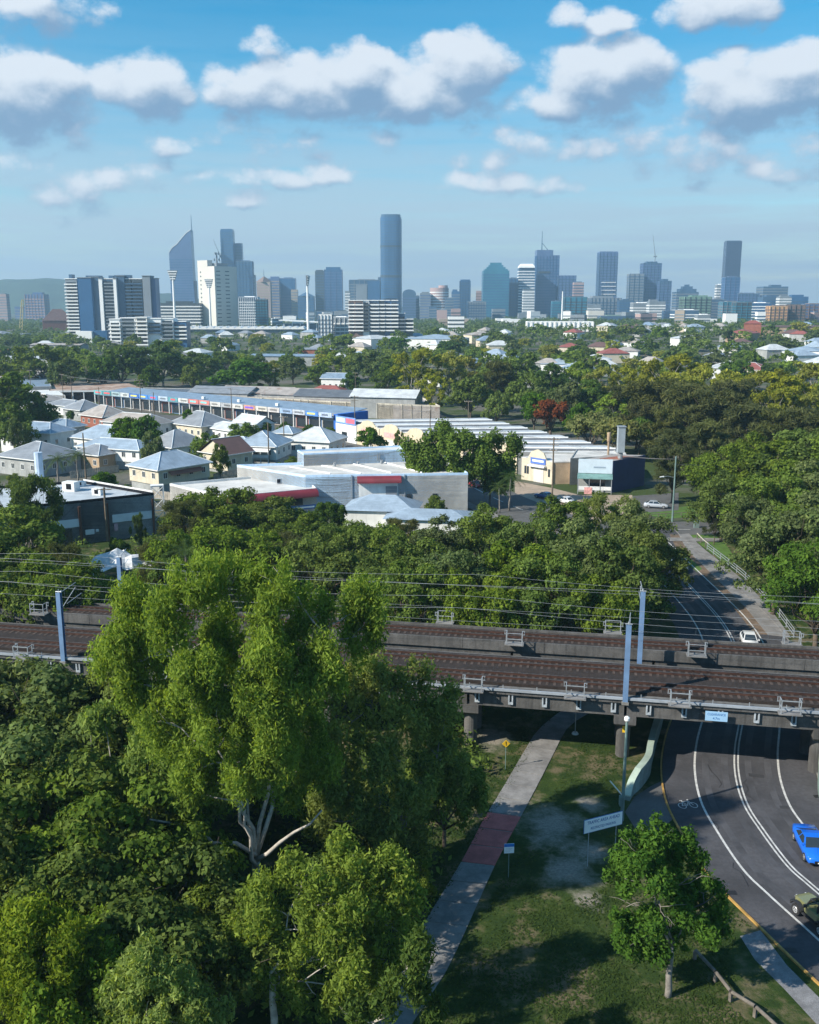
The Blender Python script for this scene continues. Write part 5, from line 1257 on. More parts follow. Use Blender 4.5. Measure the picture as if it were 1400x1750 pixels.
# arched roof warehouses along the street
A0, A1 = G(576, 752), G(886, 812); B0, B1 = G(820, 712, 6.5), G(1062, 768, 6.5); NB = 7; CREAMF = mat('cream_facade', (.62, .53, .39), .85, var=.12, scale=.3, streak=.3)
ARC = roofmat('arched_roof_steel', (.50, .53, .56), .4, ribs=.9)
for i in range(NB):
    f0, f1 = i / NB, (i + 1) / NB - .004
    a, b = A0.lerp(A1, f0), A0.lerp(A1, f1); c_, d_ = B0.lerp(B1, f1), B0.lerp(B1, f0); c_.z = d_.z = 0
    words = ['first', 'second', 'third', 'fourth', 'fifth', 'sixth', 'seventh'][i]
    t = top('arched_warehouse', words + ' arched roof shed counting from the far blue signed end of the cream street front', 'warehouse', a, 0, 'arched roof warehouses'); P = [Vector((0, 0, 0)), b - a, c_ - a, d_ - a]
    MB().prism([p[:2] for p in P], 0, 5.6).obj('wall', WG, t)
    n = 9; rings = []
    for s, (e0, e1) in ((0, (P[0], P[1])), (1, (P[3], P[2]))):
        r = []
        for k in range(n):
            u = k / (n - 1); q = e0.lerp(e1, u); r.append((q.x, q.y, 5.65 + 1.25 * math.sin(math.pi * (.12 + .8 * u)) - .3))
        r += [(e1.x, e1.y, 5.605), (e0.x, e0.y, 5.605)]; rings.append(r)
    MB().loft(rings).obj('roof', ARC, t)
    # bright ridge flashing and dark louvre strip along every bay
    u = .80; q0, q1 = P[0].lerp(P[1], u), P[3].lerp(P[2], u); MB().tube([(q0.x, q0.y, 6.35), (q1.x, q1.y, 6.35)], .28, 6).obj('gutter', TRIM, t)
    for u in (.9,):
        q0, q1 = P[0].lerp(P[1], u), P[3].lerp(P[2], u); MB().tube([(q0.x, q0.y, 6.02), (q1.x, q1.y, 6.02)], .3, 4).obj('louvre_strip', RD, t)
    fl = (b - a); Lf = fl.length; an = math.atan2(fl.y, fl.x)
    pr = [(0, 0), (Lf, 0), (Lf, 5.6), (Lf * .84, 5.9), (Lf * .72, 7.1), (Lf * .5, 7.5), (Lf * .28, 7.1), (Lf * .14, 5.9), (0, 5.6)]
    upright(t, pr, -.35, -.02, 'street_front', CREAMF if i else WW, an)
    a2, b2 = Vector((0, 0)), Vector(fl[:2])
    if i == 0:
        on_wall(t, a2, b2, .02, .98, 5.4, 7.6, 'sign_board', mat('board_blue', (.16, .30, .62), .5), .45, .12); on_wall(t, a2, b2, .06, .48, 5.8, 7.2, 'sign_panel', mat('board_paleblue', (.55, .70, .85), .5), .53, .03); on_wall(t, a2, b2, .52, .94, 5.8, 7.2, 'sign_panel', mat('board_red', (.62, .16, .22), .5), .53, .03)
        on_wall(t, a2, b2, .3, .55, .2, 3.0, 'window', GLASSD, .38)
    elif i in (1, 2): on_wall(t, a2, b2, .2, .8, 3.6, 5.0, 'sign_panel', mat('board_pink', (.66, .38, .36), .6, var=.2, scale=1.5), .4, .06); on_wall(t, a2, b2, .3, .7, 0, 3.0, 'roller_door', mat('door_cream', (.62, .60, .56), .6), .38)
    else: on_wall(t, a2, b2, .25, .7, 0, 3.4, 'roller_door', ROLLER, .38)

# the long row of shops: one strip, every shopfront its own part
E0, E1 = G(574, 737), G(168, 692); ev = E1 - E0; L = ev.length; ang = math.atan2(-ev.y, -ev.x)   # local x runs towards the camera end
t = top('shop_row', 'long low row of small shops with a blue roof and coloured signs', 'shop row', E1, ang)
MB().bb(0, L, .05, 15, 0, 5.2).obj('wall', WG, t)
MB().loft([[(-.2, -1.6, 4.6), (-.2, 15.3, 6.3), (-.2, 15.3, 6.1), (-.2, -1.6, 4.4)], [(L + .2, -1.6, 4.6), (L + .2, 15.3, 6.3), (L + .2, 15.3, 6.1), (L + .2, -1.6, 4.4)]]).obj('roof', RBLUE, t)
cols = [(.16, .42, .46), (.08, .30, .34), (.35, .48, .52), (.55, .60, .62), (.06, .16, .50), (.06, .22, .60), (.10, .30, .62), (.45, .55, .68), (.12, .34, .40), (.60, .62, .62), (.60, .20, .18), (.62, .24, .22), (.58, .58, .58), (.40, .42, .45), (.60, .60, .58), (.55, .30, .24), (.62, .60, .55), (.58, .56, .56), (.30, .42, .62), (.50, .54, .62), (.10, .25, .62), (.45, .55, .75)]
n = len(cols); bw = L / n; rr = random.Random(5)
pmesh = MB().bb(-.14, .14, -.14, .14, 0, 4.4).mesh('column', TRIM); wm = MB().bb(-bw * .42, bw * .42, -.08, .04, .1, 3.0).mesh('shop_window', GLASSD)
for k in range(n):
    x = (k + .5) * bw; put('column', pmesh, t, (k * bw + .2, -1.3, 0))
    cc = tuple(v * .9 for v in cols[k]); mm = mat('shop_sign_%d' % k, cc, .6, var=.25, scale=.8)
    s = MB().bb(-bw * .47, bw * .47, -.1, .1, 0, 1.6).obj('sign_board', mm, t, (x, -1.62, 4.45 if k > 11 else 4.65)); s['label'] = 'coloured shop sign board'
    ct = tuple(.65 if v < .3 else v * .35 for v in cols[k]); MB().bb(-bw * rr.uniform(.2, .36), bw * rr.uniform(.2, .36), -.13, -.101, .5, 1.1).obj('sign_lettering', mat('shop_text_%d' % k, ct, .6, var=.3, scale=2), s)
    f = MB().bb(-bw * .48, bw * .48, -.04, .045, 0, 4.3).obj('shopfront', mat('shopfront_%d' % (k % 6), [(.22, .22, .24), (.32, .14, .13), (.12, .2, .34), (.42, .42, .42), (.15, .15, .17), (.34, .3, .28)][k % 6], .7), t, (x, 0, 0)); put('shop_window', wm, f, (0, -.05, .2))
MB().bb(-.3, 14.5, -.9, .9, 0, 5.6).obj('blue_end_wall', WBLUE, t, (L + .5, -.2, 0), 0).rotation_euler = (0, 0, R(90))
for (x, z) in ((L * .45, 5.6), (L * .6, 5.7), (L * .75, 5.6)): MB().box((x, 6, z + .5), (1.2, 1.0, .9)).obj('roof_unit', TRIM, t)

# long raw concrete wall of the big warehouse behind the shops
t, c = poly_bld('big_warehouse', 'big warehouse with a long raw cream concrete wall behind the shop row', 'warehouse', [(340, 676), (476, 680), (540, 684), (672, 690), (752, 693), (720, 678), (600, 671), (420, 664), (330, 666)], 5.6, WCONC, RWARM, .5)
pts = [wpt(c, *q, 5.6) for q in ((340, 676), (476, 680), (540, 684), (672, 690), (752, 693))]
for aa, bb_ in zip(pts, pts[1:]):
    for k in range(1, 5): on_wall(t, aa, bb_, k / 5 - .004, k / 5 + .004, 0, 5.5, 'pilaster', WCONC, .1, .3)
for k, (px, py, w_, m_, lab) in enumerate([(380, 672, 26, RG, 'grey'), (440, 672, 30, RWARM, 'mauve grey'), (500, 675, 22, RWARM, 'brownish'), (565, 678, 26, RD, 'dark')]):
    p = G(px, py, 6.2); t = house(p.x, p.y + 8, w_, 14, 6.0, 2.2, R(-18), WG, m_, 'shed roof of ' + lab + ' sheet rising behind the raw concrete wall', 'gable', detail=False); t['category'] = 'shed'; t.name = 'gabled_shed'
p = G(660, 690, 6); t = house(p.x, p.y + 12, 24, 12, 7.5, 2.6, R(-14), WG, RW, 'pale gabled shed before the large yellow green gum', 'gable', detail=False); t['category'] = 'shed'; t.name = 'gabled_shed'
if 0: t, c = poly_bld('low_warehouse', 'low blue grey warehouse roof strip at the left end of the concrete wall', 'warehouse', [(262, 686), (345, 694), (352, 678), (258, 672)], 6.2, WG, RBLUE, .3)
t, c = poly_bld('long_shed', 'long dark grey shed roof strip beyond the concrete wall', 'shed', [(250, 668), (440, 676), (430, 666), (245, 662)], 5.4, WG, RD, .3)
# rusty roofed hall
t, c = poly_bld('rusty_hall', 'open hall with a rust streaked pale roof beyond the houses', 'hall', [(84, 668), (252, 666), (216, 653), (88, 656)], 4.8, WBK, RRUST, .05)
a, b = wpt(c, 84, 668, 4.8), wpt(c, 252, 666, 4.8)
for k in range(9): on_wall(t, a, b, k / 9 + .01, k / 9 + .02, 0, 4.3, 'column', TRIM, .2, .3)
on_wall(t, a, b, 0, 1, 4.2, 4.9, 'white_fascia', TRIM, .35, .3); on_wall(t, a, b, .05, .45, .0, 3.0, 'dark_opening', WBK, .06, .05)
t, c = poly_bld('white_shed', 'flat white roofed shed joined to the left of the rust streaked hall', 'shed', [(38, 672), (112, 676), (92, 661), (36, 664)], 4.6, WG, mat('white_sheet_roof', (.70, .71, .70), .5, var=.1), .1)
t, c = poly_bld('grey_shed', 'blue grey flat shed at the left edge beyond the houses', 'shed', [(0, 662), (88, 660), (80, 642), (-20, 642)], 6.0, WG, RBLUE, .2)
t, c = poly_bld('grey_shed', 'warm grey flat shed at the left edge behind the blue grey shed', 'shed', [(-20, 648), (60, 644), (76, 634), (-10, 634)], 6.5, WC, RWARM, .2)
p = G(575, 668); t = house(p.x, p.y, 12, 9, 6, 2.4, R(-15), WW, RBLUE, 'white house with a blue roof and dark windows behind the warehouse sheds', 'gable')
p = G(562, 680); t = house(p.x, p.y, 14, 8, 3.5, 2.0, R(-15), WRED, RRED, 'small red roofed house behind the warehouse sheds', 'hip', detail=False)

# ------------------------------------------------------------------ street beyond: asphalt, concrete yard, lawn, footpath
st = catmull([Vector((*G(x, y).xy, 0)) for x, y in ((1500, 912), (1330, 908), (1180, 905), (1060, 903), (960, 893), (860, 858), (760, 812), (640, 783), (560, 758), (420, 733), (280, 714), (160, 702), (20, 692))], 6)
mb = MB(); strip(mb, offset(st, -6.5), offset(st, 6.5), .018); s_ = tag(mb.obj('street', ASPH2, fix=False), kind='structure')
mb = MB(); 
for k in range(0, len(st) - 1, 2): strip(mb, offset(st, -.12)[k:k + 2], offset(st, .12)[k:k + 2], .026)
mb.obj('lane_line', LINEP, s_, fix=False)
mb = MB(); strip(mb, offset(st, -9.4), offset(st, -6.8), .10); tag(mb.obj('pavement', CONC2, fix=False), kind='structure')
yard = [G(x, y) for x, y in ((880, 822), (944, 834), (990, 846), (1080, 846), (1100, 872), (1010, 890), (930, 872), (880, 846))]
mb = MB(); mb.poly([(p.x, p.y, .012) for p in yard]); tag(mb.obj('yard', mat('tan_concrete', (.34, .27, .21), .9, var=.2, scale=.3, fine=.15), fix=False), kind='structure')
park = [G(x, y) for x, y in ((1080, 848), (1160, 842), (1160, 872), (1110, 876), (1090, 868))]
mb = MB(); mb.poly([(p.x, p.y, .030) for p in park]); tag(mb.obj('car_park', ASPH2, fix=False), kind='structure')
fore = [G(x, y) for x, y in ((340, 765), (420, 742), (560, 765), (590, 800), (440, 790))]
LAWN = mat('lawn', (.075, .15, .022), .95, var=.25, scale=.6, fine=.45, bump=.5, bscale=6)
for k, pts in enumerate((((1098, 876), (1150, 868), (1205, 862), (1215, 882), (1130, 887)), ((1178, 914), (1230, 914), (1260, 960), (1243, 966), (1196, 930)), ((1152, 938), (1165, 942), (1200, 972), (1192, 978), (1158, 952)))):
    mb = MB(); mb.poly([(*G(x, y).xy, .022 + .004 * k) for x, y in pts]); tag(mb.obj('lawn', LAWN, fix=False), kind='structure')
lp = catmull([G(x, y) for x, y in ((1160, 914), (1175, 940), (1200, 965), (1235, 1000), (1275, 1040), (1312, 1085))], 6); rp = catmull([G(x, y) for x, y in ((1178, 912), (1196, 932), (1228, 958), (1270, 992), (1315, 1040), (1352, 1090))], 6)
mb = MB()
pth = None
for k in range(len(lp) - 1):
    q = [lp[k], rp[k], rp[k + 1], lp[k + 1]]; o = MB().prism([(p.x, p.y) for p in q], -.02, .06 + .003 * (k % 2)).obj('slab', CONC2, pth, fix=True)
    if pth is None: pth = o; o.name = 'far_footpath'; tag(o, kind='structure')
vb = [(lp[k] - Vector((1.6, -.2, 0))) for k in range(len(lp))]; mb = MB(); strip(mb, vb, lp, .028); tag(mb.obj('dirt_verge', mat('leaf_litter', (.16, .115, .08), .95, var=.35, scale=1.0, fine=.5), fix=False), kind='structure')
# handrail fence along it
fl = [(p + Vector((.35, .1, 0))) for p in rp[8:]]; t = top('handrail_fence', 'grey pipe handrail fence along the footpath beside the curving road', 'fence'); mb = MB()
for z in (.35, .75, 1.15): MB().tube([(p.x, p.y, z) for p in fl], .045, 6).obj('rail', GALV, t)
pm = MB().bb(-.05, .05, -.05, .05, 0, 1.18).mesh('post', GALV)
for p in fl[::2]: put('post', pm, t, (p.x, p.y, 0))
fl = [(p + Vector((.6, .2, 0))) for p in rp[3:9]]; t = top('timber_fence', 'pale timber rail fence at the edge of the roadside lawn', 'fence')
for z in (1.0,): MB().tube([(p.x, p.y, z) for p in fl], .09, 6).obj('rail', mat('pale_timber', (.38, .36, .30), .9, var=.3, scale=2), t)
pm = MB().bb(-.08, .08, -.08, .08, 0, 1.0).mesh('post', WOODG)
for p in fl[::2]: put('post', pm, t, (p.x, p.y, 0))
t = top('bollard_rail', 'low dark rail fence along the front of the parking lawn', 'fence'); a, b = G(1112, 884), G(1190, 880)
MB().tube([(a.x, a.y, .6), (b.x, b.y, .6)], .07, 6).obj('rail', WOODG, t)
for k in range(7): p = a.lerp(b, k / 6); MB().bb(-.07, .07, -.07, .07, 0, .58).obj('post', WOODG, t, (p.x, p.y, 0))
q = G(1190, 902); t = top('utility_box', 'pale green utility box on the kerb past the lawn', 'utility box', q); MB().bb(-.45, .45, -.3, .3, 0, 1.3).obj('cabinet', GREENC, t); MB().bb(-.5, .5, -.35, .35, 1.3, 1.4).obj('lid', GREENP, t)

# ------------------------------------------------------------------ power poles
def pole(px, base, ztop, label, m=POLEW, arms=2, d=None, r=.16, lamp=None):
    q = G(px, base); t = top('power_pole', label, 'power pole', q, random.uniform(-.5, .2)); MB().tube([(0, 0, -.2), (0, 0, ztop)], [r, r * .7], 8).obj('post', m, t)
    for k in range(arms): MB().box((0, -.12, ztop - .35 - 1.15 * k), (2.5 - .4 * k, .12, .14)).obj('cross_arm', m, t)
    if arms:
        mb = MB()
        for k in range(arms):
            for x in (-1.1 + .2 * k, -.5, .5, 1.1 - .2 * k): mb.tube([(x, -.12, ztop - .28 - 1.15 * k), (x, -.12, ztop - .08 - 1.15 * k)], .05, 5)
        mb.obj('insulators', WW, t)
    if lamp: MB().tube([(0, 0, lamp), (-1.6, -.2, lamp + .35), (-2.4, -.3, lamp + .3)], .05, 6).obj('lamp_arm', GALV, t); MB().tube([(-2.3, -.3, lamp + .28), (-3.1, -.4, lamp + .26)], [.16, .1], 8).obj('lamp_head', WW, t)
    return t
pole(943, 870, 14.5, 'grey timber power pole with cross arms before the cream gable', arms=3, r=.2)
pole(1149, 892, 12.5, 'grey green street light pole beside the leaning she oak', GREENP, 0, r=.2, lamp=8.5)
pole(184, 925, 9.5, 'brown timber pole with a white capped crossbar before the black building', arms=1, r=.24)
pole(607, 748, 13, 'timber power pole at the red and blue shop sign corner', arms=2)
pole(735, 785, 13, 'timber power pole before the arched roofs', arms=1)
pole(460, 795, 11, 'dark pole in front of the verandah cottage', arms=0, r=.2)
pole(486, 768, 9.5, 'timber pole beside the tiny pyramid roof', arms=1)
pole(173, 727, 13, 'dark street pole beside the red brick house', arms=1)
pole(243, 722, 15, 'tall street pole in front of the blue shop signs', arms=2)
pole(266, 740, 13, 'pale street pole right of the tall pole by the blue signs', arms=0)
pole(397, 722, 12, 'street pole in front of the raw concrete wall', arms=1)
pole(110, 700, 14, 'power pole before the rust streaked hall', arms=1); pole(125, 702, 13, 'second power pole before the rust streaked hall', arms=1); pole(55, 690, 14, 'power pole left of the rust streaked hall', arms=1)
pole(608, 690, 13, 'power pole behind the concrete wall near the blue shed', arms=1); pole(680, 640, 13, 'distant power pole in front of the tree row', arms=1); pole(828, 858, 9, 'slim pole on the street corner behind the open crowned tree', GALV, 0); pole(837, 862, 10, 'timber pole on the street corner behind the open crowned tree', arms=0, r=.2); pole(148, 830, 12, 'timber pole beside the bright green bush', arms=0, r=.2); pole(800, 752, 12, 'timber pole between the arched roofs and the street', arms=1)
def span(a, b, label, n=3, sag=1.0, cat='power lines'):
    t = top('power_lines', label, cat); 
    for k in range(n):
        o = Vector(((k - (n - 1) / 2) * .7, 0, 0)); pts = []
        for j in range(9):
            u = j / 8; q = a.lerp(b, u) + o; q.z -= sag * 4 * u * (1 - u); pts.append(q)
        MB().tube(pts, .022, 3).obj('wire', mat('power_wire', (.12, .12, .13), .6, var=0), t)
def ptop(px, base, z): q = G(px, base); q.z = z; return q
span(ptop(943, 870, 14), ptop(1149, 892, 12), 'wires from the cream gable pole to the green pole', 3); span(ptop(943, 870, 14), ptop(735, 785, 12.6), 'wires from the cream gable pole to the arched roof pole', 3); span(ptop(735, 785, 12.6), ptop(607, 748, 12.6), 'wires along the arched warehouse street', 3)
span(ptop(607, 748, 12.6), ptop(397, 722, 11.8), 'wires above the shop row near its blue end', 3); span(ptop(397, 722, 11.8), ptop(243, 722, 14.6), 'wires above the red shop signs', 3); span(ptop(243, 722, 14.6), ptop(110, 700, 13.6), 'wires above the far end of the shop row', 3)
span(ptop(184, 925, 9.2), ptop(263, 850, 7.4), 'service wire to the black building', 1, .4); span(ptop(1149, 892, 11), Vector((110, 190, 11)), 'wires running right from the green pole', 2)
# ------------------------------------------------------------------ skyline
def glassm(name, col, rough=.3): return mat(name, col, rough, .0, var=.12, scale=.02, spec=.6)
SK = {'blue': glassm('tower_blue_glass', (.035, .11, .24)), 'slate': glassm('tower_slate', (.055, .11, .19)), 'navy': glassm('tower_navy_glass', (.045, .07, .13), .2), 'teal': glassm('tower_teal_glass', (.035, .17, .25)), 'grey': mat('tower_grey', (.20, .235, .27), .7, var=.1, scale=.02),
      'tan': mat('tower_tan', (.36, .30, .24), .8, var=.1, scale=.02), 'pink': mat('tower_pink', (.40, .29, .28), .8, var=.1, scale=.02), 'white': mat('tower_white', (.80, .81, .81), .7, var=.06, scale=.02), 'cream': mat('tower_cream', (.60, .58, .53), .8, var=.07, scale=.02),
      'green': mat('tower_green', (.16, .27, .22), .7, var=.12, scale=.02), 'brown': mat('tower_brown', (.20, .14, .12), .8, var=.1, scale=.02), 'orange': mat('tower_orange', (.50, .30, .15), .8, var=.1, scale=.02), 'dark': glassm('tower_dark', (.06, .075, .09)), 'mauve': glassm('tower_mauve_glass', (.09, .145, .28))}

def ngon(w, d, n, p=2.0): 
    out = []
    for k in range(n):
        t = 2 * math.pi * (k + .5) / n; c, s = math.cos(t), math.sin(t); out.append((math.copysign(abs(c) ** (2 / p), c) * w / 2, math.copysign(abs(s) ** (2 / p), s) * d / 2))
    return out
def sc_poly(P, k, dx=0): return [(x * k + dx, y * k) for x, y in P]

def tower(x0, x1, yt, dist, label, col, band='grey', shape='box', rot=0.0, depth=.8, floor=3.9, bands=True, fins=0, tiers=(), plant=True, cat='tower', name='tower', zb=-6):
    """tiers: (fraction of width, extra pixels above yt, shift) stacked on the roof"""
    a, b = D(x0, yt, dist), D(x1, yt, dist); w = b.x - a.x; cx = (a.x + b.x) / 2; g = terrain(cx, dist); H = a.z - g
    t = top(name, label, cat, (cx, dist, g), R(rot)); wd = w / (abs(math.cos(R(rot))) + depth * abs(math.sin(R(rot)))); dp = wd * depth
    P = [(-wd / 2, -dp / 2), (wd / 2, -dp / 2), (wd / 2, dp / 2), (-wd / 2, dp / 2)] if shape == 'box' else ngon(wd, dp, 28, 2.0 if shape == 'round' else 3.4)
    MB().prism(P, zb, H).obj('wall', SK[col], t)
    st = max(floor, dist * floor / 1300.0 * .9); n = int(H / st)
    if bands:
        mb = MB(); q = 1 + .8 / wd
        for k in range(1, n): mb.prism(sc_poly(P, q), k * st, k * st + st * .36)
        o = mb.obj('floor_bands', SK[band], t); o['kind'] = 'stuff'
    if fins:
        mb = MB()
        for k in range(fins + 1):
            x = -wd / 2 + wd * k / fins
            if shape == 'box': mb.box((x, -dp / 2 - .5, H / 2), (wd * .02, .9, H - 1))
        for k in range(1, max(2, int(fins * depth))):
            y = -dp / 2 + dp * k / max(2, int(fins * depth))
            for sx in (-1, 1): mb.box((sx * (wd / 2 + .4), y, H / 2), (.8, wd * .02, H - 1))
        o = mb.obj('mullions', SK[band], t); o['kind'] = 'stuff'
    z = H; pxm = dist / FPX
    for (f, up, sh) in tiers:
        MB().prism(sc_poly(P, f, sh * wd), z - .5, z + up * pxm).obj('upper_tier', SK[col], t); z += up * pxm
    if plant and not tiers:
        MB().prism(sc_poly(P, .55, .05 * wd), H, H + 1.6 * pxm).obj('roof_plant', SK[band], t); MB().prism(sc_poly(P, .99), H + .01, H + .5 * pxm).obj('roof_edge', SK['white' if band == 'white' else 'grey'], t)
    return t, wd, dp, H

def spire(t, x, z0, z1, r, name='spire'):
    return MB().tube([(x, 0, z0), (x, 0, z0 + (z1 - z0) * .4), (x, 0, z1)], [r, r * .7, r * .35], 6).obj(name, SK['slate'], t)
def zof(t, py, dist): return D(700, py, dist).z - t.location.z

# slanted blade tower with a spire
d_ = 2600; a, b = D(296, 520, d_), D(335, 520, d_); cx = (a.x + b.x) / 2; g = terrain(cx, d_)
t = top('blade_tower', 'blue blade shaped tower with a slanted curved top and spire', 'tower', (cx, d_, g)); w = b.x - a.x; zl, zr = zof(t, 432, d_), zof(t, 394, d_)
prof = [(-w / 2, -6), (w / 2 + 3, -6), (w * .48, zof(t, 470, d_)), (w * .46, zr), (w * .30, zr - 6), (w * .10, zr - 18), (-w * .15, zr - 35), (-w * .36, zl + 12), (-w / 2, zl)]
MB().loft([[(x, -16, z) for x, z in prof], [(x, 16, z) for x, z in prof]]).obj('wall', SK['mauve'], t)
mb = MB()
for k in range(1, 24):
    z = k * 6.6; mb.bb(-w / 2 - .3, w / 2 * .97, -16.4, 16.4, z, z + 2.0)
o = mb.obj('floor_bands', SK['blue'], t); o['kind'] = 'stuff'
MB().loft([[(x, -17, z + 1.2) for x, z in prof[3:]] + [(x, -17, z - .6) for x, z in reversed(prof[3:])], [(x, 17, z + 1.2) for x, z in prof[3:]] + [(x, 17, z - .6) for x, z in reversed(prof[3:])]]).obj('crown_edge', SK['white'], t)
spire(t, w * .46, zr - 4, zof(t, 367, d_), 1.5); MB().bb(w * .5 - 1, w * .5 + 3, -12, 12, 10, zof(t, 480, d_)).obj('side_stair', SK['pink'], t)

T_ = tower
T_(-4, 13, 503, 2200, 'grey brick apartment tower cut by the left edge of the skyline', 'pink', 'grey')
T_(28, 48, 524, 2350, 'lower of two brown grey blocks before the hill', 'mauve', 'grey', plant=False)
T_(47, 79, 503, 2300, 'taller of two brown grey blocks before the hill', 'mauve', 'pink', tiers=((.5, 3, .1),), fins=6)
t, *_ = T_(378, 399, 394, 2650, 'tallest of the slim blue towers behind the cream tower', 'blue', 'slate', tiers=((.9, 2, 0),), depth=.9)
t, *_ = T_(398, 414, 416, 2680, 'second slim blue tower stepping down from the tallest slim one', 'mauve', 'slate', plant=False)
T_(405, 432, 447, 2500, 'broad grey blue tower right of the cream tower', 'slate', 'blue', fins=5)
T_(430, 437, 470, 2560, 'thin dark tower edge right of the broad grey blue tower', 'dark', 'slate', plant=False)
# cream telephone exchange with rooftop dishes
t, w, dp, H = T_(338, 404, 456, 1500, 'windowless cream tower with satellite dishes on its roof', 'cream', 'cream', rot=48, depth=1.0, bands=False, plant=False)
mb = MB()
for k in range(15): 
    z = H - 8 - k * 5.6
    for y in (-.34, .06): mb.bb(w * (y - .09), w * (y + .09), -dp / 2 - .25, -dp / 2 + .1, z, z + 1.3)
o = mb.obj('slot_windows', SK['dark'], t); o['kind'] = 'stuff'
mb = MB()
for k in range(13): mb.bb(-w / 2 - .25, -w / 2 + .1, dp * .30, dp * .36, H - 9 - k * 6.2, H - 7 - k * 6.2)
o = mb.obj('small_windows', SK['dark'], t); o['kind'] = 'stuff'
MB().bb(-w / 2 - .1, -w * .28, -dp * .1, dp / 2, H, H + 9).obj('stair_tower', SK['cream'], t); MB().bb(-w * .25, w * .25, -dp * .3, dp * .35, H, H + 5).obj('roof_plant', SK['grey'], t)
for k, (x, z) in enumerate(((-6, 10), (-2, 14), (3, 10), (6, 15), (-4, 19), (2, 19))):
    MB().tube([(x, 0, H + z), (x + .9, -1.3, H + z + .3)], [.5, 2.4], 12).obj('dish', SK['grey'], t)
MB().tube([(0, 0, H), (0, 0, H + 21)], [2.2, 1.2], 4).obj('dish_frame', SK['grey'], t)
def crane(label, x, y, z, h, jib, lean, col):
    c = top('tower_crane', label, 'crane', (x, y, z)); MB().tube([(0, 0, 0), (0, 0, h)], .9, 4).obj('mast', col, c)
    MB().tube([(0, 0, h), (jib * math.sin(lean), 0, h + jib * math.cos(lean))], [1.0, .4], 4).obj('jib', col, c); MB().bb(-4, 4, -1, 1, h - 1.5, h + 1.5).obj('counterweight', col, c)
q = D(375, 428, 2450); crane('thin tower crane leaning beside the slim blue towers', q.x, q.y, terrain(q.x, 2450), q.z - 12, 38, R(-22), SK['grey'])
# round tallest tower
t, w, dp, H = T_(650, 686, 372, 2500, 'tallest rounded dark blue tower in the middle of the skyline', 'blue', 'slate', shape='soft', depth=.9, floor=3.7, plant=False)
MB().prism(sc_poly(ngon(w, dp, 28, 3.4), .94), H, H + 6.5).obj('crown', SK['slate'], t); MB().prism(sc_poly(ngon(w, dp, 28, 3.4), .97), H * .70, H * .70 + 1).obj('reveal', SK['dark'], t)
for f in (.42, .71): MB().prism(sc_poly(ngon(w, dp, 28, 3.4), 1.03), H * f, H * f + 5).obj('plant_floor', SK['dark'], t)
MB().bb(-w * .62, -w * .45, -10, 10, -5, zof(t, 474, 2500)).obj('side_core', SK['slate'], t); MB().bb(w * .49, w * .52, -6, 6, 20, H - 4).obj('bright_fin', SK['white'], t)
# gold and purple group
t, w, dp, H = T_(440, 463, 482, 2450, 'tan banded tower with a pyramid roof and antenna', 'tan', 'pink', plant=False); MB().tube([(0, 0, H), (0, 0, H + 13)], [w * .62, 2], 4).obj('pyramid_roof', SK['brown'], t); spire(t, 0, H + 11, H + 30, .9)
T_(458, 478, 476, 2500, 'grey purple tower beside the tan pyramid roofed one', 'mauve', 'tan', tiers=((.7, 3, .1),))
t, w, dp, H = T_(479, 505, 476, 2550, 'blue purple block with a darker upper part', 'mauve', 'blue'); MB().bb(-w * .51, w * .51, -dp * .52, dp * .52, H * .62, H * .99).obj('upper_block', SK['blue'], t)
T_(498, 509, 495, 2500, 'narrow tan tower right of the blue purple block', 'tan', 'grey', plant=False)
t, w, dp, H = T_(510, 537, 506, 2350, 'low grey tower with a pointed dome roof behind the light mast', 'slate', 'blue', plant=False); MB().tube([(0, 0, H), (0, 0, H + 4), (0, 0, H + 9)], [w * .5, w * .3, 1], 10).obj('dome_roof', SK['slate'], t)
T_(539, 554, 463, 2600, 'slim dark left tower of the pair right of the light mast', 'dark', 'slate', tiers=((.8, 1.5, 0),)); T_(555, 585, 461, 2550, 'broad blue right tower of the pair right of the light mast', 'blue', 'mauve', tiers=((.8, 4, 0),), fins=3)
T_(590, 598, 497, 2300, 'narrow pale tower left of the wide grey slab', 'grey', 'white', plant=False); t, w, dp, H = T_(598, 650, 479, 2420, 'wide grey slab tower with framed front left of the tallest tower', 'slate', 'grey', fins=6)
MB().bb(-w * .28, w * .08, -dp * .56, -dp * .3, 10, H - 12).obj('framed_bay', SK['grey'], t); MB().bb(w * .1, w * .5, -dp * .55, -dp * .3, 10, H - 3).obj('side_bay', SK['blue'], t)
t, w, dp, H = T_(688, 711, 502, 2350, 'round shouldered dark tower right of the tallest tower', 'slate', 'mauve', plant=False); MB().loft([[(w * .5 * math.cos(math.pi * k / 8), y, H + 10 * math.sin(math.pi * k / 8)) for k in range(9)] for y in (-dp / 2, dp / 2)]).obj('vaulted_top', SK['slate'], t)
T_(709, 717, 506, 2380, 'narrow block attached to the round shouldered tower', 'slate', 'grey'); T_(718, 736, 501, 2300, 'pale grey tower with light left edge', 'grey', 'mauve', tiers=((.7, 2, 0),)); T_(733, 746, 524, 2250, 'low grey block right of the pale grey tower', 'slate', 'grey', plant=False)
T_(735, 767, 492, 2320, 'pink banded round tower', 'pink', 'white', shape='round', tiers=((.5, 4, .2),)); T_(747, 764, 530, 1750, 'plain pinkish grey block before the pink banded tower', 'pink', 'grey', bands=False)
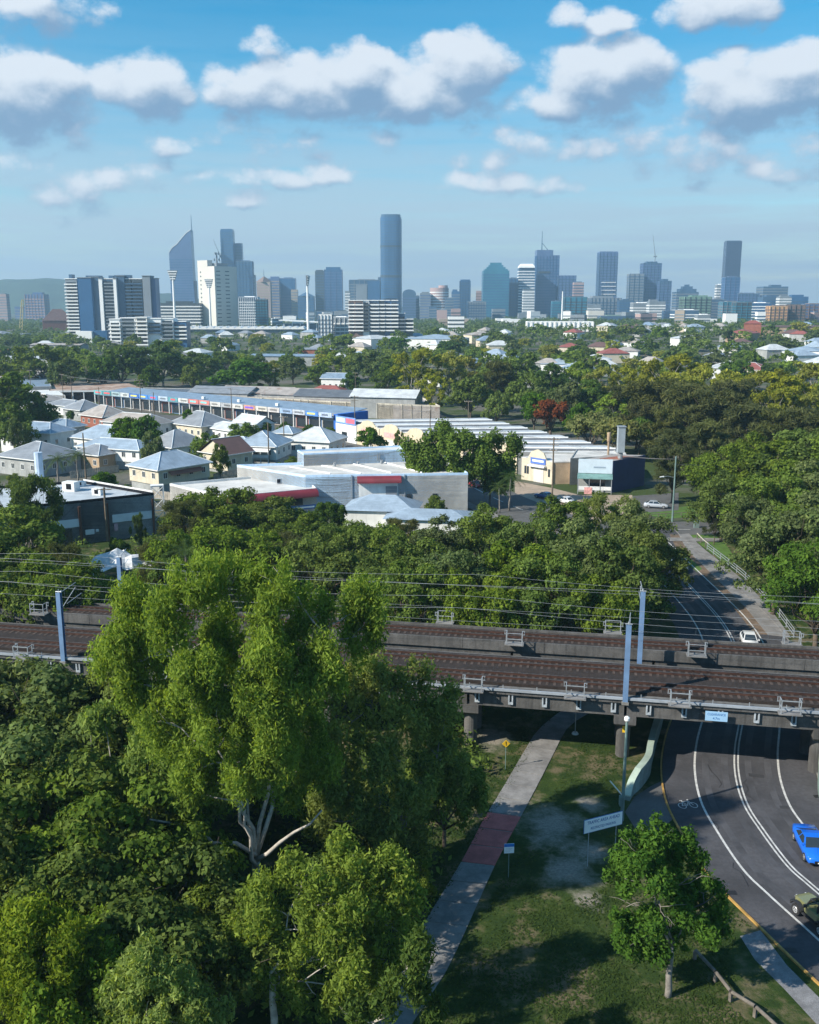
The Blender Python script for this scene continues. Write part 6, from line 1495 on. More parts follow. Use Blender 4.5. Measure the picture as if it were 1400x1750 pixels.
T_(761, 775, 510, 2250, 'grey blue block right of the pink banded tower', 'slate', 'grey'); T_(772, 786, 498, 2300, 'stepped slate tower right of the pink banded tower', 'blue', 'grey', tiers=((.6, 3, -.1),)); T_(786, 804, 480, 2400, 'slim tall slate tower with a dark cap', 'blue', 'slate', tiers=((.9, 2, 0),), fins=4)
T_(814, 826, 497, 2400, 'pinkish banded tower left of the stepped turquoise tower', 'pink', 'brown', plant=False); T_(800, 830, 516, 1900, 'pale blue columned block before the stepped turquoise tower', 'grey', 'slate', fins=7)
T_(825, 869, 463, 2300, 'wide turquoise glass tower with a stepped crown', 'teal', 'blue', tiers=((.88, 2.6, 0), (.72, 3.2, 0), (.56, 3.2, 0), (.44, 4, 0))); T_(868, 885, 476, 2350, 'darker slab joined to the right of the turquoise tower', 'blue', 'slate', fins=3)
t, w, dp, H = T_(886, 913, 458, 2350, 'white banded tower with a rounded shoulder', 'slate', 'white', plant=False); MB().tube([(0, 0, H), (0, 0, H + 4), (0, 0, H + 9)], [w * .70, w * .66, w * .5], 4).obj('sloping_top', SK['white'], t).rotation_euler = (0, 0, R(45))
T_(894, 913, 495, 2200, 'white banded block before the rounded shoulder tower', 'grey', 'white', plant=False)
t, w, dp, H = T_(916, 954, 437, 2400, 'tall mauve blue tower topped by a lattice mast', 'mauve', 'blue', fins=7, plant=False); MB().bb(-w / 2, w * .22, -dp * .48, dp * .48, H, zof(t, 428, 2400)).obj('upper_block', SK['mauve'], t)
spire(t, -w * .24, H, zof(t, 395, 2400), 1.6, 'lattice_mast'); MB().tube([(-w * .24, 0, H + 30), (w * .05, 0, H + 12)], .7, 4).obj('stay', SK['slate'], t); MB().bb(-w * .42, w * .1, -dp * .54, -dp * .5, H * .72, H * .75).obj('vent_band', SK['dark'], t)
T_(953, 983, 471, 2380, 'wide grey mauve tower right of the mast tower', 'mauve', 'slate', fins=5, plant=False); T_(980, 997, 483, 2340, 'lower pinkish tower right of the wide grey mauve one', 'pink', 'slate')
T_(943, 965, 515, 1800, 'left low green glass block before the mast tower', 'teal', 'slate'); T_(963, 1001, 508, 1780, 'right low green glass block before the mast tower', 'teal', 'dark', fins=4)
q = D(962, 498, 1700); t = top('white_mast', 'tall white pole before the green glass blocks', 'pole', (q.x, 1700, terrain(q.x, 1700))); MB().tube([(0, 0, 0), (0, 0, q.z - t.location.z)], [1.6, 1.0], 8).obj('post', SK['white'], t)
t, w, dp, H = T_(1023, 1054, 432, 2500, 'tall dark slab tower with pale bands low on its front', 'mauve', 'slate', tiers=((.97, 1.5, 0),), fins=5)
for k in range(7): MB().bb(-w * .35, w * .45, -dp / 2 - 1.2, -dp / 2 - .2, H * (.18 + .06 * k), H * (.18 + .06 * k) + 1.8).obj('pale_band', SK['white'], t)
T_(1008, 1058, 509, 2200, 'wide grey podium block at the foot of the dark slab tower', 'grey', 'slate', fins=8, tiers=((.7, 3, -.1),)); T_(1003, 1025, 520, 2100, 'pale block left of the grey podium block', 'grey', 'white', plant=False); T_(1057, 1081, 513, 2150, 'low slate block right of the grey podium block', 'slate', 'blue', tiers=((.4, 2, 0),))
T_(1024, 1066, 540, 1500, 'low grey green block with a flat white roof line below the podium block', 'slate', 'green')
T_(1074, 1099, 468, 2400, 'pale left slab of the trio under the right crane', 'grey', 'slate', fins=3, plant=False); t, w, dp, H = T_(1097, 1128, 450, 2420, 'tall middle slab of the trio under the right crane', 'slate', 'mauve', fins=5, tiers=((.6, 2.5, 0),)); T_(1126, 1146, 480, 2380, 'lower right slab of the trio under the right crane', 'slate', 'mauve', fins=3, tiers=((.5, 3, 0),))
q = D(1120, 436, 2420); crane('tower crane standing on the tall slab at the right', q.x, q.y, H + terrain(q.x, q.y), 16, 52, R(-9), SK['grey'])
T_(1153, 1190, 499, 2250, 'stepped grey tower with a small dome', 'slate', 'grey', tiers=((.75, 5, .05), (.45, 4, .05), (.2, 3, .05))); T_(1166, 1211, 507, 1650, 'wide green walled building before the stepped tower', 'green', 'dark', fins=5, tiers=((.6, 2, .1),))
T_(1224, 1238, 487, 2300, 'banded pale tower left of the tall navy tower', 'grey', 'white'); t, w, dp, H = T_(1240, 1266, 413, 2450, 'tall dark navy slab tower at the right', 'navy', 'navy', depth=.6, plant=False); MB().bb(-w * .48, w * .48, -dp * .4, dp * .4, H, H + 2).obj('roof_edge', SK['slate'], t)
T_(1237, 1262, 474, 2200, 'blue glass tower with a pale frame before the tall navy tower', 'blue', 'mauve', fins=3); T_(1257, 1293, 502, 2200, 'wide grey block with a curved top right of the navy tower', 'slate', 'mauve', fins=6, shape='box'); t, *_ = T_(1299, 1341, 490, 2200, 'broad grey slab at the far right of the skyline', 'slate', 'grey', tiers=((.4, 3, .1),))
t, *_ = T_(1300, 1331, 507, 1900, 'low slate block with a white vault before the broad grey slab', 'slate', 'blue', tiers=((.5, 3, 0),)); T_(1330, 1350, 507, 1850, 'low pale block with a white rounded roof', 'grey', 'white', tiers=((.7, 2, 0),)); T_(1345, 1377, 507, 1900, 'low blue block near the right edge', 'blue', 'slate', tiers=((.6, 3, 0),))
T_(1212, 1238, 512, 1700, 'grey flat block with white edge left of the teal glass block', 'slate', 'grey'); T_(1232, 1262, 516, 1550, 'pale teal glass block', 'teal', 'grey', fins=4); T_(1255, 1283, 517, 1500, 'dark teal glass block', 'dark', 'teal', fins=3); T_(1282, 1312, 518, 1500, 'blue and white balcony block', 'blue', 'white')
T_(1313, 1342, 523, 1350, 'orange and brown apartment block', 'orange', 'brown', fins=4); T_(1338, 1372, 521, 1360, 'brown apartment block with dark windows', 'brown', 'dark', fins=4); T_(1368, 1410, 520, 1400, 'long brownish block cut by the right edge', 'mauve', 'brown', fins=5); T_(1238, 1258, 536, 1250, 'small bright white block below the teal glass blocks', 'white', 'dark', bands=False); T_(1293, 1307, 533, 1250, 'small white banded block below the orange apartments', 'white', 'slate')
T_(1080, 1112, 518, 1700, 'long low white building under the crane trio', 'grey', 'white'); T_(1108, 1135, 515, 1650, 'pale blue low block under the crane trio', 'grey', 'white', tiers=((.5, 3, -.2),)); T_(1190, 1212, 538, 1300, 'low grey white block above the suburb trees', 'grey', 'white'); T_(1150, 1190, 530, 1500, 'long low grey block below the stepped tower', 'slate', 'white')
T_(410, 442, 508, 1450, 'grey glazed office with white vertical strips', 'slate', 'white', fins=10); T_(438, 457, 512, 1440, 'dark green glass end of the striped office', 'dark', 'teal', fins=4)
t, *_ = T_(281, 347, 518, 1500, 'layered white banded car park building below the blade tower', 'dark', 'white', floor=4.5, tiers=((.6, 3, -.1),))
q = D(100, 555, 1400); house(q.x, 1400, 42, 30, 14, 16, R(20), WRED, RBR, 'big brown hip roofed building left of the balcony tower', detail=False)
T_(0, 46, 570, 1050, 'long low white industrial block at the left edge', 'grey', 'white', plant=False); T_(99, 132, 572, 960, 'black banded podium at the foot of the balcony tower', 'dark', 'white', floor=4.5, plant=False); T_(133, 160, 566, 930, 'white windowless block left of the white apartments', 'white', 'white', bands=False, plant=False); T_(158, 186, 565, 935, 'pale blue windowless block left of the white apartments', 'blue', 'blue', bands=False, plant=False)
T_(766, 793, 541, 1150, 'small white banded office before the round towers', 'white', 'dark', floor=4.5); T_(545, 568, 537, 980, 'white apartment block left of the striped balcony block', 'white', 'grey', fins=4); T_(566, 598, 542, 1000, 'grey wing of the white apartment block', 'grey', 'white', fins=4)
T_(900, 1012, 549, 1050, 'row of white flats with dark stair strips above the trees', 'white', 'white', bands=False, plant=False, fins=14, depth=.2)
T_(750, 800, 545, 1600, 'long low brownish block behind the small white office', 'tan', 'brown', plant=False)

# lower blocks filling the feet of the skyline
rl = random.Random(31)
for k in range(58):
    x0 = rl.uniform(430, 1390); w_ = rl.uniform(12, 30); d_ = rl.uniform(1350, 2100); c_ = rl.choice(['white', 'cream', 'grey', 'tan', 'slate', 'white', 'pink', 'grey', 'green', 'white'])
    tower(x0, x0 + w_, rl.uniform(527, 548), d_, 'low ' + {'white': 'white', 'cream': 'cream', 'grey': 'pale grey', 'tan': 'tan', 'slate': 'slate blue', 'pink': 'pinkish', 'green': 'green'}[c_] + ' block at the foot of ' + zone(x0), c_, rl.choice(['white', 'grey', 'slate', 'dark']), floor=4.2, plant=rl.random() < .6, rot=rl.choice([0, 0, 18, -22]), cat='building', name='city_block')[0].__setitem__('group', 'low ' + c_ + ' city blocks')

# near apartment towers with real balconies
def apartments(name, label, blocks, dist):
    """blocks: (x0, x1, ytop, wall, balcony, ybot, depth offset)"""
    c = D(sum(b[0] + b[1] for b in blocks) / 2 / len(blocks), 540, dist); g = terrain(c.x, dist); t = top(name, label, 'apartment building', (c.x, dist, g))
    for (x0, x1, yt, wm_, bal, yb, dy) in blocks:
        a, b = D(x0, yt, dist + dy), D(x1, yt, dist + dy); w = b.x - a.x; cx = (a.x + b.x) / 2 - c.x; H = a.z - g
        MB().bb(cx - w / 2, cx + w / 2, dy, dy + 16, -4, H).obj('wall', SK[wm_], t); MB().bb(cx - w / 2 - .4, cx + w / 2 + .4, dy - .6, dy + 16.4, H, H + .7).obj('roof_edge', SK['white' if bal else 'grey'], t)
        if bal:
            sm = MB().bb(-w / 2 - .6, w / 2 + .6, -2.2, .0, 0, 1.15).mesh('balcony', SK[bal]); gm = MB().bb(-w * .4, w * .4, -.12, -.02, 1.2, 2.7).mesh('balcony_window', GLASSD)
            z0 = max(2, D(x0, yb, dist).z - g); z = z0
            while z < H - 2.6: put('balcony', sm, t, (cx, dy, z)); put('balcony_window', gm, t, (cx, dy, z)); z += 3.3
    return t
A_ = [(111, 131, 477, 'grey', 'white', 572, 0), (132, 155, 475, 'blue', None, 0, -3), (152, 168, 474, 'slate', None, 0, 2), (168, 174, 476, 'white', None, 0, -5), (174, 193, 477, 'slate', 'grey', 565, -2), (193, 198, 476, 'white', None, 0, -5), (198, 212, 472, 'slate', None, 0, -1), (212, 223, 477, 'dark', 'slate', 560, 1), (225, 242, 477, 'dark', 'slate', 560, 1), (243, 256, 472, 'grey', None, 0, -4), (254, 265, 476, 'mauve', None, 0, 0)]
t = apartments('apartment_tower', 'broad dark balcony apartment tower at the left of the skyline', A_, 1000)
for (x0, x1, y0) in ((147, 172, 471), (186, 195, 471), (196, 223, 470), (118, 124, 469)):
    a, b = D(x0, y0, 1004), D(x1, 478, 1004); MB().bb(a.x - t.location.x, b.x - t.location.x, 3, 12, b.z - t.location.z, a.z - t.location.z).obj('roof_plant', SK['slate'], t)
W_ = [(187, 205, 546, 'white', 'white', 592, 0), (206, 231, 544, 'white', 'grey', 592, 2), (232, 251, 543, 'cream', 'white', 592, -1), (251, 275, 545, 'white', 'slate', 570, 2), (275, 296, 545, 'white', 'grey', 580, 3), (296, 318, 550, 'blue', 'white', 580, 5)]
apartments('white_apartments', 'long white mid rise apartments in front of the dark balcony tower', W_, 850)
S_ = [(596, 606, 514, 'brown', 'white', 566, 0), (606, 620, 514, 'brown', 'white', 566, -1), (620, 631, 514, 'white', 'dark', 566, 0), (631, 647, 514, 'slate', 'white', 566, 1), (647, 657, 514, 'dark', 'white', 566, 2), (657, 668, 514, 'blue', 'white', 566, 3), (668, 680, 514, 'slate', 'white', 566, 3), (680, 692, 536, 'slate', 'grey', 566, 4), (692, 706, 546, 'dark', 'white', 566, 5)]
apartments('balcony_block', 'striped white balcony apartment block below the tallest tower', S_, 900)

# stadium with scalloped white roof and light towers
q = D(420, 560, 1250); g = terrain(q.x, 1250); t = top('stadium', 'low oval stadium stand with a scalloped white canopy roof', 'stadium', (q.x, 1250, g)); a, b = D(310, 560, 1250), D(512, 560, 1250); w = b.x - a.x; zt = b.z - g
MB().bb(-w / 2, w / 2, 0, 30, -4, zt - 3).obj('stand', SK['grey'], t); MB().bb(-w / 2, w / 2, -.6, -.01, zt - 9, zt - 5).obj('dark_gallery', SK['dark'], t); MB().bb(-w / 2, w / 2, -1, 30, zt - 3, zt - 2).obj('roof_deck', SK['slate'], t)
mb = MB(); n = 17
for k in range(n):
    x = -w / 2 + (k + .5) * w / n; r = w / n * .52; mb.loft([[(x + r * math.cos(math.pi * j / 6), y, zt - 2 + 3.6 * math.sin(math.pi * j / 6)) for j in range(7)] for y in (-3, 28)])
    if k < 0: break
for k in range(n):
    x = -w / 2 + (k + .5) * w / n; r = w / n * .5
    MB().loft([[(x + r * math.cos(math.pi * j / 6), y, zt - 1.95 + 3.6 * math.sin(math.pi * j / 6)) for j in range(7)] for y in (-3, 28)]).obj('canopy', SK['white'], t)
q = D(500, 548, 1330); g = terrain(q.x, 1330); t = top('stadium_stand', 'taller stadium stand with a thin white wing roof', 'stadium', (q.x + 10, 1330, g)); zt = q.z - g; MB().loft([[(-28, -6, zt), (30, -6, zt - 3), (30, 22, zt - 3), (-28, 22, zt)], [(-28, -6, zt + 1.2), (30, -6, zt - 1.8), (30, 22, zt - 1.8), (-28, 22, zt + 1.2)]]).obj('wing_roof', SK['white'], t); MB().bb(-24, 28, 0, 20, -4, zt - 4).obj('stand', SK['slate'], t); 
for k in range(5): MB().bb(-22 + 11 * k, -21 + 11 * k, -1, -.01, -4, zt - 3).obj('column', SK['white'], t)
for (px, yt, yb, d0, lab) in ((295, 462, 550, 1200, 'stadium light tower before the blade tower'), (357, 477, 560, 1400, 'stadium light tower before the cream tower'), (525, 471, 560, 1180, 'stadium light tower with its lamp head turned edge on')):
    q = D(px, yt, d0); g = terrain(q.x, d0); t = top('light_tower', lab, 'light tower', (q.x, d0, g), R(80) if px == 525 else 0, 'stadium light towers'); H = q.z - g
    MB().tube([(0, 0, 0), (0, 0, H - 4)], [1.7, 1.1], 10).obj('post', SK['white'], t); MB().loft([[(-2.6, -.6, H - 12), (2.6, -.6, H - 12), (2.6, .6, H - 12), (-2.6, .6, H - 12)], [(-6.2, -1.6, H), (6.2, -1.6, H), (6.2, 0, H), (-6.2, 0, H)]]).obj('lamp_frame', SK['grey'], t)
    lm = MB().bb(-.8, .8, -.3, .3, 0, 1.2).mesh('lamp', SK['white'])
    for r in range(4):
        for c_ in range(4 + r): put('lamp', lm, t, ((c_ - (3 + r) / 2) * 1.6, -1.2 - .3 * r, H - 10.5 + 2.8 * r))
q = D(38, 512, 1300); c = top('yellow_crane', 'yellow lattice crane jib leaning before the brown blocks', 'crane', (D(35, 560, 1300).x, 1300, terrain(-500, 1300))); YC = mat('crane_yellow', (.42, .36, .16), .7); h = q.z - c.location.z
for s in (-1, 1): MB().tube([(s * 2.0, 0, 0), (s * 1.0 + 6, 0, h)], .55, 4).obj('jib_chord', YC, c)
for k in range(9): MB().tube([(-2 + .62 * k, 0, h * k / 9), (2 + .55 * k, 0, h * (k + 1) / 9)], .35, 4).obj('lacing', YC, c)

# distant hills
def hills():
    rng = np.random.default_rng(4); xs = np.linspace(-4300, 4300, 120); ys = np.linspace(4300, 5300, 16); V = []
    prof = lambda x: 118 * math.exp(-((x + 1660) / 430) ** 2) + 92 * math.exp(-((x + 2300) / 500) ** 2) + 60 * math.exp(-((x + 1150) / 260) ** 2) + 22 + 14 * math.sin(x * .0021 + 1) + 8 * math.sin(x * .006)
    for y in ys:
        for x in xs: V.append((x, y, max(-.5, prof(x) * math.sin(math.pi * (y - 4300) / 1000) ** .8 * (1 + .06 * rng.normal())) - .5))
    n = len(xs); F = [(j * n + i, j * n + i + 1, (j + 1) * n + i + 1, (j + 1) * n + i) for j in range(len(ys) - 1) for i in range(n - 1)]
    me = np_mesh('hills', np.array(V), np.array(F), mat('hill_forest', (.035, .055, .025), .95, var=.35, scale=.01)); me.polygons.foreach_set('use_smooth', [True] * len(me.polygons)); tag(put('hills', me), kind='structure')
hills()

# ------------------------------------------------------------------ far suburb houses
rh = random.Random(77); rc = [(RB, 'blue grey'), (RW, 'pale'), (RG, 'grey'), (RW, 'pale'), (RWARM, 'warm grey'), (RG, 'grey'), (RBR, 'brown'), (RB, 'blue grey'), (RWARM, 'warm grey'), (RW, 'pale'), (RRED, 'red'), (RB, 'blue grey'), (RBLUE, 'slate blue')]
def far_house(px, d, w=None, roof=None, label=None, wall=None, eave=None):
    x = (px - 700) / FPX * d * 1.01; r, rn = roof or rh.choice(rc); w = w or rh.uniform(12, 18)
    house(x, d, w, w * rh.uniform(.65, .95), eave or rh.uniform(4.2, 6.5), rh.uniform(2.6, 3.8), R(rh.choice([-35, -20, 10, 55]) + rh.uniform(-6, 6)), wall or rh.choice([WW, WW, WC, WG]), r, label or ('far house with a ' + rn + ' roof among the trees below ' + zone(px)), group='far houses with a %s roof' % rn, detail=d < 560)
for (px, d, w, r, lab, wl, ev) in [(955, 560, 20, (RB, ''), 'white house with a wide pale blue roof among the yellow gums', WW, 6), (1010, 590, 17, (RW, ''), 'house with a long pale roof right of the wide blue roof', WW, 6), (1040, 640, 18, (RRED, ''), 'house with a dull red roof behind the long pale roof', WC, 6), (968, 700, 16, (RRED, ''), 'pink roofed house half hidden by trees left of the pale roofs', WC, 6), (1165, 760, 22, (RW, ''), 'house with a bright white hip roof among the dark trees', WW, 7),
                          (1255, 800, 24, (RRED, ''), 'house with a crimson roof and tan walls right of centre', WTAN, 8), (1270, 850, 14, (RRED, ''), 'taller salmon house behind the crimson roof', WRED, 13), (1275, 520, 20, (RRED, ''), 'house with a faded red roof above the yellow gums', WC, 6), (1240, 530, 20, (RW, ''), 'house with a pale roof left of the faded red roof', WW, 6), (1360, 640, 26, (RB, ''), 'white weatherboard house with a blue grey roof near the right edge', WW, 7), (1390, 560, 18, (RW, ''), 'house with a silver roof at the right edge', WW, 6),
                          (845, 620, 16, (RB, ''), 'left one of two blue white houses peeping through trees beyond the big yellow gum', WW, 7), (865, 600, 14, (RB, ''), 'right one of two blue white houses peeping through trees beyond the big yellow gum', WW, 6), (745, 800, 44, (RB, ''), 'large pale hip roofed hall with a red brick base', WW, 8), (640, 820, 34, (RW, ''), 'long white hall left of the large pale hip roof', WW, 8), (680, 840, 30, (RW, ''), 'ribbed white roofs of a hall beside the large pale hip roof', WW, 7), (820, 860, 26, (RWARM, ''), 'low yellow white building with a flat pale roof', WC, 7)]:
    far_house(px, d, w, r, lab, wl, ev)
for _ in range(62): far_house(rh.uniform(690, 1420), 480 + 620 * rh.random())
for _ in range(34): far_house(rh.uniform(-20, 680), 560 + 560 * rh.random())
for (px, yt, d, w, h, lab, wl, rf) in ((492, 592, 640, 44, 6, 'long flat slate blue warehouse roof in the middle suburb', WG, RBLUE), (545, 590, 700, 26, 6.5, 'flat shed with a red band in the middle suburb', WRED, RG), (250, 602, 640, 40, 6, 'long white roofed shed beyond the tree row', WW, RW), (60, 605, 620, 46, 6, 'long white roofed shed at the left beyond the tree row', WW, RW), (110, 592, 760, 40, 7, 'low grey factory left of the white apartments', WG, RWARM), (1340, 575, 900, 60, 8, 'long brown flat roofed block near the right edge of the suburb', WTAN, RBR)):
    x = (px - 700) / FPX * d; house(x, d, w, w * .4, h, 1.2, R(-6), wl, rf, lab, 'gable', detail=False)['category'] = 'shed'

# ------------------------------------------------------------------ vehicles
TYRE = BLK; RIM = mat('alloy_rim', (.55, .56, .58), .35, .6, var=.05); LAMP = mat('headlamp_glass', (.75, .78, .80), .15, 0, var=0); TAIL = mat('tail_lamp', (.40, .02, .02), .3, var=0); PLATE = mat('number_plate', (.7, .7, .66), .5, var=0); GRILLE = mat('black_grille', (.012, .012, .014), .5, var=0)
def paint(name, col): 
    m = mat(name, col, .25, 0, var=.03); p = m.node_tree.nodes['Principled BSDF']; p.inputs['Coat Weight'].default_value = .8; p.inputs['Coat Roughness'].default_value = .08; return m
def wheel(t, x, y, r, w=.22, name='wheel'):
    o = MB().tube([(0, -w / 2, 0), (0, -w * .4, 0), (0, w * .4, 0), (0, w / 2, 0)], [r * .88, r, r, r * .88], 20).obj('wheel', TYRE, t, (x, y, r), smooth=False)
    s = -1 if y < 0 else 1; MB().tube([(0, s * (w / 2 - .01), 0), (0, s * (w / 2 + .015), 0)], [r * .62, r * .55], 14).obj('rim', RIM, o)
    mb = MB()
    for k in range(5):
        a = k * 2 * math.pi / 5; mb.box((math.cos(a) * r * .33, s * (w / 2 + .02), math.sin(a) * r * .33), (.05, .02, .05))
    mb.obj('wheel_nuts', GRILLE, o)
def car(name, label, loc, heading, pm, L=4.6, W=1.82, H=1.42, coupe=False):
    """x forward, z up"""
    t = top(name, label, 'car', loc, heading); hw = W / 2; h = L / 2; zb = .24; zs = .98 if not coupe else .92
    st = [(-h, .80, .42, .78), (-h + .12, .92, .30, .96), (-h * .72, 1.0, zb, zs + .04), (-h * .3, 1.0, zb, zs), (h * .15, 1.0, zb, zs - .02), (h * .45, 1.0, zb, zs - .06), (h * .78, .97, zb, .84), (h - .14, .90, .27, .74), (h, .76, .36, .62)]
    rings = []
    for (x, f, z0, z1) in st:
        y = hw * f; m = (z0 + z1) / 2; rings.append([(x, -y * .94, z0), (x, -y, m - .08), (x, -y * .985, z1 - .12), (x, -y * .90, z1), (x, 0, z1 + .035), (x, y * .90, z1), (x, y * .985, z1 - .12), (x, y, m - .08), (x, y * .94, z0)])
    MB().loft(rings).obj('body', pm, t, smooth=True)
    xr, xr2, xf2, xf = (-h * .80, -h * .30, h * .12, h * .46) if coupe else (-h * .86, -h * .52, h * .10, h * .44)
    yb, yt_ = hw * .90, hw * .68; zt = H
    B = [(xr, -yb, zs - .05), (xf, -yb, zs - .08), (xf, yb, zs - .08), (xr, yb, zs - .05)]; Tp = [(xr2, -yt_, zt - .04), (xf2, -yt_, zt - .02), (xf2, yt_, zt - .02), (xr2, yt_, zt - .04)]
    c = MB(); c.loft([B, Tp], cap=False); mid = [(0.5 * (xr2 + xf2), s * yt_, zt + .02) for s in (-1, 1)]
    c.poly([Tp[0], mid[0], mid[1], Tp[3]]); c.poly([mid[0], Tp[1], Tp[2], mid[1]]); c.poly([Tp[0], Tp[1], mid[0]]); c.poly([Tp[2], Tp[3], mid[1]]); c.obj('cabin', pm, t)
    def pane(nm, q, inset=.1, out=.012):
        q = [Vector(p) for p in q]; ctr = sum(q, Vector()) / 4; n = (q[1] - q[0]).cross(q[3] - q[0]).normalized()
        if n.dot(ctr - Vector((0, 0, .9))) < 0: n = -n
        r = [p.lerp(ctr, inset) + n * out for p in q]; return MB().loft([r, [p - n * .008 for p in r]]).obj(nm, GLASSD, t)
    pane('windscreen', [B[1], B[2], Tp[2], Tp[1]], .12); pane('rear_window', [B[3], B[0], Tp[0], Tp[3]], .15)
    for s, (i, j) in ((-1, (0, 1)), (1, (3, 2))):
        b0, b1, t1, t0 = Vector(B[i]), Vector(B[j]), Vector(Tp[j]), Vector(Tp[i]); mb_, mt_ = b0.lerp(b1, .46), t0.lerp(t1, .5)
        pane('side_window', [b0.lerp(b1, .14), mb_, mt_, t0], .12); pane('side_window', [mb_, b1.lerp(b0, .04), t1, mt_], .12)
        MB().bb(h * .30, h * .38, s * hw - .02, s * hw + .16, .92, 1.06).obj('wing_mirror', pm, t); MB().loft([[(h - .30, s * hw * .52, .62), (h - .30, s * hw * .88, .62), (h - .30, s * hw * .88, .74), (h - .30, s * hw * .52, .74)], [(h - .02, s * hw * .50, .56), (h - .12, s * hw * .80, .58), (h - .14, s * hw * .80, .68), (h - .03, s * hw * .50, .64)]]).obj('headlight', LAMP, t)
        MB().bb(-h - .01, -h + .1, s * hw * .58 - .12, s * hw * .58 + .12, .62, .76).obj('tail_light', TAIL, t)
        for x in (-h * .60, h * .62): wheel(t, x, s * (hw - .10), .33)
    MB().bb(h - .05, h + .025, -.42, .42, .34, .56).obj('grille', GRILLE, t); MB().bb(h - .10, h + .01, -.74, -.48, .30, .42).obj('air_intake', GRILLE, t); MB().bb(h - .10, h + .01, .48, .74, .30, .42).obj('air_intake', GRILLE, t)
    MB().bb(h + .026, h + .04, -.2, .2, .37, .47).obj('number_plate', PLATE, t); MB().bb(-h - .02, -h + .01, -.2, .2, .5, .61).obj('number_plate', PLATE, t)
    return t
def on_road(off, py, px):
    """a point on the road centre line nearest the pixel's ground point, moved sideways"""
    q = G(px, py); k = min(range(1, len(CL) - 1), key=lambda i: (CL[i] - q).length); u = (CL[k + 1] - CL[k - 1]).normalized()
    return CL[k], u
q = G(1386, 1455); _, u = on_road(0, 1463, 1391); car('blue_car', 'bright blue sports coupe coming down the road at the right edge', (q.x, q.y, .026), math.atan2(-u.y, -u.x) - .18 if u.y > 0 else math.atan2(u.y, u.x), paint('blue_car_paint', (.01, .13, .62)), 4.65, 1.86, 1.38, True)
q = G(1280, 1103); _, u = on_road(0, 1103, 1280); car('white_car', 'white car driving towards the farther viaduct', (q.x, q.y, .026), math.atan2(-u.y, -u.x), paint('white_car_paint', (.68, .69, .70)), 4.5, 1.8, 1.5)
q = G(1161, 972); _, u = on_road(0, 972, 1161); car('white_car', 'white car half hidden by the round trees at the far bend', (q.x, q.y, .026), math.atan2(-u.y, -u.x), _M['white_car_paint'], 4.5, 1.8, 1.48)
q = G(1121, 868); car('silver_sedan', 'silver grey sedan parked behind the lawn by the leaning she oak', (q.x, q.y, .034), R(-14), paint('silver_paint', (.42, .45, .50)), 4.8, 1.84, 1.44)

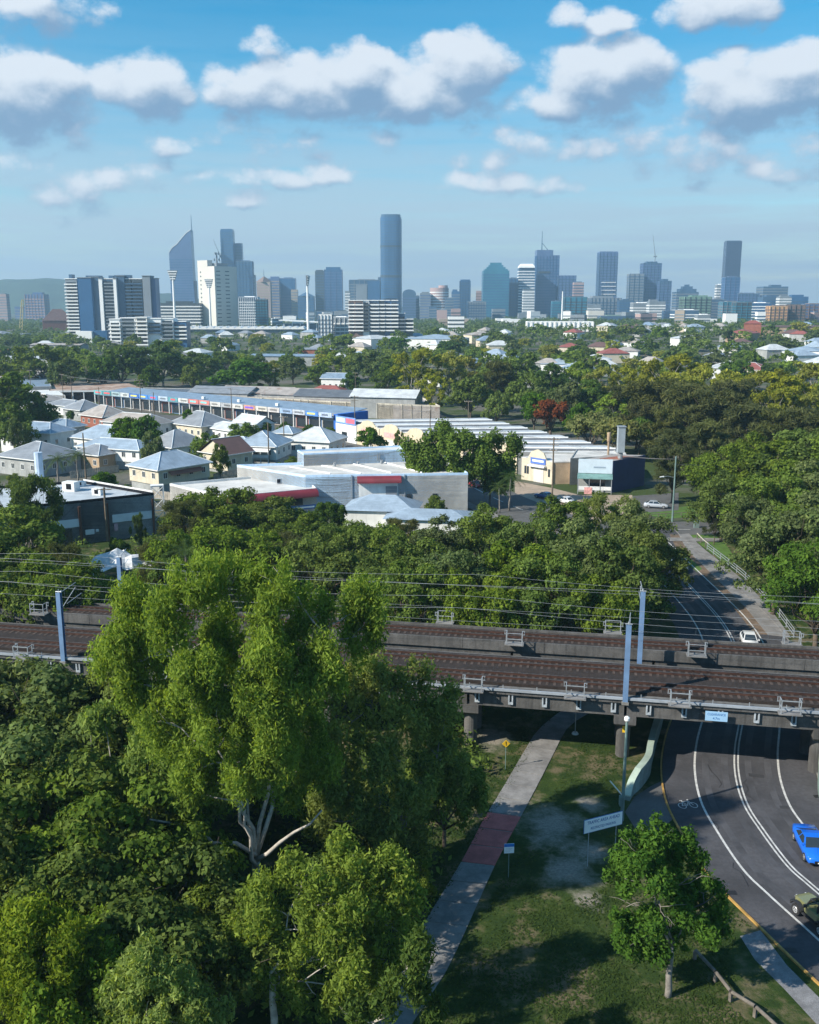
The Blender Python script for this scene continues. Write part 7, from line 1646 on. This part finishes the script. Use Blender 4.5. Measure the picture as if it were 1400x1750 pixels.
def jeep():
    q = G(1399, 1578); _, u = on_road(0, 1578, 1399); t = top('olive_jeep', 'open olive off road vehicle with black roll bars at the right edge', 'off road vehicle', (q.x, q.y, .026), math.atan2(u.y, u.x))
    OL = paint('olive_paint', (.20, .21, .10)); OLD = mat('black_plastic', (.025, .026, .03), .6, var=.1)
    MB().loft([[(-1.85, -.72, .62), (-1.85, .72, .62), (-1.85, .74, 1.12), (-1.85, -.74, 1.12)], [(.45, -.74, .60), (.45, .74, .60), (.45, .76, 1.14), (.45, -.76, 1.14)], [(.62, -.70, .62), (.62, .70, .62), (.62, .70, 1.16), (.62, -.70, 1.16)]]).obj('body_tub', OL, t)
    MB().loft([[(.625, -.66, .66), (.625, .66, .66), (.625, .66, 1.16), (.625, -.66, 1.16)], [(1.5, -.58, .66), (1.5, .58, .66), (1.5, .56, 1.09), (1.5, -.56, 1.09)], [(1.78, -.52, .66), (1.78, .52, .66), (1.78, .52, 1.03), (1.78, -.52, 1.03)]]).obj('bonnet', OL, t)
    MB().bb(1.781, 1.84, -.5, .5, .62, 1.0).obj('grille', OLD, t)
    for s in (-1, 1):
        MB().tube([(1.8, s * .36, .88), (1.88, s * .36, .88)], .12, 12).obj('headlight', LAMP, t)
        for x in (-1.18, 1.2):
            rr_ = []
            for k in range(7):
                a = math.pi * (.08 + .84 * k / 6); rr_.append([(x + .52 * math.cos(a), s * .70, .46 + .46 * math.sin(a)), (x + .52 * math.cos(a), s * .96, .44 + .46 * math.sin(a)), (x + .57 * math.cos(a), s * .96, .48 + .50 * math.sin(a)), (x + .57 * math.cos(a), s * .70, .50 + .50 * math.sin(a))])
            MB().loft(rr_).obj('wheel_flare', OLD, t); wheel(t, x, s * .82, .40, .27)
        MB().bb(-.75, .42, s * .765 - .012, s * .765 + .012, .64, 1.12).obj('door', OL, t); MB().bb(.30, .42, s * .80, s * 1.02, 1.12, 1.32).obj('wing_mirror', OLD, t); MB().bb(-.7, .7, s * .78 - .07, s * .78 + .07, .42, .52).obj('side_step', OLD, t)
        MB().tube([(-1.6, s * .62, 1.1), (-1.5, s * .58, 1.72), (-.55, s * .58, 1.78), (.2, s * .60, 1.74), (.50, s * .66, 1.16)], .05, 8).obj('roll_bar', OLD, t); MB().tube([(-.5, s * .6, 1.1), (-.55, s * .58, 1.78)], .05, 8).obj('roll_bar', OLD, t)
    for x, z in ((-1.5, 1.72), (-.55, 1.78)): MB().tube([(x, -.58, z), (x, .58, z)], .05, 8).obj('roll_bar', OLD, t)
    MB().loft([[(.47, -.66, 1.18), (.47, .66, 1.18), (.50, .66, 1.18), (.50, -.66, 1.18)], [(.22, -.60, 1.70), (.22, .60, 1.70), (.25, .60, 1.70), (.25, -.60, 1.70)]]).obj('windscreen', GLASSD, t); MB().tube([(.23, -.62, 1.73), (.23, .62, 1.73)], .045, 6).obj('windscreen_frame', OLD, t)
    for y in (-.34, .34): MB().loft([[(-.35, y - .24, .8), (.15, y - .24, .8), (.15, y + .24, .8), (-.35, y + .24, .8)], [(-.35, y - .24, 1.0), (.15, y - .24, 1.0), (.15, y + .24, 1.0), (-.35, y + .24, 1.0)]]).obj('seat', OLD, t); MB().bb(-.48, -.36, y - .23, y + .23, .95, 1.55).obj('seat_back', OLD, t)
    sp = MB().tube([(-.14, 0, 0), (.14, 0, 0)], .39, 20).obj('spare_wheel', TYRE, t, (-2.02, .05, 1.0)); MB().tube([(-.16, 0, 0), (-.1, 0, 0)], .22, 12).obj('spare_rim', RIM, sp)
    MB().bb(-2.0, -1.86, -.8, .8, .50, .64).obj('rear_bumper', OLD, t); MB().bb(1.85, 2.0, -.75, .75, .48, .62).obj('front_bumper', OLD, t)
jeep()

# parked cars, fences and garden shrubs among the houses and shops
pcs = [('white', (.66, .67, .68)), ('red', (.30, .03, .03)), ('dark grey', (.07, .075, .08)), ('silver', (.42, .44, .47)), ('blue', (.04, .09, .25))]
for k, (px, py, where) in enumerate(((330, 727, 'before the red shop signs'), (372, 733, 'before the white shop signs'), (505, 752, 'beside the blue end of the shop row'), (655, 782, 'before the cream warehouse fronts'), (930, 852, 'on the tan yard by the cream gable'), (965, 860, 'at the yard edge near the corner shop'), (812, 832, 'on the street behind the open crowned tree'))):
    q = G(px, py); cn, cc = pcs[k % 5]; car('parked_car', cn + ' car parked ' + where, (q.x, q.y, .03), R(rh.choice([125, 130, -52, 20])), paint('parked_' + cn.replace(' ', '_'), cc), 4.5, 1.8, 1.46)
for k, (a, b, lab) in enumerate((((215, 846), (300, 856), 'pale paling fence before the cream two storey house'), ((365, 822), (415, 812), 'pale paling fence right of the brown gabled cottage'), ((120, 818), (205, 806), 'pale paling fence before the long white house'), ((480, 795), (590, 785), 'pale paling fence before the pyramid roofed cottage'), ((285, 760), (390, 768), 'pale paling fence behind the brown gabled cottage'))):
    p, q = G(*a), G(*b); t = top('paling_fence', lab, 'fence', p, math.atan2(q.y - p.y, q.x - p.x)); L = (q - p).length; n = int(L / .45)
    pm = MB().bb(-.19, .19, -.02, .02, 0, 1.75).mesh('paling', mat('paling_timber', (.36, .33, .29), .9, var=.3, scale=1.5))
    for j in range(n): put('paling', pm, t, (.25 + j * .45, 0, random.uniform(-.04, .04)))
    for z in (.4, 1.35): MB().bb(0, L, .021, .07, z, z + .09).obj('rail', WOODG, t)
for k in range(26):
    px, py = rh.uniform(20, 600), rh.uniform(735, 835); q = G(px, py)
    tree(rh.choice(['bush', 'bushG']), q.x, q.y, rh.uniform(1.4, 3.0), 1.1, 'small garden shrub between the houses in front of the shop row', 'garden shrubs')

# ------------------------------------------------------------------ air
def haze():
    m = bpy.data.materials.new('haze'); m.use_nodes = True; nt = m.node_tree; nt.nodes.clear(); out = nt.nodes.new('ShaderNodeOutputMaterial'); v = nt.nodes.new('ShaderNodeVolumePrincipled')
    v.inputs['Color'].default_value = (.50, .79, 1.0, 1); v.inputs['Density'].default_value = HAZE; v.inputs['Anisotropy'].default_value = .2; nt.links.new(v.outputs[0], out.inputs['Volume'])
    o = MB().bb(-4500, 4500, -300, 5500, -8, 300).obj('haze', m); tag(o, 'thin blue air haze over the whole city', 'haze', kind='stuff')
HAZE = .000165
haze()
